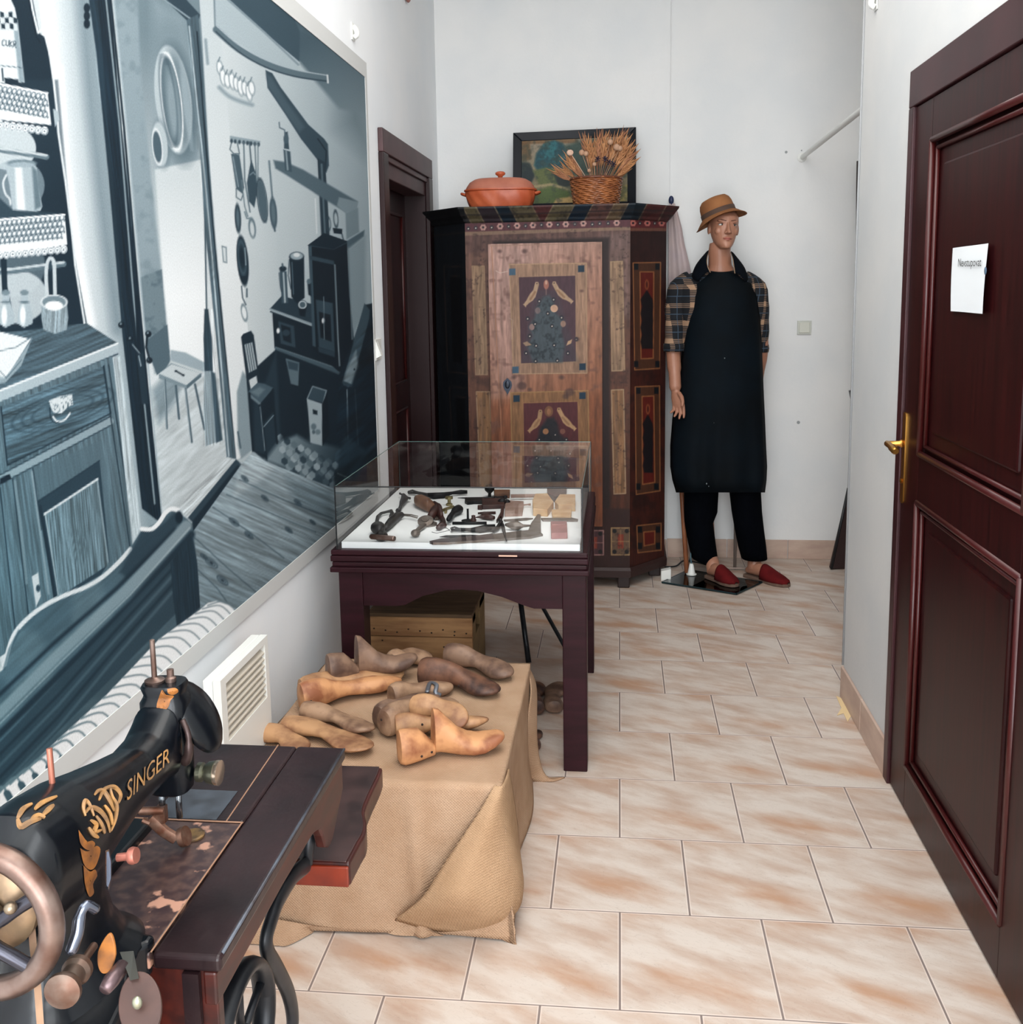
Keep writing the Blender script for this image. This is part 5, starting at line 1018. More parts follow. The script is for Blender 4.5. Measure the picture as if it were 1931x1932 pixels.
def paint_door(q):
    ALL = [(900, 440), (1180, 440), (1180, 1000), (900, 1000)]
    q.polyg(ALL, (158, 124, 112), (126, 76, 50), (950, 520), (1130, 800), 2); q.polyg([(900, 760), (1180, 740), (1180, 1000), (900, 1000)], (118, 70, 46), (96, 52, 32), (1000, 760), (1000, 980), 20, .8)  # lit upper left to darker lower right, put into the paint
    q.poly([(926, 463), (1000, 461), (985, 740), (935, 745)], (166, 134, 126), 25, .6)  # paler area adds to the light painted at upper left
    q.grain(ALL, 90, .22, .018, .18, 5); q.blotch(ALL, (94, 66, 60), .55, .07, 2, 3, .6)
    for (o_, i_, corners) in (([(961.6, 499), (1107, 496.6), (1108, 704), (969, 705.5)], [(979, 523), (1086, 520), (1087, 682), (983.5, 685.6)], ((967, 513), (1097, 507), (973, 698), (1099.5, 692))), ([(964, 741), (1110, 737), (1114, 934), (968, 938)], [(988, 761), (1090, 758), (1094, 908), (990, 911)], ((975, 752), (1099.5, 746.5), (979, 926), (1106, 922)))):
        lowp = o_[0][1] > 700; q.poly(o_, (142, 112, 92) if not lowp else (128, 92, 62), 2, .95); q.grain(o_, 90, .2, .03, .3, 6, 1)
        q.line(list(o_)+[o_[0]], 1.8, (164, 134, 106) if not lowp else (150, 116, 76), 1.2); q.line(list(i_)+[i_[0]], 2.4, (158, 128, 100) if not lowp else (146, 108, 72), 1.2)
        q.poly(i_, PUR if not lowp else (78, 36, 40), 1.5)
        for c in corners: q.poly([(c[0]-6, c[1]-6), (c[0]+6, c[1]-6.5), (c[0]+6, c[1]+6), (c[0]-6, c[1]+6.5)], (58, 84, 104) if c[0] < 1000 and not lowp else (18, 44, 62), 1.5)
    # upper picture
    q.polyg([(1008, 548), (1052, 548), (1092, 682), (984, 684)], (60, 60, 70), (58, 70, 78), (1030, 560), (1030, 680), 6, .3)
    bush(q, 1032, 536, 66, 148); LB = (166, 138, 112)
    bird(q, (1013.5, 535), (1010, 551), (992, 574), LB); bird(q, (1046, 534), (1052, 548), (1078, 568), LB)
    q.ell((1031, 537), 5, 9, (150, 98, 84)); q.ell((1031, 533), 2, 4, (186, 150, 130)); q.line([(1031, 546), (1031, 556)], 1.5, (120, 96, 90))
    q.ell((1046, 582), 7, 7, (196, 160, 134)); q.ell((1046, 582), 5, 5, (176, 134, 112), 0, 3, .6); q.ell((1015, 586), 5, 6, (112, 98, 98)); q.ell((1004, 617), 5, 6, (132, 108, 104)); q.ell((1063, 611), 5, 6, (140, 112, 98)); 
    for x, y in ((1045, 565), (1060, 599), (1034, 591), (996, 601), (1012, 652), (1046, 651), (1072, 666), (1011, 681), (1052, 680), (993, 666), (1018, 568), (1010, 611), (1042, 615), (1000, 634), (1088, 640)): bud(q, (x, y), 3.6)
    q.poly([(987, 647), (995, 644), (1004, 651), (992, 653)], (140, 116, 96)); q.poly([(1069, 652), (1072, 644), (1080, 640), (1078, 648)], (184, 150, 118))
    # lower picture
    bush(q, 1039, 768, 70, 140, (34, 34, 40), (18, 24, 30)); bird(q, (1020, 776), (1018, 792), (1000, 812), (158, 124, 92)); bird(q, (1055, 772), (1062, 788), (1084, 808), (170, 134, 98))
    q.ell((1036, 776), 8, 10, (110, 74, 52)); q.ell((1036, 777), 4, 6, (140, 96, 68)); q.ell((1030, 814), 5.5, 5.5, (150, 106, 74)); q.ell((1062, 814), 5, 5, (116, 76, 66))
    for x, y in ((1018, 829), (1069, 829), (1048, 820), (1010, 850), (1076, 856), (1040, 850), (1055, 872), (1020, 880)): bud(q, (x, y), 3)
    for x, y, r in ((970, 712, 4), (985, 728, 9), (1000, 735, 4), (1075, 740, 9), (1068, 748, 6), (1060, 712, 5), (943, 474, 4), (990, 474, 5), (1098, 549, 3), (1090, 640, 4)): q.ell((x, y), r, r*.8, (70, 50, 48), 0, 4, .7)
    q.line([(936, 511), (944, 515), (958, 512)], 1.2, (196, 172, 160)); q.line([(961, 600), (968, 604), (966, 640)], 1, (180, 160, 148), 1, .6)
    q.line([(926, 464), (1137, 459)], 2, (150, 120, 104), 1.2, .8); q.line([(928, 466), (955, 975)], 1.6, (160, 112, 86), 1.2, .8)
DX0, DX1, DZ0, DZ1 = -.628, -.082, .318, 1.702
dpp = MB().box((DX0, WF-.024, DZ0), (DX1, WF-.002, DZ1)).build('door', mat('door_edge', rgb(60, 34, 26), .6), wd, bevel=.002)
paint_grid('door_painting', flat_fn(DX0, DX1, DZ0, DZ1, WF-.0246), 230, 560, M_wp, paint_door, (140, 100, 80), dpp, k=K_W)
# lock plate on the door
p = py(958, 727, WF-.025); b = MB()
ring = [p+Vector((x*.0022, 0, -z*.0024)) for x, z in ((0, -15), (5, -11), (9, -7), (10, 0), (8, 6), (4, 12), (0, 19), (-4, 12), (-8, 6), (-10, 0), (-9, -7), (-5, -11))]
b.prism(ring, (0, -.004, 0)); b.ball(p+Vector((0, -.004, .004)), (.013, .005, .020), 12, 8)
lk = b.build('lock_plate', mat('lock_iron', rgb(48, 54, 66), .4, metal=.6), dpp, bevel=.001)
MB().box((p.x-.0022, p.y-.0102, p.z-.008), (p.x+.0022, p.y-.0085, p.z+.010)).build('keyhole', M_black, lk)
# chamfers
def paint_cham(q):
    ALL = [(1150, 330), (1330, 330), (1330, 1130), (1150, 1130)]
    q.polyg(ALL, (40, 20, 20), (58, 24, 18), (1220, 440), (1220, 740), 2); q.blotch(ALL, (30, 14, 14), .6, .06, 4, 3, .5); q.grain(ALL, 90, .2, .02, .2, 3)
    q.poly([(1180, 404), (1270, 404), (1270, 430), (1180, 430)], (84, 30, 34), 1.5); q.poly([(1180, 430), (1270, 430), (1270, 436), (1180, 436)], (116, 74, 60), 1.5, .8)
    for x in (1195, 1222, 1249): flower(q, (x, 421), 6, (170, 100, 92))
    for x in (1208, 1236): bud(q, (x, 421), 3)
    for o_, i_ in (([(1195, 496), (1247, 495), (1245, 695), (1198, 698)], [(1208, 513), (1234, 513), (1233, 676), (1210, 677)]), ([(1199, 730), (1245, 728), (1246, 926), (1201, 933)], [(1212, 748), (1234, 747), (1236, 910), (1213, 914)]), ([(1202, 992), (1248, 987), (1248, 1038), (1204, 1043)], [(1215, 1004), (1236, 1002), (1236, 1026), (1216, 1030)])):
        q.poly(o_, (72, 44, 30), 1.5, .9); q.line(list(o_)+[o_[0]], 2, (140, 92, 58), 1.4); 
        q.poly(i_, (86, 26, 20), 1.4); q.line(list(i_)+[i_[0]], 2.4, (134, 84, 52), 1.2); x0, x1 = i_[0][0]+2, i_[1][0]-2; y0, y1 = i_[0][1], i_[2][1]
        if y1-y0 > 60:
            pts = [((x0+x1)/2, y0+34)]+[(x0+(2 if k % 2 else -1), y0+52+k*((y1-y0-70)/7)) for k in range(8)]+[(x1+(0 if k % 2 else 1), y1-18-k*((y1-y0-70)/7)) for k in range(8)]
            q.poly(pts, (20, 16, 20), 2.5); q.ell(((x0+x1)/2, y0+24), 4, 10, (126, 66, 40), 0, 1.5); q.ell(((x0+x1)/2, y0+24), 2, 6, (70, 26, 22), 0, 1.5)
        for x in (o_[0][0]+6, o_[1][0]-6):
            for y in (o_[0][1]+7, o_[2][1]-8): q.poly([(x-4, y-6), (x+4, y-6), (x+4, y+6), (x-4, y+6)], (12, 18, 24), 1.5)
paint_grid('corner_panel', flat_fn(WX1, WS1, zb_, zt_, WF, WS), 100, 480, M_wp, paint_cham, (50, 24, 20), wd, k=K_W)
def paint_shaded_cham(q):  # left chamfer turned from the light, its shade put into the paint
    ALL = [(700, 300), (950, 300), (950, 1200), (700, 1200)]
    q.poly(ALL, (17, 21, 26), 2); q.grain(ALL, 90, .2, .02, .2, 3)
    for a in ([(838, 502), (880, 504), (882, 705), (845, 702)], [(848, 730), (886, 732), (892, 930), (858, 925)]):
        q.line(a+[a[0]], 2, (42, 34, 32), 1.5); q.poly([(a[0][0]+11, a[0][1]+20), (a[1][0]-9, a[1][1]+20), (a[2][0]-9, a[2][1]-18), (a[3][0]+11, a[3][1]-18)], (10, 12, 16), 1.5); q.line([(a[0][0]+10, a[0][1]+18), (a[1][0]-8, a[1][1]+18)], 1.5, (42, 34, 32))
    q.line([(820, 445), (880, 438)], 3, (34, 30, 30), 2)
paint_grid('corner_panel', flat_fn(WS0, WX0, zb_, zt_, WS, WF), 60, 260, M_wp, paint_shaded_cham, (18, 20, 24), wd, k=K_W)
# carcass behind the painted faces
def outline(e, z, yb_=5.43): return [(WX0-e*.4, WF-e, z), (WX1+e*.4, WF-e, z), (WS1+e, WS-e*.4, z), (WS1+e, yb_, z), (WS0-e, yb_, z), (WS0-e, WS-e*.4, z)]
MB().loft([outline(-.003, .10), outline(-.003, 1.785)]).build('carcass', M_wdark, wd)
MB().loft([outline(.012, .055), outline(.014, .09), outline(.006, .105)]).build('plinth', mat('plinth', rgb(42, 20, 17), .6), wd)
b = MB()
for x, y in ((WX0+.03, WF+.03), (WX1-.03, WF+.03), (WS1-.05, WS+.02), (WS0+.05, WS+.02)):
    MB().box((x-.03, y-.035, 0), (x+.03, y+.035, .06)).build('foot', mat('ward_foot', rgb(36, 20, 18), .6), wd, bevel=.006)
tag(MB().prism([(WS1-.02+.0, WS-.10, 0), (WS1+.03, WS-.10, 0), (WS1+.03, WS-.10, .062), (WS1-.02, WS-.10, .05)], (0, .045, 0)).build('levelling_wedge', M_white, bevel=.002), 'white wooden wedge on the floor beside the right foot of the wardrobe', 'wedge')
# cornice with striped paint
CZ = [(0, 1.803), (.010, 1.810), (.016, 1.822), (.034, 1.835), (.046, 1.852), (.060, 1.868), (.060, 1.876)]
def corn_fn(a, b_):
    # a runs along the outline from left rear to right rear, b_ up the profile
    e = np.interp(b_, np.linspace(0, 1, len(CZ)), [c[0] for c in CZ]); z = np.interp(b_, np.linspace(0, 1, len(CZ)), [c[1] for c in CZ])
    t = a*5; P = [lambda e: (WS0-e, 5.43+0*e), lambda e: (WS0-e, WS-e*.4), lambda e: (WX0-e*.4, WF-e), lambda e: (WX1+e*.4, WF-e), lambda e: (WS1+e, WS-e*.4), lambda e: (WS1+e, 5.43+0*e)]
    X, Y = np.zeros(len(a)), np.zeros(len(a))
    for k in range(5):
        m_ = (t >= k) & ((t < k+1) | (k == 4)); f = (t-k)[m_]; x0, y0 = P[k](e[m_]); x1, y1 = P[k+1](e[m_]); X[m_] = x0*(1-f)+x1*f; Y[m_] = y0*(1-f)+y1*f
    return X, Y, z
def paint_corn(q):
    ALL = [(700, 330), (1330, 330), (1330, 480), (700, 480)]; q.poly(ALL, (74, 62, 52), 2)
    cols = [(40, 40, 40), (84, 76, 56), (44, 36, 42), (16, 32, 44), (84, 76, 58), (78, 44, 44), (88, 80, 60), (16, 32, 46), (86, 60, 56), (92, 76, 58), (16, 30, 40), (74, 34, 34), (62, 26, 28)]
    tops = [700, 868, 893, 928, 956, 1000, 1048, 1088, 1122, 1162, 1188, 1224, 1262]; 
    for i, (x, c) in enumerate(zip(tops, cols)):
        x1 = tops[i+1] if i+1 < len(tops) else 1340; s0 = 22 if x < 1010 else -22; s1 = 22 if x1 < 1010 else -22
        if x < 860: s0 = 0
        q.poly([(x, 380), (x1, 380), (x1+s1, 422), (x+s0, 422)], c, 1.5); q.line([(x, 380), (x+s0, 422)], 2.2, (128, 112, 90), 1.4, .75)
    q.poly([(700, 380), (874, 380), (882, 440), (700, 440)], (14, 17, 20), 2); q.blotch(ALL, (30, 28, 30), .5, .12, 5, 3, .52)  # left end blackened like the shaded left chamfer
    q.line([(870, 406), (1010, 403), (1190, 396), (1270, 398)], 2.5, (34, 30, 32), 2.5, .8)
ua = np.concatenate([np.linspace(0, .2, 6)[:-1], np.linspace(.2, .4, 40)[:-1], np.linspace(.4, .6, 260)[:-1], np.linspace(.6, .8, 80)[:-1], np.linspace(.8, 1, 6)])
paint_grid('cornice', corn_fn, 10, 10, M_wp, paint_corn, (70, 60, 50), wd, uu=ua, vv=np.linspace(0, 1, 31), k=K_W)
MB().add(outline(.062, 1.876), [(0, 1, 2, 3, 4, 5)]).build('top_board', M_wdark, wd)
# ================================================================== ON TOP OF THE WARDROBE
WT = 1.877
M_clay = mat('terracotta', rgb(196, 100, 62), .42, col2=rgb(172, 78, 46), scale=12, spec=.5)
M_clayl = mat('terracotta_lid', rgb(176, 108, 86), .6, col2=rgb(160, 92, 72), scale=12)
yc = 4.99; pl, pr = py(880, 390, yc), py(1011, 390, yc); cx_, hw = (pl.x+pr.x)/2, (pr.x-pl.x)/2
pot = thing('roasting_pot', 'oval terracotta roasting pot with a knobbed lid on top of the wardrobe', 'pot', (cx_, yc, WT))
rings = []
for i in range(9):
    t = i/8; z = WT+.078*t; k = .86+.14*math.sin(t*PI*.55) ; r = supr((cx_, yc, z), hw*k, .105*k, 2.6, 64)
    r = [p + (p-Vector((cx_, yc, z))).normalized()*.0022*math.sin(j*2*PI/64*14+t*5) for j, p in enumerate(r)]; rings.append(r)
rings += [supr((cx_, yc, WT+.082), hw*1.04, .112, 2.6, 64), supr((cx_, yc, WT+.088), hw*1.04, .112, 2.6, 64)]
MB().loft(rings).build('bowl', M_clay, pot, smooth='auto')
MB().loft([supr((cx_, yc, WT+.088+z), hw*a, .108*a, 2.6, 48) for a, z in ((1.0, 0), (.97, .012), (.88, .034), (.74, .048), (.66, .052), (.3, .054), (.05, .055))]).build('lid', M_clayl, pot, smooth='auto')
MB().lathe([(.010, .0), (.012, .012), (.024, .02), (.025, .028), (.016, .034), (.001, .036)], 20, Matrix.Translation((cx_, yc, WT+.141))).build('lid_knob', M_clay, pot, smooth=True)
for s in (-1, 1): MB().tube(catmull([(cx_+s*hw*1.0, yc-.03, WT+.066), (cx_+s*(hw+.018), yc-.015, WT+.072), (cx_+s*(hw+.018), yc+.015, WT+.072), (cx_+s*hw*1.0, yc+.03, WT+.066)]), .007, 8).build('handle', M_clay, pot, smooth=True)
# framed landscape leaning on the wall
fy = 5.30
P0, P1, P2, P3 = py(967, 252, fy+.06), py(1200, 241, fy+.06), Vector((.085, fy-.02, WT)), Vector((-.546, fy-.02, WT))
P0 = Vector((-.546, fy+.06, P0.z)); P1 = Vector((.085, fy+.06, P1.z+.0)); 
pf_ = thing('framed_landscape', 'dark framed landscape painting standing on the wardrobe behind the basket', 'painting', (-.23, 5.3, WT))
def fr_pt(s, t, o=0): return P3.lerp(P2, s).lerp(P0.lerp(P1, s), t)+Vector((0, -o, 0))
b = MB(); fw, fh = .07, .105
for q4 in (((0, 0), (1, 0), (1-fw, fh), (fw, fh)), ((1, 0), (1, 1), (1-fw, 1-fh), (1-fw, fh)), ((1, 1), (0, 1), (fw, 1-fh), (1-fw, 1-fh)), ((0, 1), (0, 0), (fw, fh), (fw, 1-fh))):
    a = [fr_pt(s, t, .026 if i < 2 else .006) for i, (s, t) in enumerate(q4)]; bk_ = [fr_pt(s, t, -.004) for s, t in q4]; b.loft([bk_, a], cap=True)
b.build('frame', mat('black_frame', rgb(6, 12, 22), .35, spec=.35), pf_, bevel=.003)
def paint_land(q):
    ALL = [(960, 230), (1220, 230), (1220, 400), (960, 400)]; q.polyg(ALL, (124, 112, 98), (96, 88, 62), (1000, 260), (1000, 380), 2)
    q.poly([(983, 266), (1000, 266), (1003, 300), (986, 305)], (84, 66, 44), 4); q.poly([(984, 264), (1090, 262), (1090, 270), (984, 272)], (92, 66, 40), 3, .8)
    q.poly([(1008, 312), (1012, 290), (1026, 272), (1045, 264), (1062, 270), (1075, 290), (1070, 318), (1040, 324), (1014, 322)], (16, 54, 62), 5); q.blotch([(1008, 312), (1026, 272), (1045, 264), (1075, 290), (1040, 324)], (34, 94, 98), .7, .1, 2)
    q.poly([(1065, 275), (1110, 262), (1185, 264), (1190, 330), (1080, 330)], (42, 60, 54), 8); q.poly([(983, 306), (1000, 308), (1010, 330), (1000, 352), (983, 356)], (16, 30, 34), 4)
    q.poly([(1006, 322), (1030, 316), (1060, 320), (1075, 342), (1050, 356), (1018, 350)], (74, 82, 46), 5); q.blotch([(1006, 322), (1060, 320), (1075, 345), (1018, 350)], (44, 56, 40), .8, .14, 4)
    q.poly([(1045, 328), (1070, 330), (1080, 350), (1056, 356)], (20, 30, 30), 4); q.line([(1010, 352), (1040, 348), (1076, 358)], 5, (128, 116, 84), 3)
    q.poly([(1000, 362), (1040, 352), (1080, 362), (1070, 378), (1010, 392)], (60, 76, 34), 5); q.poly([(1050, 375), (1085, 370), (1090, 392), (1040, 392)], (150, 124, 76), 4); q.poly([(1168, 352), (1188, 348), (1188, 390), (1164, 390)], (132, 118, 70), 4); q.blotch(ALL, (36, 46, 40), .5, .09, 6)
def land_fn(a, b_):
    s = fw+(1-2*fw)*a; t = fh+(1-2*fh)*b_; A = np.outer(1-s, P3)+np.outer(s, P2); B = np.outer(1-s, P0)+np.outer(s, P1); Q = A*(1-t)[:, None]+B*t[:, None]; return Q[:, 0], Q[:, 1]-.005, Q[:, 2]
paint_grid('canvas', land_fn, 160, 110, painted('oil_paint', .5, 1.0, 120, .08), paint_land, (90, 84, 60), pf_, k=1.3)
# basket
bx, by = (py(1077, 345, 4.93).x+py(1173, 340, 4.93).x)/2, 4.99
rt, rb_ = (py(1173, 340, by).x-py(1077, 340, by).x)/2, (py(1168, 380, by).x-py(1087, 380, by).x)/2
m_w, t_, b__ = nt('wicker'); tc = N(t_, 'ShaderNodeTexCoord'); mp = N(t_, 'ShaderNodeMapping'); t_.links.new(tc.outputs['UV'], mp.inputs[0])
b__.inputs['Base Color'].default_value = rgb(150, 92, 54); b__.inputs['Roughness'].default_value = .35
m_wd = mat('wicker_dark', rgb(96, 52, 32), .5)
bk_ = thing('wicker_basket', 'round brown wicker basket filled with dried stems, on top of the wardrobe', 'basket', (bx, by, WT))
b = MB(); NR, NS = 15, 30
for i in range(NR):                       # woven rows going over and under the stakes
    t = i/(NR-1); z = WT+.006+t*.118; r0 = rb_+(rt-rb_)*t**.8
    pts = [Vector((bx+(r0+.0035*math.cos(PI*(j+i)))*math.cos(2*PI*j/NS+t*.8), by+(r0+.0035*math.cos(PI*(j+i)))*math.sin(2*PI*j/NS+t*.8), z+.002*math.cos(PI*j))) for j in range(NS+1)]
    b.tube(catmull(pts, 2), .0048, 6)
o = b.build('weave', mat('wicker_strand', rgb(164, 102, 60), .35, col2=rgb(126, 72, 42), scale=30, spec=.5), bk_, smooth=True)
MB().lathe([(rb_*.98, WT+.002), (rb_*.98, WT+.006), (rt*.965, WT+.122)], 30, Matrix.Translation((bx, by, 0))).build('lining', m_wd, bk_)
MB().torus((bx, by, WT+.127), rt+.001, .006, 'Z', 40, 8).build('rim', m_wd, bk_, smooth=True)
# dried bouquet
dbq = thing('dried_bouquet', 'fan of dried wheat ears, seed heads and dark blue flowers standing in the basket', 'dried flowers', (bx, by, WT+.05))
M_wheat = mat('dried_wheat', rgb(188, 136, 92), .75, col2=rgb(160, 108, 70), scale=30); M_wheat2 = mat('dried_grass', rgb(170, 118, 84), .8, col2=rgb(140, 92, 66), scale=30)
def ear(base, tip, w, m_):
    base, tip = Vector(base), Vector(tip); d = tip-base; b = MB(); b.tube([base, base+d*.62], .0013, 5)
    a0 = base+d*.42; ax = d.normalized(); side = ax.cross(Vector((0, 1, 0))).normalized()
    b.tube([a0, a0+d*.2, a0+d*.42, tip-d*.02], [.002, w*.8, w*.6, .0012], 6, flat=.5, up=(0, 1, 0))
    for k in range(7):
        s = k % 2*2-1; p = a0+d*(.12+.06*k); b.tube([p, p+ax*.03+side*s*w*1.1, p+ax*(.05+.01*(k % 3))+side*s*w*1.5], [.004, .003, .0005], 5)
    b.tube([tip-d*.08, tip+ax*.018], [.0016, .0003], 4)
    return b.build('ear', m_, dbq, smooth=True)
cB = Vector((bx, by, WT+.06))
tips = [(1100, 258), (1107, 262), (1112, 268), (1131, 252), (1127, 262), (1143, 254), (1137, 258), (1148, 262), (1170, 254), (1180, 246), (1176, 262), (1186, 258), (1190, 270), (1196, 276), (1199, 286), (1192, 290), (1197, 300), (1068, 300), (1074, 294), (1062, 316), (1046, 320), (1056, 328), (1080, 304), (1118, 268), (1155, 262), (1163, 260), (1184, 276), (1088, 320), (1188, 312), (1180, 322)]
for i, (u, v) in enumerate(tips):
    y = by-.03+.06*random.random(); tp = py(u, v, y); s = cB+Vector(((tp.x-bx)*.25, (random.random()-.5)*.04, .02)); ear(s, tp, .008+.003*random.random(), M_wheat if i % 3 else M_wheat2)
M_head = mat('seed_head', rgb(176, 138, 112), .8)
for u, v, r in ((1098, 288, .014), (1106, 290, .013), (1077, 288, .014), (1152, 268, .014), (1164, 278, .016), (1170, 280, .013), (1122, 310, .010), (1112, 322, .009)):
    tp = py(u, v, by-.045); b = MB(); b.tube([cB, tp], .0012, 5); b.ball(tp, (r, r*.8, r), 10, 7); b.build('seed_head', M_head, dbq, smooth=True)
M_blue = mat('dried_blue_flower', rgb(34, 26, 48), .8)
for u, v in ((1128, 300), (1142, 300), (1150, 306), (1158, 310)):
    tp = py(u, v, by-.055); b = MB(); b.tube([cB, tp], .0012, 5)
    for k in range(6): a = k*PI/3+u; b.tube([tp, tp+Vector((.013*math.cos(a), -.004, .012*math.sin(a)))], [.003, .006], 6, flat=.4)
    b.build('blue_flower', M_blue, dbq, smooth=True)
p = py(1076, 288, by-.05); b = MB().tube([cB, p], .0012, 5); b.ball(p, (.017, .006, .014), 10, 6); b.build('pale_leaf', mat('pale_leaf', rgb(206, 172, 150), .8), dbq, smooth=True)
# ================================================================== BACK WALL THINGS
sw = thing('light_switch', 'white square light switch on the back wall right of the mannequin', 'switch', (.97, YB, 1.22))
a, c = py(1505, 605, YB), py(1531, 631, YB); MB().box((a.x, YB-.008, c.z), (c.x, YB, a.z)).build('frame', mat('switch_frame', rgb(196, 198, 190), .5), sw, bevel=.002)
MB().box((a.x+.009, YB-.013, c.z+.009), (c.x-.009, YB-.007, a.z-.009)).build('rocker', mat('switch_rocker', rgb(206, 207, 196), .5), sw, bevel=.003)
e0 = py(1514, 297, YB-.004); rl = thing('curtain_pole', 'white round pole running out from the back wall towards the corridor corner', 'pole', tuple(e0))
q1 = py(1637, 199, 4.1); d_ = (q1-e0); MB().tube([e0, e0+d_*1.15], .0125, 14).build('pole', M_white, rl, smooth='auto')
MB().lathe([(.024, 0), (.024, .006), (.014, .012)], 18, Matrix.Translation(e0+Vector((0, .004, 0))) @ Matrix.Rotation(PI/2, 4, 'X')).build('wall_bracket', M_white, rl, smooth='auto')
# dark long-handled wooden tool in the corner
lt2 = thing('wooden_oar', 'long dark wooden pole widening to a flared foot, leaning behind the corridor corner', 'wooden pole', (1.12, 5.25, 0))
pts = [(1622, 304, 5.45), (1621, 420, 5.43), (1619, 560, 5.41), (1617, 700, 5.38), (1611, 760, 5.37), (1609, 850, 5.35), (1606, 925, 5.33)]
P_ = [py(*q_) for q_ in pts]; MB().tube(P_, [.014, .015, .016, .016, .014, .014, .016], 10).build('shaft', mat('dark_oak', rgb(34, 18, 18), .5), lt2, smooth=True)
q0 = py(1604, 738, 5.34); MB().prism([q0, q0+Vector((.035, 0, .01)), q0+Vector((.03, 0, -.06)), q0+Vector((.012, 0, -.05))], (0, .03, 0)).build('notch_hook', M_black, lt2)
f0, f1 = py(1606, 920, 5.33), pz(1566, 1072, .003); f2 = f1+Vector((.17, .02, 0))
b = MB().loft([[f0+Vector((-.014, -.012, 0)), f0+Vector((.016, -.012, 0)), f0+Vector((.016, .012, 0)), f0+Vector((-.014, .012, 0))], [f1+Vector((0, -.02, 0)), f2+Vector((0, -.02, 0)), f2+Vector((0, .02, 0)), f1+Vector((0, .02, 0))]]); b.build('flared_foot', mat('dark_oak2', rgb(40, 20, 20), .5), lt2, bevel=.004)
MB().tube([f0+Vector((-.016, -.014, 0)), f1+Vector((.004, -.024, .004))], .007, 8).build('edge_strip', M_black, lt2, smooth=True)
# small hooks on the side walls
for (u, v, xw, lab, s) in ((665, 60, XL, 'white plastic hook high on the left wall above the mural corner', 1), (1655, 1, XR, 'white plastic hook at the top of the right wall', -1)):
    p = px(u, v, xw); h_ = thing('wall_hook', lab, 'hook', tuple(p)); 
    MB().box((p.x-.001, p.y-.02, p.z-.03), (p.x+.001+.004*s, p.y+.02, p.z+.03)).build('plate', M_white, h_, bevel=.001)
    MB().tube(catmull([(p.x+.004*s, p.y, p.z+.018), (p.x+.014*s, p.y, p.z+.006), (p.x+.016*s, p.y, p.z-.012), (p.x+.006*s, p.y, p.z-.02)]), .010, 8).build('hook', M_white, h_, smooth=True)
p = px(711, 660, XL); h_ = thing('wall_bracket', 'small white bracket on the left wall beside the dark door frame', 'bracket', tuple(p)); a, c = px(706, 640, XL), px(716, 678, XL)
MB().box((XL, p.y-.05, c.z), (XL+.008, p.y+.05, a.z)).build('plate', M_white, h_, bevel=.002); MB().prism([(XL+.008, p.y-.04, a.z-.01), (XL+.028, p.y-.04, c.z+.02), (XL+.008, p.y-.04, c.z+.01)], (0, .03, 0)).build('catch', M_white, h_)
p = px(765, -4, XL); tag(MB().ball(p+Vector((.012, 0, 0)), (.012, .03, .02)).build('brown_peg', mat('peg', rgb(150, 100, 92), .6), smooth=True), 'small brownish peg on the left wall at the upper edge', 'peg')
b = MB(); pts = [pz(u, v, .001) for u, v in ((1578, 1313), (1593, 1320), (1602, 1340), (1606, 1352), (1600, 1362), (1592, 1346), (1580, 1350), (1588, 1336))]
tag(b.prism(pts, (0, 0, .0012)).build('chipped_tile_patch', mat('raw_clay', rgb(222, 196, 150), .9)), 'pale broken patch in the floor tiles at the wall corner skirting', 'broken tile')
# ================================================================== HANGING GARMENT + STICK behind the mannequin
g = thing('hanging_garment', 'pale pink cloth garment hanging on a blue hook behind the mannequin', 'garment', (.3, 5.44, 1.3))
top = py(1268, 384, 5.44); rows = []
for i, (v, ul, ur) in enumerate(((384, 1263, 1274), (400, 1261, 1279), (430, 1261, 1287), (460, 1262, 1292), (500, 1262, 1302), (560, 1262, 1312), (640, 1262, 1318), (700, 1262, 1318))):
    rows.append([py(ul+(ur-ul)*j/14, v, 5.455-.02*math.sin(j*.9+i*.3)*(.2+.1*i)-.012) for j in range(15)])
MB().loft(rows, cap=False, close=False).build('cloth', mat('pink_cloth', rgb(202, 184, 180), .9, col2=rgb(190, 174, 176), scale=10), g, smooth=True)
MB().ball(py(1267, 378, 5.45), (.014, .012, .024), 12, 8).build('hook_cap', mat('navy_hook', rgb(16, 34, 74), .5), g, smooth=True)
stk = MB().tube([pz(1297, 1083, .016)+Vector((0, .02, 0)), py(1287, 930, 5.3), py(1280, 760, 5.40), py(1276, 600, 5.45)], .0125, 12)
tag(stk.build('broomstick', mat('broomstick', rgb(150, 92, 58), .5, col2=rgb(126, 74, 46), scale=12), smooth=True), 'plain wooden stick leaning on the back wall between wardrobe and mannequin', 'stick')
cn = pz(1305, 1084, .012); c_ = thing('white_plug', 'small white cone-shaped cable plug standing on the glass plate', 'plug', tuple(cn))
MB().lathe([(.026, 0), (.027, .004), (.020, .006), (.012, .05), (.009, .058), (.002, .06)], 18, Matrix.Translation(cn)).build('cone', M_white, c_, smooth='auto')
MB().tube(catmull([cn+Vector((0, 0, .058)), cn+Vector((-.004, .005, .09)), cn+Vector((.0, .03, .12)), cn+Vector((.02, .10, .10)), cn+Vector((0, .2, .012))]), .004, 8).build('cord', mat('cord_teal', rgb(60, 90, 100), .5), c_, smooth=True)
b = MB().tube(catmull([(.24, 5.25, .012), pz(1276, 1068, .012), pz(1290, 1058, .02), pz(1310, 1060, .02), pz(1330, 1064, .014), (.46, 5.34, .012)]), .0045, 8)
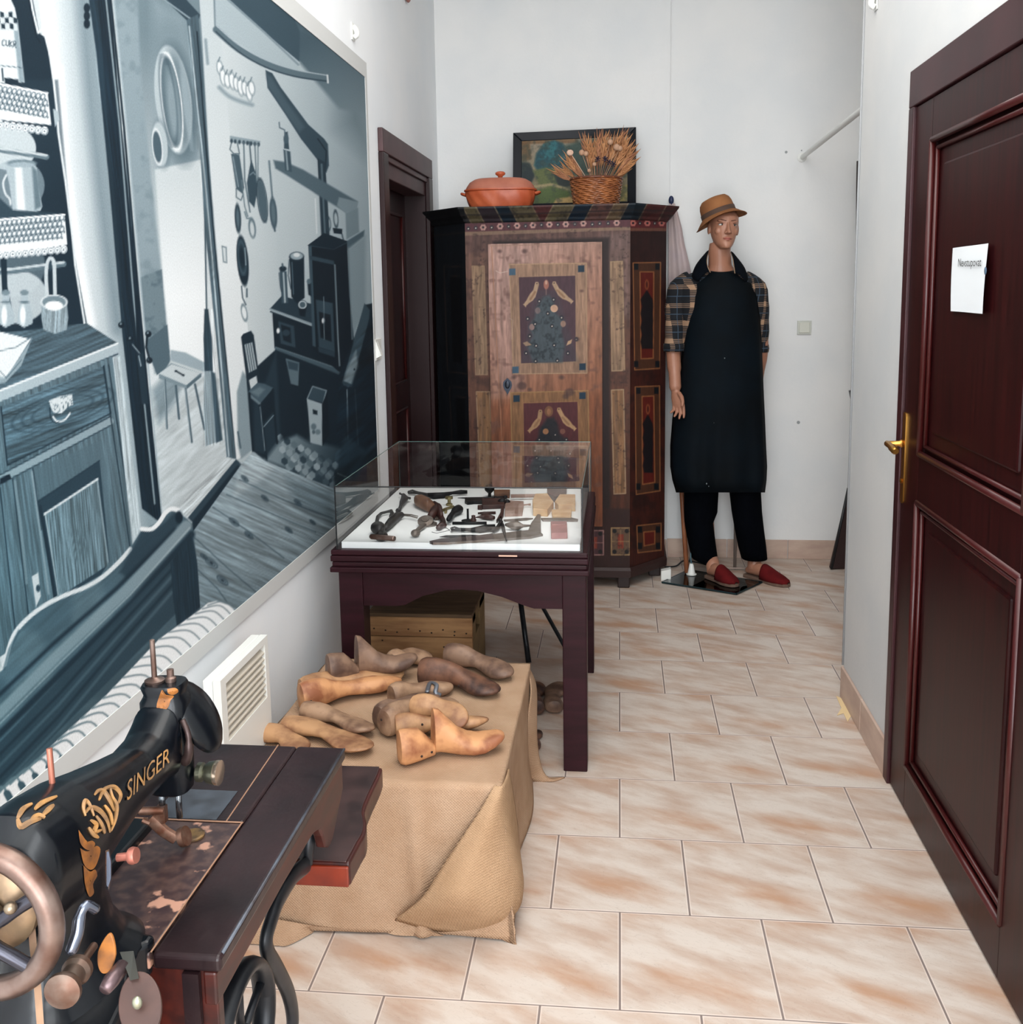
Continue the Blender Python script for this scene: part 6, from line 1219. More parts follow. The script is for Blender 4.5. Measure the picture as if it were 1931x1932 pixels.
tag(b.build('black_cable', M_black, smooth=True), 'black cable curling on the floor beside the right side of the wardrobe', 'cable')
# ================================================================== MANNEQUIN
MY = 5.10
M_skin = mat('mannequin_skin', rgb(166, 118, 96), .42, col2=rgb(156, 108, 86), scale=10, spec=.45)
mq = thing('mannequin', 'male shop mannequin in a brown hat, plaid shirt and long black apron beside the wardrobe', 'mannequin', (.5, 5.12, .012))
def wring(v, ul, ur, y, dy, e=2.2, n=28, dz=0):
    a, c = py(ul, v, y), py(ur, v, y); ctr = (a+c)/2
    return supr((ctr.x, y, ctr.z+dz), abs(c.x-a.x)/2, dy, e, n)
HZ = Matrix.Translation(py(1366, 431, 5.06)) @ Matrix.Rotation(math.radians(9), 4, 'Z') @ Matrix.Rotation(math.radians(3), 4, 'Y') @ Matrix.Rotation(math.radians(-2), 4, 'X')
def hp(x, f, z): return HZ @ Vector((x, -f, z*.88))
body = MB()
R_ = []
for z, rx, yf_, yb_ in ((-.116, .014, .078, .050), (-.110, .026, .086, .010), (-.095, .038, .088, -.030), (-.075, .048, .086, -.055), (-.05, .056, .084, -.068), (-.02, .063, .083, -.080), (.012, .067, .082, -.088), (.03, .069, .086, -.092), (.06, .069, .080, -.094), (.085, .060, .060, -.084), (.10, .040, .03, -.06), (.106, .015, .0, -.03)):
    c_, ry = (yf_+yb_)/2, (yf_-yb_)/2
    R_.append([hp(rx*math.copysign(abs(math.cos(2*PI*j/28))**.9, math.cos(2*PI*j/28)), c_+ry*math.sin(2*PI*j/28), z) for j in range(28)])
body.loft(R_)
def bl(c, r, rot=None): body.ball(hp(*c), r, 14, 10, HZ.to_3x3() @ (rot or Matrix.Identity(3)))
body.loft([[hp(x*w, f, z) for x, f in ((-1, .070), (-.55, fr_-.008), (0, fr_), (.55, fr_-.008), (1, .070))] for z, w, fr_ in ((.028, .009, .090), (.010, .010, .096), (-.010, .012, .104), (-.026, .017, .112), (-.034, .017, .108), (-.040, .012, .090))])
bl((0, .106, -.030), (.010, .010, .008)); bl((-.012, .094, -.032), (.008, .008, .006)); bl((.012, .094, -.032), (.008, .008, .006))
for s in (-1, 1):
    bl((s*.028, .071, .032), (.022, .010, .007)); bl((s*.036, .052, -.022), (.020, .018, .020)); bl((s*.070, -.01, -.005), (.007, .016, .028)); bl((s*.030, .062, .010), (.015, .010, .009))
bl((0, .080, -.062), (.021, .011, .007)); bl((0, .079, -.072), (.018, .011, .007)); bl((0, .078, -.100), (.018, .012, .014))
# neck and trunk
nk = [py(1358, 470, 5.09), py(1359, 500, 5.10), py(1360, 522, 5.11)]
body.loft([supr((nk[0].x+.004, 5.085, nk[0].z+.03), .052, .055, 2, 28), supr((nk[0].x, 5.09, nk[0].z-.01), .053, .056, 2, 28), supr((nk[1].x, 5.10, nk[1].z), .057, .058, 2, 28), supr((nk[2].x, 5.11, nk[2].z+.01), .085, .065, 2, 28), supr((nk[2].x, 5.115, nk[2].z-.03), .135, .078, 2.2, 28)])
trunk = [(522, 1322, 1394, .06), (532, 1296, 1416, .085), (555, 1286, 1424, .105), (600, 1290, 1422, .115), (660, 1302, 1414, .10), (700, 1304, 1416, .095), (750, 1296, 1426, .11), (790, 1296, 1430, .11), (820, 1300, 1428, .10)]
body.loft([wring(v, a, c, 5.12, d) for v, a, c, d in trunk])
for leg in ([(810, 1297, 1362, .09), (900, 1300, 1352, .075), (970, 1305, 1347, .06), (1030, 1318, 1350, .05), (1062, 1333, 1350, .036), (1074, 1334, 1354, .038)], [(810, 1362, 1430, .09), (900, 1380, 1428, .075), (970, 1390, 1432, .06), (1030, 1408, 1440, .05), (1058, 1412, 1432, .036), (1070, 1412, 1436, .038)]):
    body.loft([wring(v, a, c, 5.16 if v > 1000 else 5.13, d) for v, a, c, d in leg])
# arms
Lsh, Lel, Lwr = py(1276, 548, 5.12), py(1271, 660, 5.10), py(1275, 737, 5.03)
body.tube(catmull([py(1300, 532, 5.12), Lsh, (Lsh+Lel)/2, Lel, (Lel*.55+Lwr*.45), Lwr], 5), [.036]*3+[.040]*5+[.038]*5+[.036]*4+[.035]*4+[.030]*4+[.023], 16)
Rsh, Rel, Rwr = py(1432, 548, 5.12), py(1437, 662, 5.17), py(1424, 745, 5.26)
body.tube(catmull([py(1408, 532, 5.12), Rsh, (Rsh+Rel)/2, Rel, Rwr], 5), [.034]*3+[.038]*5+[.036]*5+[.034]*4+[.030]*3+[.023], 16)
# hands: palm, four fingers, thumb
def hand(W, dn, side, fw_, scale=1.0):
    dn, side = Vector(dn).normalized(), Vector(side).normalized(); nrm = dn.cross(side).normalized(); s = scale
    def L_(a, b_, c): return W+dn*a*s+side*b_*s+nrm*c*s
    body.loft([[L_(a, w*math.cos(t), h*math.sin(t)) for t in [2*PI*j/16 for j in range(16)]] for a, w, h in ((-.012, .021, .020), (.01, .026, .018), (.04, .037, .016), (.075, .040, .014), (.088, .036, .011))])
    for i, (b0, ln, cu_) in enumerate(((-.030, .070, .12), (-.010, .080, .20), (.010, .076, .30), (.029, .060, .42))):
        b0 *= fw_; seg = ln/3; p = [L_(.078, b0, 0)]; a_ = .08
        for k in range(3): a_ += cu_*(1.0 if k else .6); p.append(p[-1]+(dn*math.cos(a_)+nrm*math.sin(a_)*1.0)*seg*s+side*(b0*.03)*s)
        body.tube([p[0]-dn*.02*s]+p, [.009*s, .0092*s, .0085*s, .0078*s, .005*s], 10)
    body.tube([L_(.012, -fw_*.022, .004), L_(.035, -fw_*.042, .012), L_(.062, -fw_*.050, .022), L_(.084, -fw_*.048, .032)], [.012*s, .0115*s, .0095*s, .006*s], 10)
hand(Lwr, py(1286, 790, 4.98)-Lwr, (.72, -.69, .05), -1, .98)
hand(Rwr, Vector((-.02, .02, -1)), (.6, .8, 0), -1, .95)
bo = body.build('body', M_skin, mq, smooth=True)
rm = bo.modifiers.new('one_surface', 'REMESH'); rm.mode = 'VOXEL'; rm.voxel_size = .0034; rm.use_smooth_shade = True
sm_ = bo.modifiers.new('soften', 'SMOOTH'); sm_.factor = .5; sm_.iterations = 2
# eyes, brows, lips, nails
M_eye = mat('eye_white', rgb(190, 186, 180), .3); M_iris = mat('eye_dark', rgb(26, 22, 22), .3); M_brow = mat('brow', rgb(98, 62, 48), .7); M_lip = mat('lip', rgb(160, 92, 80), .5)
for s in (-1, 1):
    e = MB().ball(hp(s*.030, .0675, .012), (.0135, .0085, .0062), 14, 8, HZ.to_3x3()).build('eye', M_eye, mq, smooth=True)
    MB().ball(hp(s*.030+.003, .0745, .0125), (.0052, .0026, .0056), 10, 6, HZ.to_3x3()).build('iris', M_iris, e, smooth=True)
    MB().tube([hp(s*.015, .0745, .0175), hp(s*.030, .078, .0195), hp(s*.045, .066, .015)], [.002, .003, .0016], 6).build('eyelid', M_brow, mq, smooth=True)
    MB().tube([hp(s*.011, .0835, .032), hp(s*.030, .081, .037), hp(s*.050, .063, .032)], [.0034, .0042, .0018], 6, flat=.6).build('eyebrow', M_brow, mq, smooth=True)
MB().tube([hp(-.022, .083, -.063), hp(-.008, .0915, -.0605), hp(0, .092, -.062), hp(.008, .0915, -.0605), hp(.022, .083, -.063)], [.001, .0042, .0038, .0042, .001], 8).tube([hp(-.020, .083, -.065), hp(0, .0905, -.070), hp(.020, .083, -.065)], [.001, .0052, .001], 8).build('lips', M_lip, mq, smooth=True)
# ---- plaid shirt
m_pl, t_, b__ = nt('plaid_cloth'); L = t_.links.new
tc = N(t_, 'ShaderNodeTexCoord'); sp = N(t_, 'ShaderNodeSeparateXYZ'); L(tc.outputs['Object'], sp.inputs[0])
def M1(op, a, b_=None):
    n = N(t_, 'ShaderNodeMath'); n.operation = op
    for i, q_ in enumerate((a, b_)):
        if q_ is None: continue
        if isinstance(q_, (int, float)): n.inputs[i].default_value = q_
        else: L(q_, n.inputs[i])
    return n.outputs[0]
def band(c, S, c0, w): f = M1('FRACT', M1('DIVIDE', M1('ADD', c, 10.0), S)); return M1('LESS_THAN', M1('ABSOLUTE', M1('SUBTRACT', f, c0)), w)
xx = M1('ADD', sp.outputs['X'], M1('MULTIPLY', sp.outputs['Y'], .8)); zz = sp.outputs['Z']
wide = M1('MAXIMUM', band(xx, .08, .3, .12), band(zz, .088, .35, .14)); both = M1('MULTIPLY', band(xx, .08, .3, .12), band(zz, .088, .35, .14))
thin = M1('MAXIMUM', band(xx, .08, .75, .022), band(zz, .088, .85, .022)); fine = M1('MULTIPLY', M1('GREATER_THAN', M1('FRACT', M1('MULTIPLY', M1('ADD', zz, 10), 120)), .45), wide)
def MX(f, a, b_):
    n = N(t_, 'ShaderNodeMix'); n.data_type = 'RGBA'; L(f, n.inputs['Factor'])
    for i, q_ in ((6, a), (7, b_)):
        if isinstance(q_, tuple): n.inputs[i].default_value = q_
        else: L(q_, n.inputs[i])
    return n.outputs[2]
c1 = MX(M1('MULTIPLY', fine, .75), rgb(5, 9, 17), rgb(134, 110, 92)); c1 = MX(M1('MULTIPLY', both, .8), c1, rgb(170, 136, 108)); c1 = MX(M1('MULTIPLY', thin, .8), c1, rgb(60, 78, 96))
L(c1, b__.inputs['Base Color']); b__.inputs['Roughness'].default_value = .9
sh = MB()
sh.loft([wring(v, a, c, y, d, 2.1, 32) for v, a, c, y, d in ((508, 1324, 1394, 5.135, .07), (516, 1300, 1414, 5.12, .085), (526, 1284, 1428, 5.12, .10), (545, 1278, 1432, 5.12, .118), (580, 1282, 1428, 5.12, .128), (640, 1286, 1424, 5.12, .122), (720, 1288, 1430, 5.12, .118), (800, 1286, 1434, 5.12, .12))], cap=False)
so = sh.build('shirt', m_pl, mq, smooth=True)
def sleeve(pts, rad, name):
    p = catmull(pts, 4); r = np.interp(np.linspace(0, 1, len(p)), np.linspace(0, 1, len(rad)), rad)
    r = [float(x)+.0016*math.sin(i*1.7) for i, x in enumerate(r)]
    return MB().tube(p, list(r), 24, cap=False).build(name, m_pl, so, smooth=True)
sleeve([py(1306, 528, 5.12), py(1284, 545, 5.12), py(1276, 580, 5.12), py(1275, 620, 5.11), py(1273, 652, 5.10)], [.048, .058, .054, .051, .049], 'sleeve')
sleeve([py(1402, 528, 5.12), py(1426, 545, 5.12), py(1432, 580, 5.13), py(1434, 625, 5.15), py(1433, 655, 5.17)], [.048, .054, .050, .045, .042], 'sleeve')
for c_, r in ((py(1273, 655, 5.10), .054), (py(1434, 657, 5.17), .044)):
    b = MB(); b.lathe([(r-.012, -.018), (r, -.020), (r+.003, 0), (r, .018), (r-.012, .02)], 24, Matrix.Translation(c_), cap=False); b.build('cuff', m_pl, so, smooth=True)
# open collar
M_col = mat('shirt_dark', rgb(5, 9, 16), .95, spec=.1)
for s, pts in ((-1, [(1338, 474, 5.12), (1334, 486, 5.06), (1334, 500, 5.02), (1340, 514, 5.00)]), (1, [(1380, 476, 5.12), (1384, 488, 5.06), (1386, 502, 5.02), (1388, 516, 5.00)])):
    P_ = catmull([py(*q_) for q_ in pts], 4); rows = []
    for i, p in enumerate(P_):
        t = i/(len(P_)-1); w = .014+.035*math.sin(t*PI*.8); rows.append([p+Vector((s*.000, 0, .006)), p+Vector((s*w*.6, .006, .004-.2*w)), p+Vector((s*w*1.25, .012, -.8*w)), p+Vector((s*w*1.4, .016, -1.2*w))])
    o = MB().loft(rows, cap=False, close=False).build('collar', M_col, so, smooth=True); sd = o.modifiers.new('t', 'SOLIDIFY'); sd.thickness = .003
    MB().tube([p+Vector((-s*.002, -.002, 0)) for p in P_], .002, 6).build('collar_edge', mat('collar_edge', rgb(150, 124, 100), .9), so, smooth=True)
# ---- apron
M_apron = mat('black_apron', rgb(4, 8, 12), .75, col2=rgb(6, 15, 22), scale=5, bump=.15, bscale=12, spec=.1)
ap = []; NA = 26
for v, a, c, y, bul in ((513, 1337, 1386, 5.00, .01), (515, 1333, 1391, 4.998, .02), (522, 1318, 1408, 4.995, .05), (536, 1306, 1422, 4.992, .075), (560, 1299, 1430, 4.988, .09), (600, 1294, 1434, 4.985, .10), (650, 1290, 1437, 4.985, .10), (700, 1284, 1439, 4.982, .10), (750, 1276, 1441, 4.98, .10), (790, 1270, 1443, 4.98, .10), (840, 1266, 1445, 4.985, .10), (880, 1266, 1447, 4.99, .095), (905, 1270, 1446, 4.99, .09), (929, 1277, 1443, 4.995, .085)):
    row = []
    for j in range(NA+1):
        s = j/NA*2-1; k = abs(s)**2.4; f = max(0, (v-640)/290); yy_ = 5.125-(.146+.004*f)*max(0.0, 1-abs(.985*s)**2.3)**(1/2.3)+(.03*(1-f) if v < 525 else 0)-.010*math.sin(s*7+.5)*f-.006*math.sin(s*13+v*.01)*f
        p = py(a+(c-a)*(s+1)/2, v, yy_); row.append(p)
    ap.append(row)
ao = MB().loft(ap, cap=False, close=False).build('apron', M_apron, mq, smooth=True); sd = ao.modifiers.new('t', 'SOLIDIFY'); sd.thickness = .003; sd.offset = 1
b = MB()
for u, v, r in ((1368, 676, .004), (1368, 728, .003), (1370, 737, .003), (1369, 745, .0025), (1368, 753, .0025), (1348, 798, .0025), (1370, 797, .003), (1334, 913, .003), (1338, 918, .002), (1372, 728, .002)):
    p = py(u, v, 4.97); b.ball(p+Vector((0, .006, 0)), (r, .003, r*1.5), 6, 4)
b.build('paint_speck', mat('speck', rgb(120, 130, 132), .8), ao)
# back drape of the apron skirt (seen at the sides)
0 and MB().loft([[py(u, v, y) for u, v, y in row] for row in (((1262, 790, 5.10), (1266, 840, 5.12), (1267, 880, 5.12), (1272, 905, 5.12), (1277, 928, 5.12)), ((1270, 790, 5.05), (1266, 840, 5.05), (1266, 880, 5.05), (1270, 905, 5.05), (1276, 929, 5.05)))], cap=False, close=False).build('apron_side', M_apron, ao, smooth=True)
# ---- trousers
M_tr = mat('navy_trousers', rgb(2, 3, 7), .95, col2=rgb(4, 6, 11), spec=.05, scale=8, bump=.2, bscale=14)
tr = MB()
for leg in ([(800, 1290, 1364, 5.13, .115), (870, 1291, 1358, 5.13, .10), (930, 1291, 1356, 5.13, .09), (965, 1291, 1354, 5.13, .085), (985, 1292, 1346, 5.13, .082), (1010, 1296, 1349, 5.14, .08), (1040, 1302, 1353, 5.15, .08), (1052, 1306, 1355, 5.15, .082), (1060, 1322, 1355, 5.15, .078)], [(800, 1362, 1434, 5.13, .115), (870, 1374, 1436, 5.13, .10), (930, 1377, 1436, 5.13, .09), (965, 1381, 1438, 5.13, .085), (1000, 1387, 1442, 5.14, .08), (1030, 1393, 1446, 5.15, .08), (1052, 1399, 1448, 5.15, .08)]):
    tr.loft([[p+Vector((0, 0, .0)) for p in wring(v, a, c, y, d, 2.3, 28)] for v, a, c, y, d in leg], cap=False)
o = tr.build('trousers', M_tr, mq, smooth=True); sd = o.modifiers.new('t', 'SOLIDIFY'); sd.thickness = .004; sd.offset = -1
# ---- felt hat
M_felt = mat('brown_felt', rgb(146, 98, 62), .85, col2=rgb(132, 86, 54), scale=14, spec=.2); M_feltd = mat('hat_band', rgb(74, 54, 44), .8)
hc = py(1357, 406, 5.075)
HM = Matrix.Translation(hc) @ Matrix.Rotation(math.radians(9), 4, 'Z') @ Matrix.Rotation(math.radians(-18), 4, 'Y') @ Matrix.Rotation(math.radians(-9), 4, 'X')
def hring(rx, ry, z, droop=0, n=36):
    out = []
    for j in range(n):
        a = 2*PI*j/n; out.append(HM @ Vector((rx*math.cos(a), ry*math.sin(a), z+droop*(math.cos(a)**2)+.004*math.sin(2*a+1)*min(1, abs(droop)*40))))
    return out
cr_ = [hring(.083, .096, -.006), hring(.082, .095, .02), hring(.079, .091, .05), hring(.073, .085, .068), hring(.060, .072, .082), hring(.038, .048, .087), hring(.010, .016, .086)]
ho = MB().loft(cr_, cap=True).build('hat', M_felt, mq, smooth=True)
br_ = [hring(.082, .095, .002), hring(.095, .108, -.006, -.004), hring(.110, .120, -.012, -.014), hring(.124, .128, -.014, -.030), hring(.128, .131, -.010, -.034), hring(.110, .120, -.018, -.014), hring(.090, .104, -.010, 0)]
MB().loft(br_, cap=False).build('brim', M_felt, ho, smooth=True)
MB().loft([hring(.0845, .0975, .0), hring(.0840, .0968, .022), hring(.0822, .095, .023)], cap=False).build('hat_band', M_feltd, ho, smooth=True)
# ---- red slippers
M_slip = mat('red_slipper', rgb(92, 18, 20), .9, col2=rgb(76, 12, 15), scale=20, spec=.15); M_sole = mat('slipper_sole', rgb(96, 74, 62), .8)
for nm, heel, toe, z in (('slipper', pz(1337, 1082, .03), pz(1391, 1105, .02), .012), ('slipper', pz(1408, 1076, .03), pz(1490, 1101, .02), .001)):
    a = Vector((heel.x, heel.y, z)); d = Vector((toe.x, toe.y, z))-a; ln = d.length; ang = math.atan2(d.y, d.x); Mx = Matrix.Translation(a) @ Matrix.Rotation(ang, 4, 'Z')
    st_ = [(0, .022), (.03, .032), (.2, .036), (.45, .036), (.65, .046), (.82, .044), (.94, .030), (1, .010)]
    sole = MB().loft([[Mx @ Vector((t*ln, w*y_, z_)) for y_, z_ in ((-1, 0), (-1, .016), (1, .016), (1, 0))] for t, w in st_]); 
    t1 = thing('slipper', 'red felt slipper on the mannequin foot standing on the glass plate' if z > .005 else 'red felt slipper on the mannequin foot standing on the tiles, toe to the right', 'slipper', tuple(a))
    sole.build('sole', M_sole, t1, bevel=.003)
    up = MB(); rr = []
    for t, w, h in ((.42, .040, .088), (.46, .041, .088), (.55, .044, .078), (.68, .046, .062), (.82, .043, .048), (.93, .031, .036), (.99, .012, .026)):
        rr.append([Mx @ Vector((t*ln, w*math.cos(PI*j/14), .014+(h-.014)*math.sin(PI*j/14)**.8)) for j in range(15)])
    up.loft(rr, cap=False, close=False); o = up.build('upper', M_slip, t1, smooth=True); sd = o.modifiers.new('t', 'SOLIDIFY'); sd.thickness = .003
    ft = MB().loft([supr(Mx @ Vector((t*ln, 0, 0))+Vector((0, 0, zc)), 1e-3, 1e-3, 2, 16) if 0 else [Mx @ Vector((t*ln, w*math.cos(2*PI*j/16), zc+h*math.sin(2*PI*j/16))) for j in range(16)] for t, w, zc, h in ((.02, .014, .034, .014), (.08, .026, .040, .022), (.2, .029, .050, .032), (.35, .030, .052, .034), (.5, .034, .048, .030), (.7, .038, .036, .018), (.9, .028, .028, .010))])
    fo = ft.build('foot', M_skin, mq, smooth=True)
    an = Mx @ Vector((.20*ln, 0, .06)); tgt = py(1342, 1052, 5.15) if z > .005 else py(1424, 1048, 5.15)
    MB().tube([an-Vector((0, 0, .02)), an+(tgt-an)*.5, tgt], [.036, .034, .036], 16).build('ankle', M_skin, mq, smooth=True)
# ---- stand: glass plate with a steel rod
sg = thing('glass_stand', 'square glass base plate with a thin steel rod under the mannequin', 'stand', (.46, 5.0, .001))
C4 = [pz(1250, 1098, .008), pz(1390, 1120, .008), pz(1438, 1098, .008), pz(1300, 1075, .008)]
MB().prism([Vector((p.x, p.y, .0015)) for p in C4], (0, 0, .0085)).build('base_plate', glass_mat('plate_glass', (.82, .88, .88, 1)), sg)
b = MB(); 
for i in range(4): p, q_ = C4[i], C4[(i+1) % 4]; b.tube([(p.x, p.y, .006), (q_.x, q_.y, .006)], .0055, 6)
b.build('plate_edge', mat('plate_edge', rgb(16, 36, 40), .2), sg)
q0 = pz(1387, 1073, .008); MB().tube([q0, (q0.x, q0.y, .5), (q0.x-.02, q0.y-.05, .86)], .0085, 12).build('rod', mat('rod_steel', rgb(150, 140, 134), .35, metal=.6), sg, smooth=True)
MB().box((q0.x-.05, q0.y-.012, .0105), (q0.x+.09, q0.y+.012, .016)).build('foot_bar', mat('bar_pale', rgb(170, 150, 140), .5), sg, bevel=.002)
# ================================================================== SEWING TABLE (treadle)
TT = .76
M_top = mat('worn_walnut_top', rgb(42, 26, 28), .32, col2=rgb(22, 13, 16), scale=9, detail=8, spec=.32, bump=.08, bscale=40)
M_topw = None
m_, t_, b__ = nt('worn_veneer'); L = t_.links.new
tc = N(t_, 'ShaderNodeTexCoord'); n1 = N(t_, 'ShaderNodeTexNoise'); n1.inputs['Scale'].default_value = 22; n1.inputs['Detail'].default_value = 6; L(tc.outputs['Object'], n1.inputs['Vector'])
n2 = N(t_, 'ShaderNodeTexNoise'); n2.inputs['Scale'].default_value = 70; n2.inputs['Detail'].default_value = 5; L(tc.outputs['Object'], n2.inputs['Vector'])
r1 = N(t_, 'ShaderNodeValToRGB'); r1.color_ramp.elements[0].position = .42; r1.color_ramp.elements[0].color = rgb(50, 34, 36); r1.color_ramp.elements[1].position = .68; r1.color_ramp.elements[1].color = rgb(84, 62, 56); L(n2.outputs['Fac'], r1.inputs[0])
r2 = N(t_, 'ShaderNodeValToRGB'); r2.color_ramp.elements[0].position = .60; r2.color_ramp.elements[0].color = (0, 0, 0, 1); r2.color_ramp.elements[1].position = .64; r2.color_ramp.elements[1].color = (1, 1, 1, 1); L(n1.outputs['Fac'], r2.inputs[0])
mx = N(t_, 'ShaderNodeMix'); mx.data_type = 'RGBA'; L(r2.outputs[0], mx.inputs['Factor']); L(r1.outputs[0], mx.inputs[6]); mx.inputs[7].default_value = rgb(176, 132, 112)
L(mx.outputs[2], b__.inputs['Base Color']); b__.inputs['Roughness'].default_value = .38; b__.inputs['Specular IOR Level'].default_value = .6; M_topw = m_
M_redw = mat('red_brown_wood', rgb(66, 22, 15), .38, col2=rgb(40, 13, 11), scale=8, stretch=(6, 1, 6), spec=.4)
M_redl = mat('orange_varnish', rgb(130, 44, 20), .35, col2=rgb(96, 30, 16), scale=14, spec=.5)
tb = thing('sewing_table', 'worn dark wooden treadle table with a cast iron stand, carrying the sewing machine', 'table', (-.58, 1.24, 0))
x0, x1, y0, y1 = -.735, -.440, .982, 1.500
b = MB().box((-.520, y0, TT-.020), (x1, y1, TT)).box((x0, 1.262, TT-.020), (-.520, y1, TT))
b.build('tabletop', M_top, tb, bevel=.005, seg=3)
MB().box((x0, y0, TT-.020), (-.5225, 1.260, TT-.0005)).build('inner_leaf', M_topw, tb, bevel=.002)
b = MB().tube([(-.5215, y0+.003, TT+.0002), (-.5215, 1.262, TT+.0002)], .0011, 6).tube([(-.735, 1.2612, TT+.0002), (-.52, 1.2612, TT+.0002)], .0011, 6).tube([(-.545, 1.262, TT), (-.552, y1, TT)], .001, 6)
MB().tube([(x1-.0015, y0+.01, TT-.0015), (x1-.0015, 1.20, TT-.0012), (x1-.001, y1-.004, TT-.0015)], .0022, 8).build('worn_edge_sheen', mat('worn_edge_shine', rgb(78, 84, 94), .3, col2=rgb(40, 34, 38), scale=18), tb, smooth=True)  # bluish shine along the worn edge put into the strip colour
b.build('worn_seam', mat('seam_light', rgb(150, 112, 88), .6), tb)
# curved skirt along the right side
def skirt_z(y):
    ys = [y0, 1.05, 1.2, 1.34, 1.375, 1.40, 1.43, 1.47, y1]; zs = [.700, .702, .706, .702, .690, .640, .636, .668, .690]
    return float(np.interp(y, ys, zs))
pts = [(x1-.006, y0+(y1-y0)*i/40, skirt_z(y0+(y1-y0)*i/40)) for i in range(41)]
MB().prism(pts+[(x1-.006, y1, TT-.019), (x1-.006, y0, TT-.019)], (-.016, 0, 0)).build('side_skirt', M_redw, tb, bevel=.003)
MB().box((x0, y1-.018, .69), (x1-.01, y1-.004, TT-.02)).build('back_rail', M_redw, tb)
MB().box((x0+.12, y0+.006, .56), (x1-.008, y0+.022, TT-.020)).build('end_panel', M_redw, tb, bevel=.002)
MB().box((-.965, .945, .30), (-.57, .958, TT-.022)).build('back_panel', mat('black_board', rgb(8, 9, 12), .8, spec=.1), tb)
MB().box((x1-.045, y0-.002, .56), (x1-.026, y0+.005, TT-.021)).build('corner_post', M_top, tb)
# lower drawer tray at the far end with serpentine side
zt = .60; edge = catmull([pz(722, 1448, zt), pz(716, 1466, zt), pz(700, 1500, zt), pz(689, 1530, zt), pz(692, 1552, zt), pz(690, 1572, zt), pz(680, 1590, zt), pz(660, 1628, zt)], 4)
edge = [Vector((p.x, p.y, zt-.040)) for p in edge]
poly_ = edge+[Vector((-.60, edge[-1].y, zt-.04)), Vector((-.60, edge[0].y, zt-.04))]
dr = MB().prism(poly_, (0, 0, .040)).build('drawer', M_redw, tb, bevel=.004, seg=3)
MB().box((-.60, edge[-1].y-.004, zt-.040), (edge[-1].x-.002, edge[-1].y+.002, zt-.006)).build('drawer_front', M_redl, dr, bevel=.002)
poly2 = [Vector((p.x-.006, p.y, zt)) for p in edge]+[Vector((-.60, edge[-1].y+.004, zt)), Vector((-.60, edge[0].y-.004, zt))]
MB().prism(poly2, (0, 0, .002)).build('drawer_top', mat('dusty_top', rgb(66, 46, 44), .3, col2=rgb(38, 24, 24), scale=14, spec=.6), dr, bevel=.001)
MB().box((-.565, 1.405, zt), (-.535, 1.43, TT-.02)).build('hanger', M_redw, tb)
# cast iron stand
xi = -.478
ist = MB()
sc_ = catmull([px(578, 1632, xi), px(556, 1650, xi), px(537, 1678, xi), px(522, 1706, xi), px(512, 1736, xi), px(503, 1768, xi), px(505, 1796, xi), px(524, 1830, xi), px(542, 1868, xi), px(551, 1905, xi), px(552, 1940, xi), px(545, 1985, xi), px(520, 2040, xi)], 5)
ist.tube(sc_, .0085, 10, flat=1.6)
end = sc_[-1]; ist.tube([end, (xi, end.y-.02, .05), (xi, end.y+.04, .006)], .012, 10)
ist.tube([px(578, 1632, xi), (xi, 1.42, .66), (xi, 1.44, .70)], .010, 10)
so_ = ist.build('stand_side', M_iron, tb, smooth=True)
wc = px(455, 1960, xi); 
fwm = MB().torus((wc.x, wc.y, wc.z), .085, .010, 'X', 40, 10, flat=1.6)
for k in range(5): a = k*2*PI/5+.3; fwm.tube([wc, wc+Vector((0, .085*math.cos(a), .085*math.sin(a)))], .006, 8)
fwm.ball(wc, .018); fwm.build('flywheel', M_iron, tb, smooth=True)
for xk, nm in ((-.72, 'leg'),):
    b = MB().tube([(xk, 1.02, .56), (xk, 1.06, .30), (xk, 1.00, .10), (xk, .96, .008)], .011, 8).tube([(xk, 1.44, .69), (xk, 1.36, .30), (xk, 1.44, .10), (xk, 1.48, .008)], .011, 8).tube([(xk, 1.0, .10), (xk, 1.44, .10)], .008, 8); b.build(nm, M_iron, tb, smooth=True)
MB().tube([(-.72, 1.22, .12), (xi, 1.22, .12)], .010, 8).box((-.68, 1.08, .112), (-.52, 1.30, .124)).build('treadle', M_iron, tb)
# ================================================================== SEWING MACHINE
M_jap = mat('black_japan_enamel', rgb(4, 7, 12), .27, col2=rgb(8, 13, 19), scale=9, spec=.32, coat=.05, bump=.04, bscale=30)
M_gold = mat('gold_decal', rgb(170, 124, 70), .5, col2=rgb(120, 92, 66), scale=60)
M_goldb = mat('gold_decal_bright', rgb(158, 96, 34), .6, col2=rgb(104, 62, 28), scale=60)
sm = thing('sewing_machine', 'old black sewing machine with gold SINGER lettering and worn steel handwheel', 'sewing machine', (-.59, 1.0, TT))
AX = -.592
# bed
bedpts = [(-.70, .80), (-.66, .775), (-.52, .775), (-.49, .80), (-.505, .90), (-.54, .965), (-.5225, .985), (-.5225, 1.0), (-.64, 1.02), (-.64, 1.24), (-.70, 1.25)]
MB().prism([(x, y, TT-.03) for x, y in bedpts], (0, 0, .042)).build('bed', M_jap, sm, bevel=.006, seg=3)
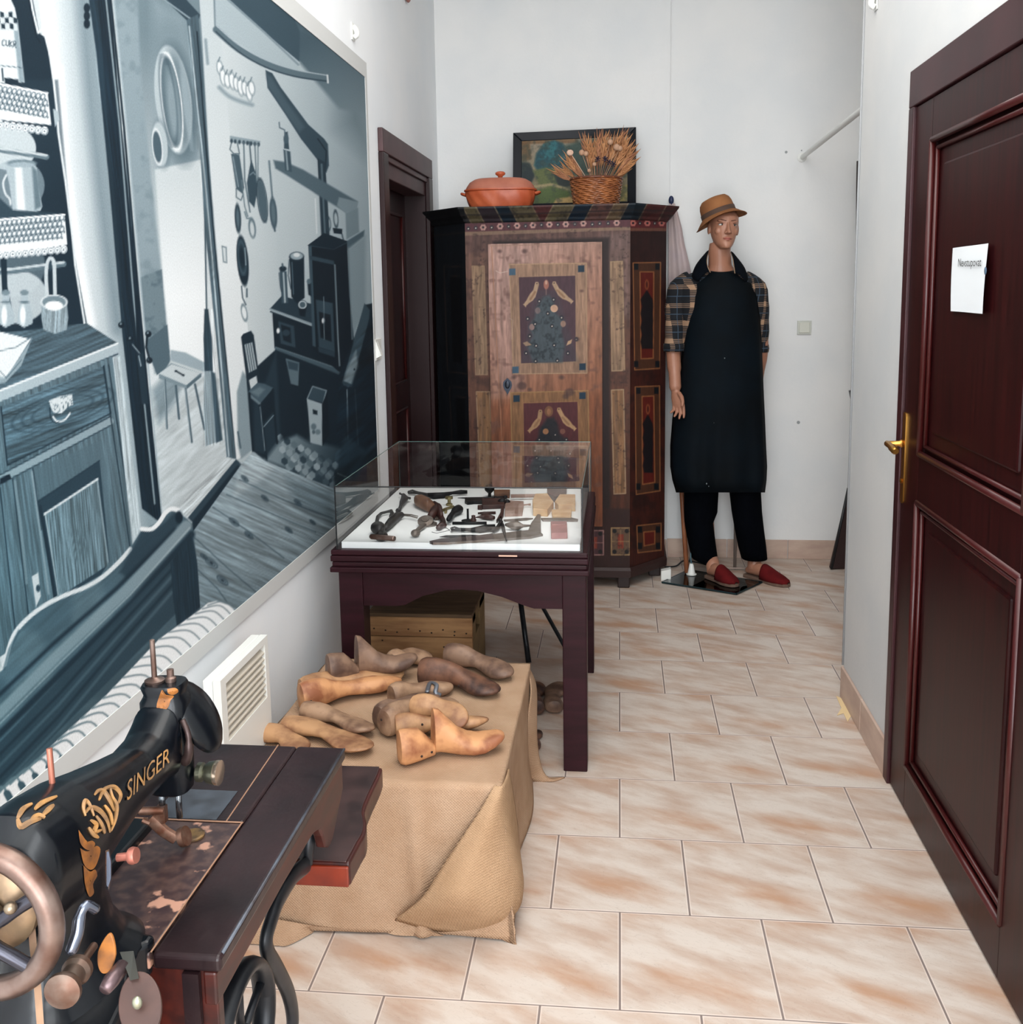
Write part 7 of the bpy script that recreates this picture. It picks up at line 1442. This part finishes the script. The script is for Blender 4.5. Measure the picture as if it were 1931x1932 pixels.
# pillar + arm as one casting
arm = MB(); rg = []
for y, z, rx, rz, e in ((.835, .925, .020, .020, 2.0), (.842, .922, .040, .046, 2.1), (.860, .926, .050, .064, 2.2), (.900, .922, .054, .066, 2.2), (.950, .919, .051, .061, 2.2), (1.0, .916, .045, .050, 2.2), (1.05, .913, .038, .041, 2.2), (1.10, .909, .034, .034, 2.2), (1.14, .910, .034, .036, 2.3), (1.165, .915, .034, .044, 2.6), (1.175, .918, .033, .050, 3.0)):
    rg.append([Vector((AX+rx*math.copysign(abs(math.cos(2*PI*j/32))**(2/e), math.cos(2*PI*j/32)), y, z+rz*math.copysign(abs(math.sin(2*PI*j/32))**(2/e), math.sin(2*PI*j/32)))) for j in range(32)])
arm.loft(rg)
arm.loft([supr((AX, yc_, z), rx, ry, 2.5, 32) for z, yc_, rx, ry in ((TT+.008, .935, .068, .105), (TT+.016, .935, .062, .098), (TT+.032, .93, .052, .082), (.82, .925, .046, .068), (.85, .922, .044, .062), (.88, .922, .046, .064), (.91, .92, .046, .064))])
ao_ = arm.build('arm', M_jap, sm, smooth='auto', angle=60)
rm = ao_.modifiers.new('one_casting', 'REMESH'); rm.mode = 'VOXEL'; rm.voxel_size = .0022; rm.use_smooth_shade = True
s_ = ao_.modifiers.new('soft', 'SMOOTH'); s_.factor = .6; s_.iterations = 10
# head
hd = MB().loft([supr((AX+.002, 1.198, z), rx, ry, 3.2, 32) for z, rx, ry in ((.838, .020, .018), (.842, .027, .023), (.87, .029, .025), (.93, .030, .026), (.965, .030, .026), (.972, .026, .022), (.975, .025, .021), (.985, .028, .024), (.989, .026, .022))])
hd.build('head', M_jap, sm, smooth='auto', angle=50)
pl = [(.001, 0), (.026, 0), (.031, .004), (.031, .010), (.026, .016), (.012, .020), (.001, .021)]
tk = MB().lathe([(r*1.32, z*1.0) for r, z in pl], 28, Matrix.Translation((AX+.028, 1.222, .928)) @ Matrix.Rotation(math.radians(62), 4, 'Y') @ Matrix.Scale(1.25, 4, (1, 0, 0)))
tk.build('take_up_cover', M_jap, sm, smooth='auto', angle=50)
hk = MB().tube(catmull([(AX+.032, 1.180, .945), (AX+.042, 1.172, .930), (AX+.042, 1.170, .905), (AX+.034, 1.172, .890)]), [.004]*8+[.006]*4+[.007]*3+[.003], 8); hk.ball((AX+.040, 1.176, .926), .004); hk.build('take_up_lever', mat('lever_dark', rgb(64, 50, 48), .35, metal=.6), sm, smooth=True)
b = MB().lathe([(.012, 0), (.013, .004), (.006, .006), (.0035, .008), (.0033, .058), (.001, .059)], 14, Matrix.Translation((AX-.010, 1.196, .988))).lathe([(.007, 0), (.007, .006), (.0045, .008), (.0045, .017), (.001, .018)], 12, Matrix.Translation((AX+.010, 1.200, .988)))
b.build('spool_pin', M_steel, sm, smooth='auto')
s2 = px(95, 1440, -.62); MB().tube([pd(99, 1482, 1.06), pd(93, 1412, 1.06)], .0031, 10).build('spool_pin', mat('copper_pin', rgb(168, 104, 86), .35, metal=.6), sm, smooth='auto')
# tension knob on the head
tn = Matrix.Translation((AX+.030, 1.212, .858)) @ Matrix.Rotation(math.radians(90), 4, 'Y')
b = MB().lathe([(.006, 0), (.013, .004), (.013, .010), (.010, .013), (.014, .018), (.016, .028), (.012, .031), (.001, .031)], 20, tn); tno = b.build('tension_knob', mat('tarnished', rgb(112, 112, 96), .3, metal=.85), sm, smooth='auto', angle=40)
MB().lathe([(.0155, .028), (.0165, .030), (.0165, .034), (.006, .035)], 20, tn).build('tension_ring', mat('bright_ring', rgb(200, 180, 160), .2, metal=.9), tno, smooth='auto')
# needle bar, presser bar, attachment, wheel foot
b = MB().tube([(AX+.011, 1.198, .845), (AX+.011, 1.198, .800)], .0042, 12).tube([(AX-.008, 1.190, .845), (AX-.008, 1.190, .812)], .0042, 12); b.build('needle_bar', mat('polished_steel', rgb(120, 126, 132), .15, metal=.95), sm, smooth=True)
b = MB().tube([(AX-.036, 1.182, .816), (AX-.004, 1.186, .816)], .0055, 12); b.box((AX-.014, 1.182, .800), (AX-.002, 1.192, .822)); b.tube([(AX-.022, 1.180, .808), (AX-.006, 1.186, .786), (AX+.008, 1.190, .774)], .0045, 8, flat=1.8); b.tube([(AX-.030, 1.178, .806), (AX-.020, 1.178, .802)], .004, 8)
b.lathe([(.004, -.004), (.013, -.004), (.0135, 0), (.013, .004), (.004, .004)], 20, Matrix.Translation((AX+.016, 1.196, .7745)) @ Matrix.Rotation(math.radians(70), 4, 'Y'))
b.build('presser_foot', mat('rusty_steel', rgb(140, 110, 94), .4, metal=.7, col2=rgb(112, 70, 52), scale=60), sm, smooth='auto')
MB().box((-.655, 1.264, TT-.0004), (-.560, 1.345, TT+.0012)).build('slide_plate', mat('slide_steel', rgb(104, 110, 120), .25, metal=.7, col2=rgb(80, 82, 88), scale=30), sm)
MB().lathe([(.017, 0), (.017, .0022), (.014, .003)], 24, Matrix.Translation((-.577, 1.222, TT))).build('needle_plate', mat('needle_plate', rgb(92, 72, 56), .35, metal=.6, col2=rgb(150, 116, 70), scale=60), sm)
# handwheel
WD = .93; wc = pd(-34, 1737, WD); Rw = 163*WD/FPX
wm = MB().torus(wc, Rw-.0115, .0115, 'Y', 56, 14); hwl = wm.build('handwheel', M_steel, sm, smooth=True)
b = MB(); 
for k in range(5):
    a = k*2*PI/5+.12; pts = [wc+Vector((r*math.cos(a+bb_), yo, r*math.sin(a+bb_))) for r, bb_, yo in ((.012, 0, -.004), (.025, .16, -.006), (.042, .30, -.004), (Rw-.018, .34, 0))]
    b.tube(catmull(pts, 4), .0068, 10)
b.build('spoke', mat('dark_spoke', rgb(58, 58, 66), .25, metal=.7), hwl, smooth=True)
b = MB().lathe([(.036, 0), (.042, .004), (.042, .012), (.034, .018)], 30, Matrix.Translation(wc+Vector((0, .03, 0))) @ Matrix.Rotation(PI/2, 4, 'X'), cap=True); b.build('belt_pulley', mat('pulley_brass', rgb(140, 116, 90), .4, metal=.6, col2=rgb(90, 74, 62), scale=30), hwl, smooth='auto')
b = MB().lathe([(.018, 0), (.018, .022), (.014, .028), (.012, .034), (.001, .035)], 24, Matrix.Translation(wc+Vector((0, .008, 0))) @ Matrix.Rotation(PI/2, 4, 'X')); b.ball(pd(20, 1713, WD-.02), .006); b.build('hub', mat('hub_steel', rgb(130, 116, 98), .3, metal=.8), hwl, smooth='auto')
MB().tube([wc+Vector((0, .03, 0)), (AX, .85, wc.z)], .014, 14).build('wheel_shaft', M_iron, sm, smooth=True)
# bobbin winder
p0, p1, p2 = pd(116, 1873, .925), pd(150, 1824, .965), pd(176, 1789, 1.0)
dr_ = (p1-p0).normalized(); q = dr_.to_track_quat('Z', 'Y').to_matrix().to_4x4()
b = MB().lathe([(.002, -.002), (.007, -.002), (.012, 0), (.0165, .001), (.017, .005), (.0145, .010), (.011, .013), (.011, .028), (.014, .032), (.014, .038), (.008, .042), (.004, .046), (.004, .075)], 26, Matrix.Translation(p0) @ q)
b.build('bobbin_winder', mat('winder_steel', rgb(112, 98, 88), .4, metal=.7, col2=rgb(92, 66, 54), scale=40), sm, smooth='auto', angle=35)
b = MB().tube(catmull([pd(181, 1716, .97), pd(162, 1708, .96), pd(150, 1730, .955), pd(146, 1760, .95), pd(132, 1800, .945)], 4), [.005]*8+[.006]*8+[.004], 10); b.build('winder_arm', mat('blue_steel', rgb(110, 116, 130), .18, metal=.9), sm, smooth=True)
# side plate, screws and levers on the pillar
b = MB().loft([[pd(u, v, d) for u, v in row] for row, d in (([(199, 1605), (206, 1602), (211, 1625), (211, 1660), (205, 1680), (199, 1675)], .985), ([(201, 1608), (205, 1606), (209, 1626), (209, 1658), (204, 1674), (201, 1670)], .975))]); b.build('side_plate', mat('grey_plate', rgb(88, 94, 108), .25, metal=.8), sm, smooth='auto')
p = pd(222, 1618, .99); b = MB().lathe([(.004, 0), (.004, .012), (.0075, .013), (.0085, .016), (.0075, .020), (.001, .021)], 18, Matrix.Translation(p) @ Matrix.Rotation(math.radians(80), 4, 'Y')); b.build('thumb_screw', mat('copper_knob', rgb(160, 98, 84), .35, metal=.6), sm, smooth='auto')
# bed hinge strap and round cover at the near end
b = MB().loft([[pd(226, 1796, 1.0), pd(252, 1794, 1.0), pd(262, 1846, .96), pd(246, 1850, .96)], [pd(226, 1796, 1.008), pd(252, 1794, 1.008), pd(262, 1846, .968), pd(246, 1850, .968)]]); b.build('hinge_strap', mat('strap_grey', rgb(86, 88, 84), .4, metal=.6), sm)
cvp = pd(264, 1897, .95); ex = (pd(305, 1897, .95)-cvp); ey = (pd(264, 1832, .97)-cvp)
ringA = [cvp+ex*math.cos(a)+ey*math.sin(a) for a in [2*PI*i/32 for i in range(32)]]; nn = ex.cross(ey).normalized()*.004
b = MB().prism(ringA, -nn); cvo = b.build('oval_cover', mat('cover_brown', rgb(74, 52, 46), .45, metal=.4, col2=rgb(56, 40, 37), scale=20), sm, bevel=.001)
b = MB(); b.ball(pd(259, 1892, .943), (.005, .004, .0065), 12, 8); b.build('cover_screw', mat('cover_screw', rgb(150, 150, 130), .3, metal=.7), cvo, smooth=True)
b = MB().tube([pd(232, 1822, .985), pd(210, 1850, .965), pd(198, 1868, .955)], [.007, .008, .006], 12); b.build('stop_pin', mat('pin_brown', rgb(96, 78, 80), .3, metal=.6), sm, smooth=True)
mdl = MB(); mc = pd(201, 1800, .985); mx_ = (pd(218, 1803, .985)-mc); my_ = (pd(207, 1762, .985)-mc)
mdl.prism([mc+mx_*math.cos(a)*(1-.35*max(0, math.sin(a)))+my_*math.sin(a) for a in [2*PI*i/28 for i in range(28)]], (0, .003, 0)); mdl.build('gold_medallion', M_goldb, sm, bevel=.001)
# leather belt
bl_ = MB().loft([[pd(52+i*2.6, v, .95) for i in range(0, 6, 5)] + [pd(52+i*2.6, v, .954) for i in (5, 0)] for v in (1728, 1800)] ); 
bb = MB(); rows = []
for u, v in ((58, 1728), (63, 1790), (70, 1850), (76, 1932), (80, 2000)): rows.append([pd(u-7, v, .955), pd(u+7, v, .955), pd(u+7, v, .959), pd(u-7, v, .959)])
bb.loft(rows); bb.build('drive_belt', mat('leather_belt', rgb(146, 114, 88), .7, col2=rgb(120, 90, 70), scale=40), tb)
# casting under the near end of the bed
MB().loft([supr((-.62, .86, z), rx, ry, 3.2, 28) for z, rx, ry in ((.50, .10, .09), (.66, .12, .10), (TT-.032, .12, .11))]).build('under_casting', M_jap, sm, smooth=True)
# ---- gold decoration laid on the castings
bmx = bmesh.new()
dg = bpy.context.evaluated_depsgraph_get(); dg.update(); ev = ao_.evaluated_get(dg); me_ = ev.to_mesh(); bmx.from_mesh(me_); bvA = BVHTree.FromBMesh(bmx); ev.to_mesh_clear(); bmx.free()
def on_arm(u, v, off=.0009, bv=None, org=None):
    org = org or Vector(ao_['_org']); d = Vector(ray(u, v)).normalized(); h_ = (bv or bvA).ray_cast(Vector(O)-org, d)
    return None if h_[0] is None else h_[0]+org+h_[1]*off
def decal(name, polys, material, parent, **k):
    m = MB()
    for pg in polys:
        # dense strip triangulation: subdivide outline and fan over small cells
        cx0 = sum(p[0] for p in pg)/len(pg); cy0 = sum(p[1] for p in pg)/len(pg); rings = []
        ol = [(p.x, p.y) for p in catmull([(x, y, 0) for x, y in pg+[pg[0]]], 3)][:-1]
        for f in (1, .66, .33, .05): rings.append([on_arm(cx0+(x-cx0)*f, cy0+(y-cy0)*f, **k) for x, y in ol])
        if any(q_ is None for r in rings for q_ in r): continue
        m.loft(rings, cap=False)
    if m.v: m.build(name, material, parent, recalc=False)
def stroke_decal(name, lines, w, material, parent, **k):
    m = MB()
    for ln in lines:
        P_ = [on_arm(p.x, p.y, **k) for p in catmull([(x, y, 0) for x, y in ln], 4)]
        if any(p is None for p in P_): continue
        n_ = len(P_); m.tube(P_, [w*(.5+.9*math.sin(PI*(i+.6)/(n_+.2))) for i in range(n_)], 5)
    if m.v: m.build(name, material, parent)
Wt, f_ = 0, None
vs, fs = text_mesh('SINGER', 1.0); W = max(v[0] for v in vs); m = MB(); ok = True; out = []
for x, y, _ in vs:
    t = x/W; u, v = 236+(318-236)*t*1.0, 1513+(1438-1513)*t; hgt = (40-8*t)
    u += -.20*(y/.72)*hgt*-0.25+0; v -= y/.72*hgt*.98
    p = on_arm(u, v, .0016); out.append(p); ok &= p is not None
if ok: m.add(out, fs); m.build('lettering', M_gold, sm, recalc=False)
print('SINGER ok', ok)
S_l = [[(186, 1510), (196, 1490), (214, 1486), (226, 1500), (222, 1516)], [(176, 1540), (168, 1520), (160, 1512), (156, 1524), (160, 1540)], [(160, 1535), (170, 1524), (186, 1530), (200, 1548), (206, 1570)], [(178, 1500), (186, 1492), (196, 1496), (206, 1512), (214, 1530)], [(206, 1484), (210, 1504), (218, 1520), (216, 1545), (208, 1568)], [(170, 1548), (180, 1556), (176, 1570), (190, 1566)], [(180, 1540), (190, 1556), (196, 1572)], [(166, 1562), (174, 1574), (184, 1580)], [(196, 1520), (206, 1536), (210, 1556)]]
stroke_decal('scroll_decal', S_l, .0019, M_gold, sm)
G_l = [[(147, 1566), (156, 1580), (166, 1590), (172, 1586), (178, 1592), (172, 1604), (160, 1602), (150, 1590)], [(150, 1600), (160, 1606), (170, 1604), (180, 1596), (188, 1602), (184, 1622), (176, 1638), (166, 1640), (156, 1628)], [(156, 1632), (168, 1644), (178, 1640), (182, 1652), (174, 1668), (176, 1684), (168, 1692), (162, 1680), (158, 1660)]]
decal('gold_ornament', G_l, M_goldb, sm)
T_l = [[(34, 1545), (44, 1528), (60, 1518)], [(34, 1545), (40, 1560), (56, 1552), (76, 1546)], [(66, 1528), (80, 1516), (106, 1504)], [(80, 1540), (92, 1528), (100, 1520)], [(58, 1550), (70, 1540), (84, 1544)]]
stroke_decal('scroll_decal', T_l, .0022, M_gold, sm)
hb_ = bmesh.new(); ho_ = [o for o in sm.children if o.name.startswith('head')][0]; hb_.from_mesh(ho_.data); bvH = BVHTree.FromBMesh(hb_); hb_.free(); bot = BVHTree
def k_(): return dict(bv=bvH, org=Vector(ho_['_org']))
decal('gold_ornament', [[(300, 1316), (306, 1302), (314, 1310), (328, 1312), (322, 1322), (318, 1334), (310, 1340), (304, 1344), (296, 1334)], [(316, 1300), (330, 1298), (336, 1304), (328, 1310), (318, 1308)]], M_goldb, sm, **k_())
# ================================================================== LIGHT
def area(name, loc, rot, sx, sy, e, col):
    l = bpy.data.lights.new(name, 'AREA'); l.shape = 'RECTANGLE'; l.size = sx; l.size_y = sy; l.energy = e; l.color = col
    o = bpy.data.objects.new(name, l); C.objects.link(o); o.location = loc; o.rotation_euler = rot; return o
area('window_daylight', (0, YR-.01, 1.58), (PI/2, 0, 0), 1.45, 2.85, E_WIN, (.93, .97, 1.0))
area('side_fill_light', (XR+.03, -1.1, 1.8), (0, PI/2, 0), 1.7, 1.4, E_SIDE, (.95, .98, 1.0))  # added side light that brightens the left wall
area('ceiling_fill', (-.05, 1.5, ZC-.03), (0, 0, 0), 1.3, 4.0, E_CEIL, (1.0, .97, .93))  # broad soft fill added under the ceiling, no fixture
area('recess_area_light', (1.4, 3.4, ZC-.03), (0, 0, 0), .6, .6, E_REC, (1.0, .98, .96))  # area light over the recess, no fixture built
w = bpy.data.worlds.new('world'); bpy.context.scene.world = w; w.use_nodes = True
w.node_tree.nodes['Background'].inputs[0].default_value = (.75, .85, 1, 1); w.node_tree.nodes['Background'].inputs[1].default_value = .6
sc = bpy.context.scene
sc.view_settings.view_transform = 'Standard'; sc.view_settings.look = 'None'; sc.view_settings.exposure = 0.09; sc.view_settings.gamma = 1
sc.cycles.use_adaptive_sampling = True; sc.cycles.adaptive_threshold = .02; sc.cycles.max_bounces = 8; sc.cycles.diffuse_bounces = 4; sc.cycles.glossy_bounces = 4; sc.cycles.transparent_max_bounces = 12; sc.cycles.caustics_reflective = False; sc.cycles.caustics_refractive = False
sc.cycles.sample_clamp_indirect = 6
for o in bpy.data.objects:
    if '_org' in o: del o['_org']
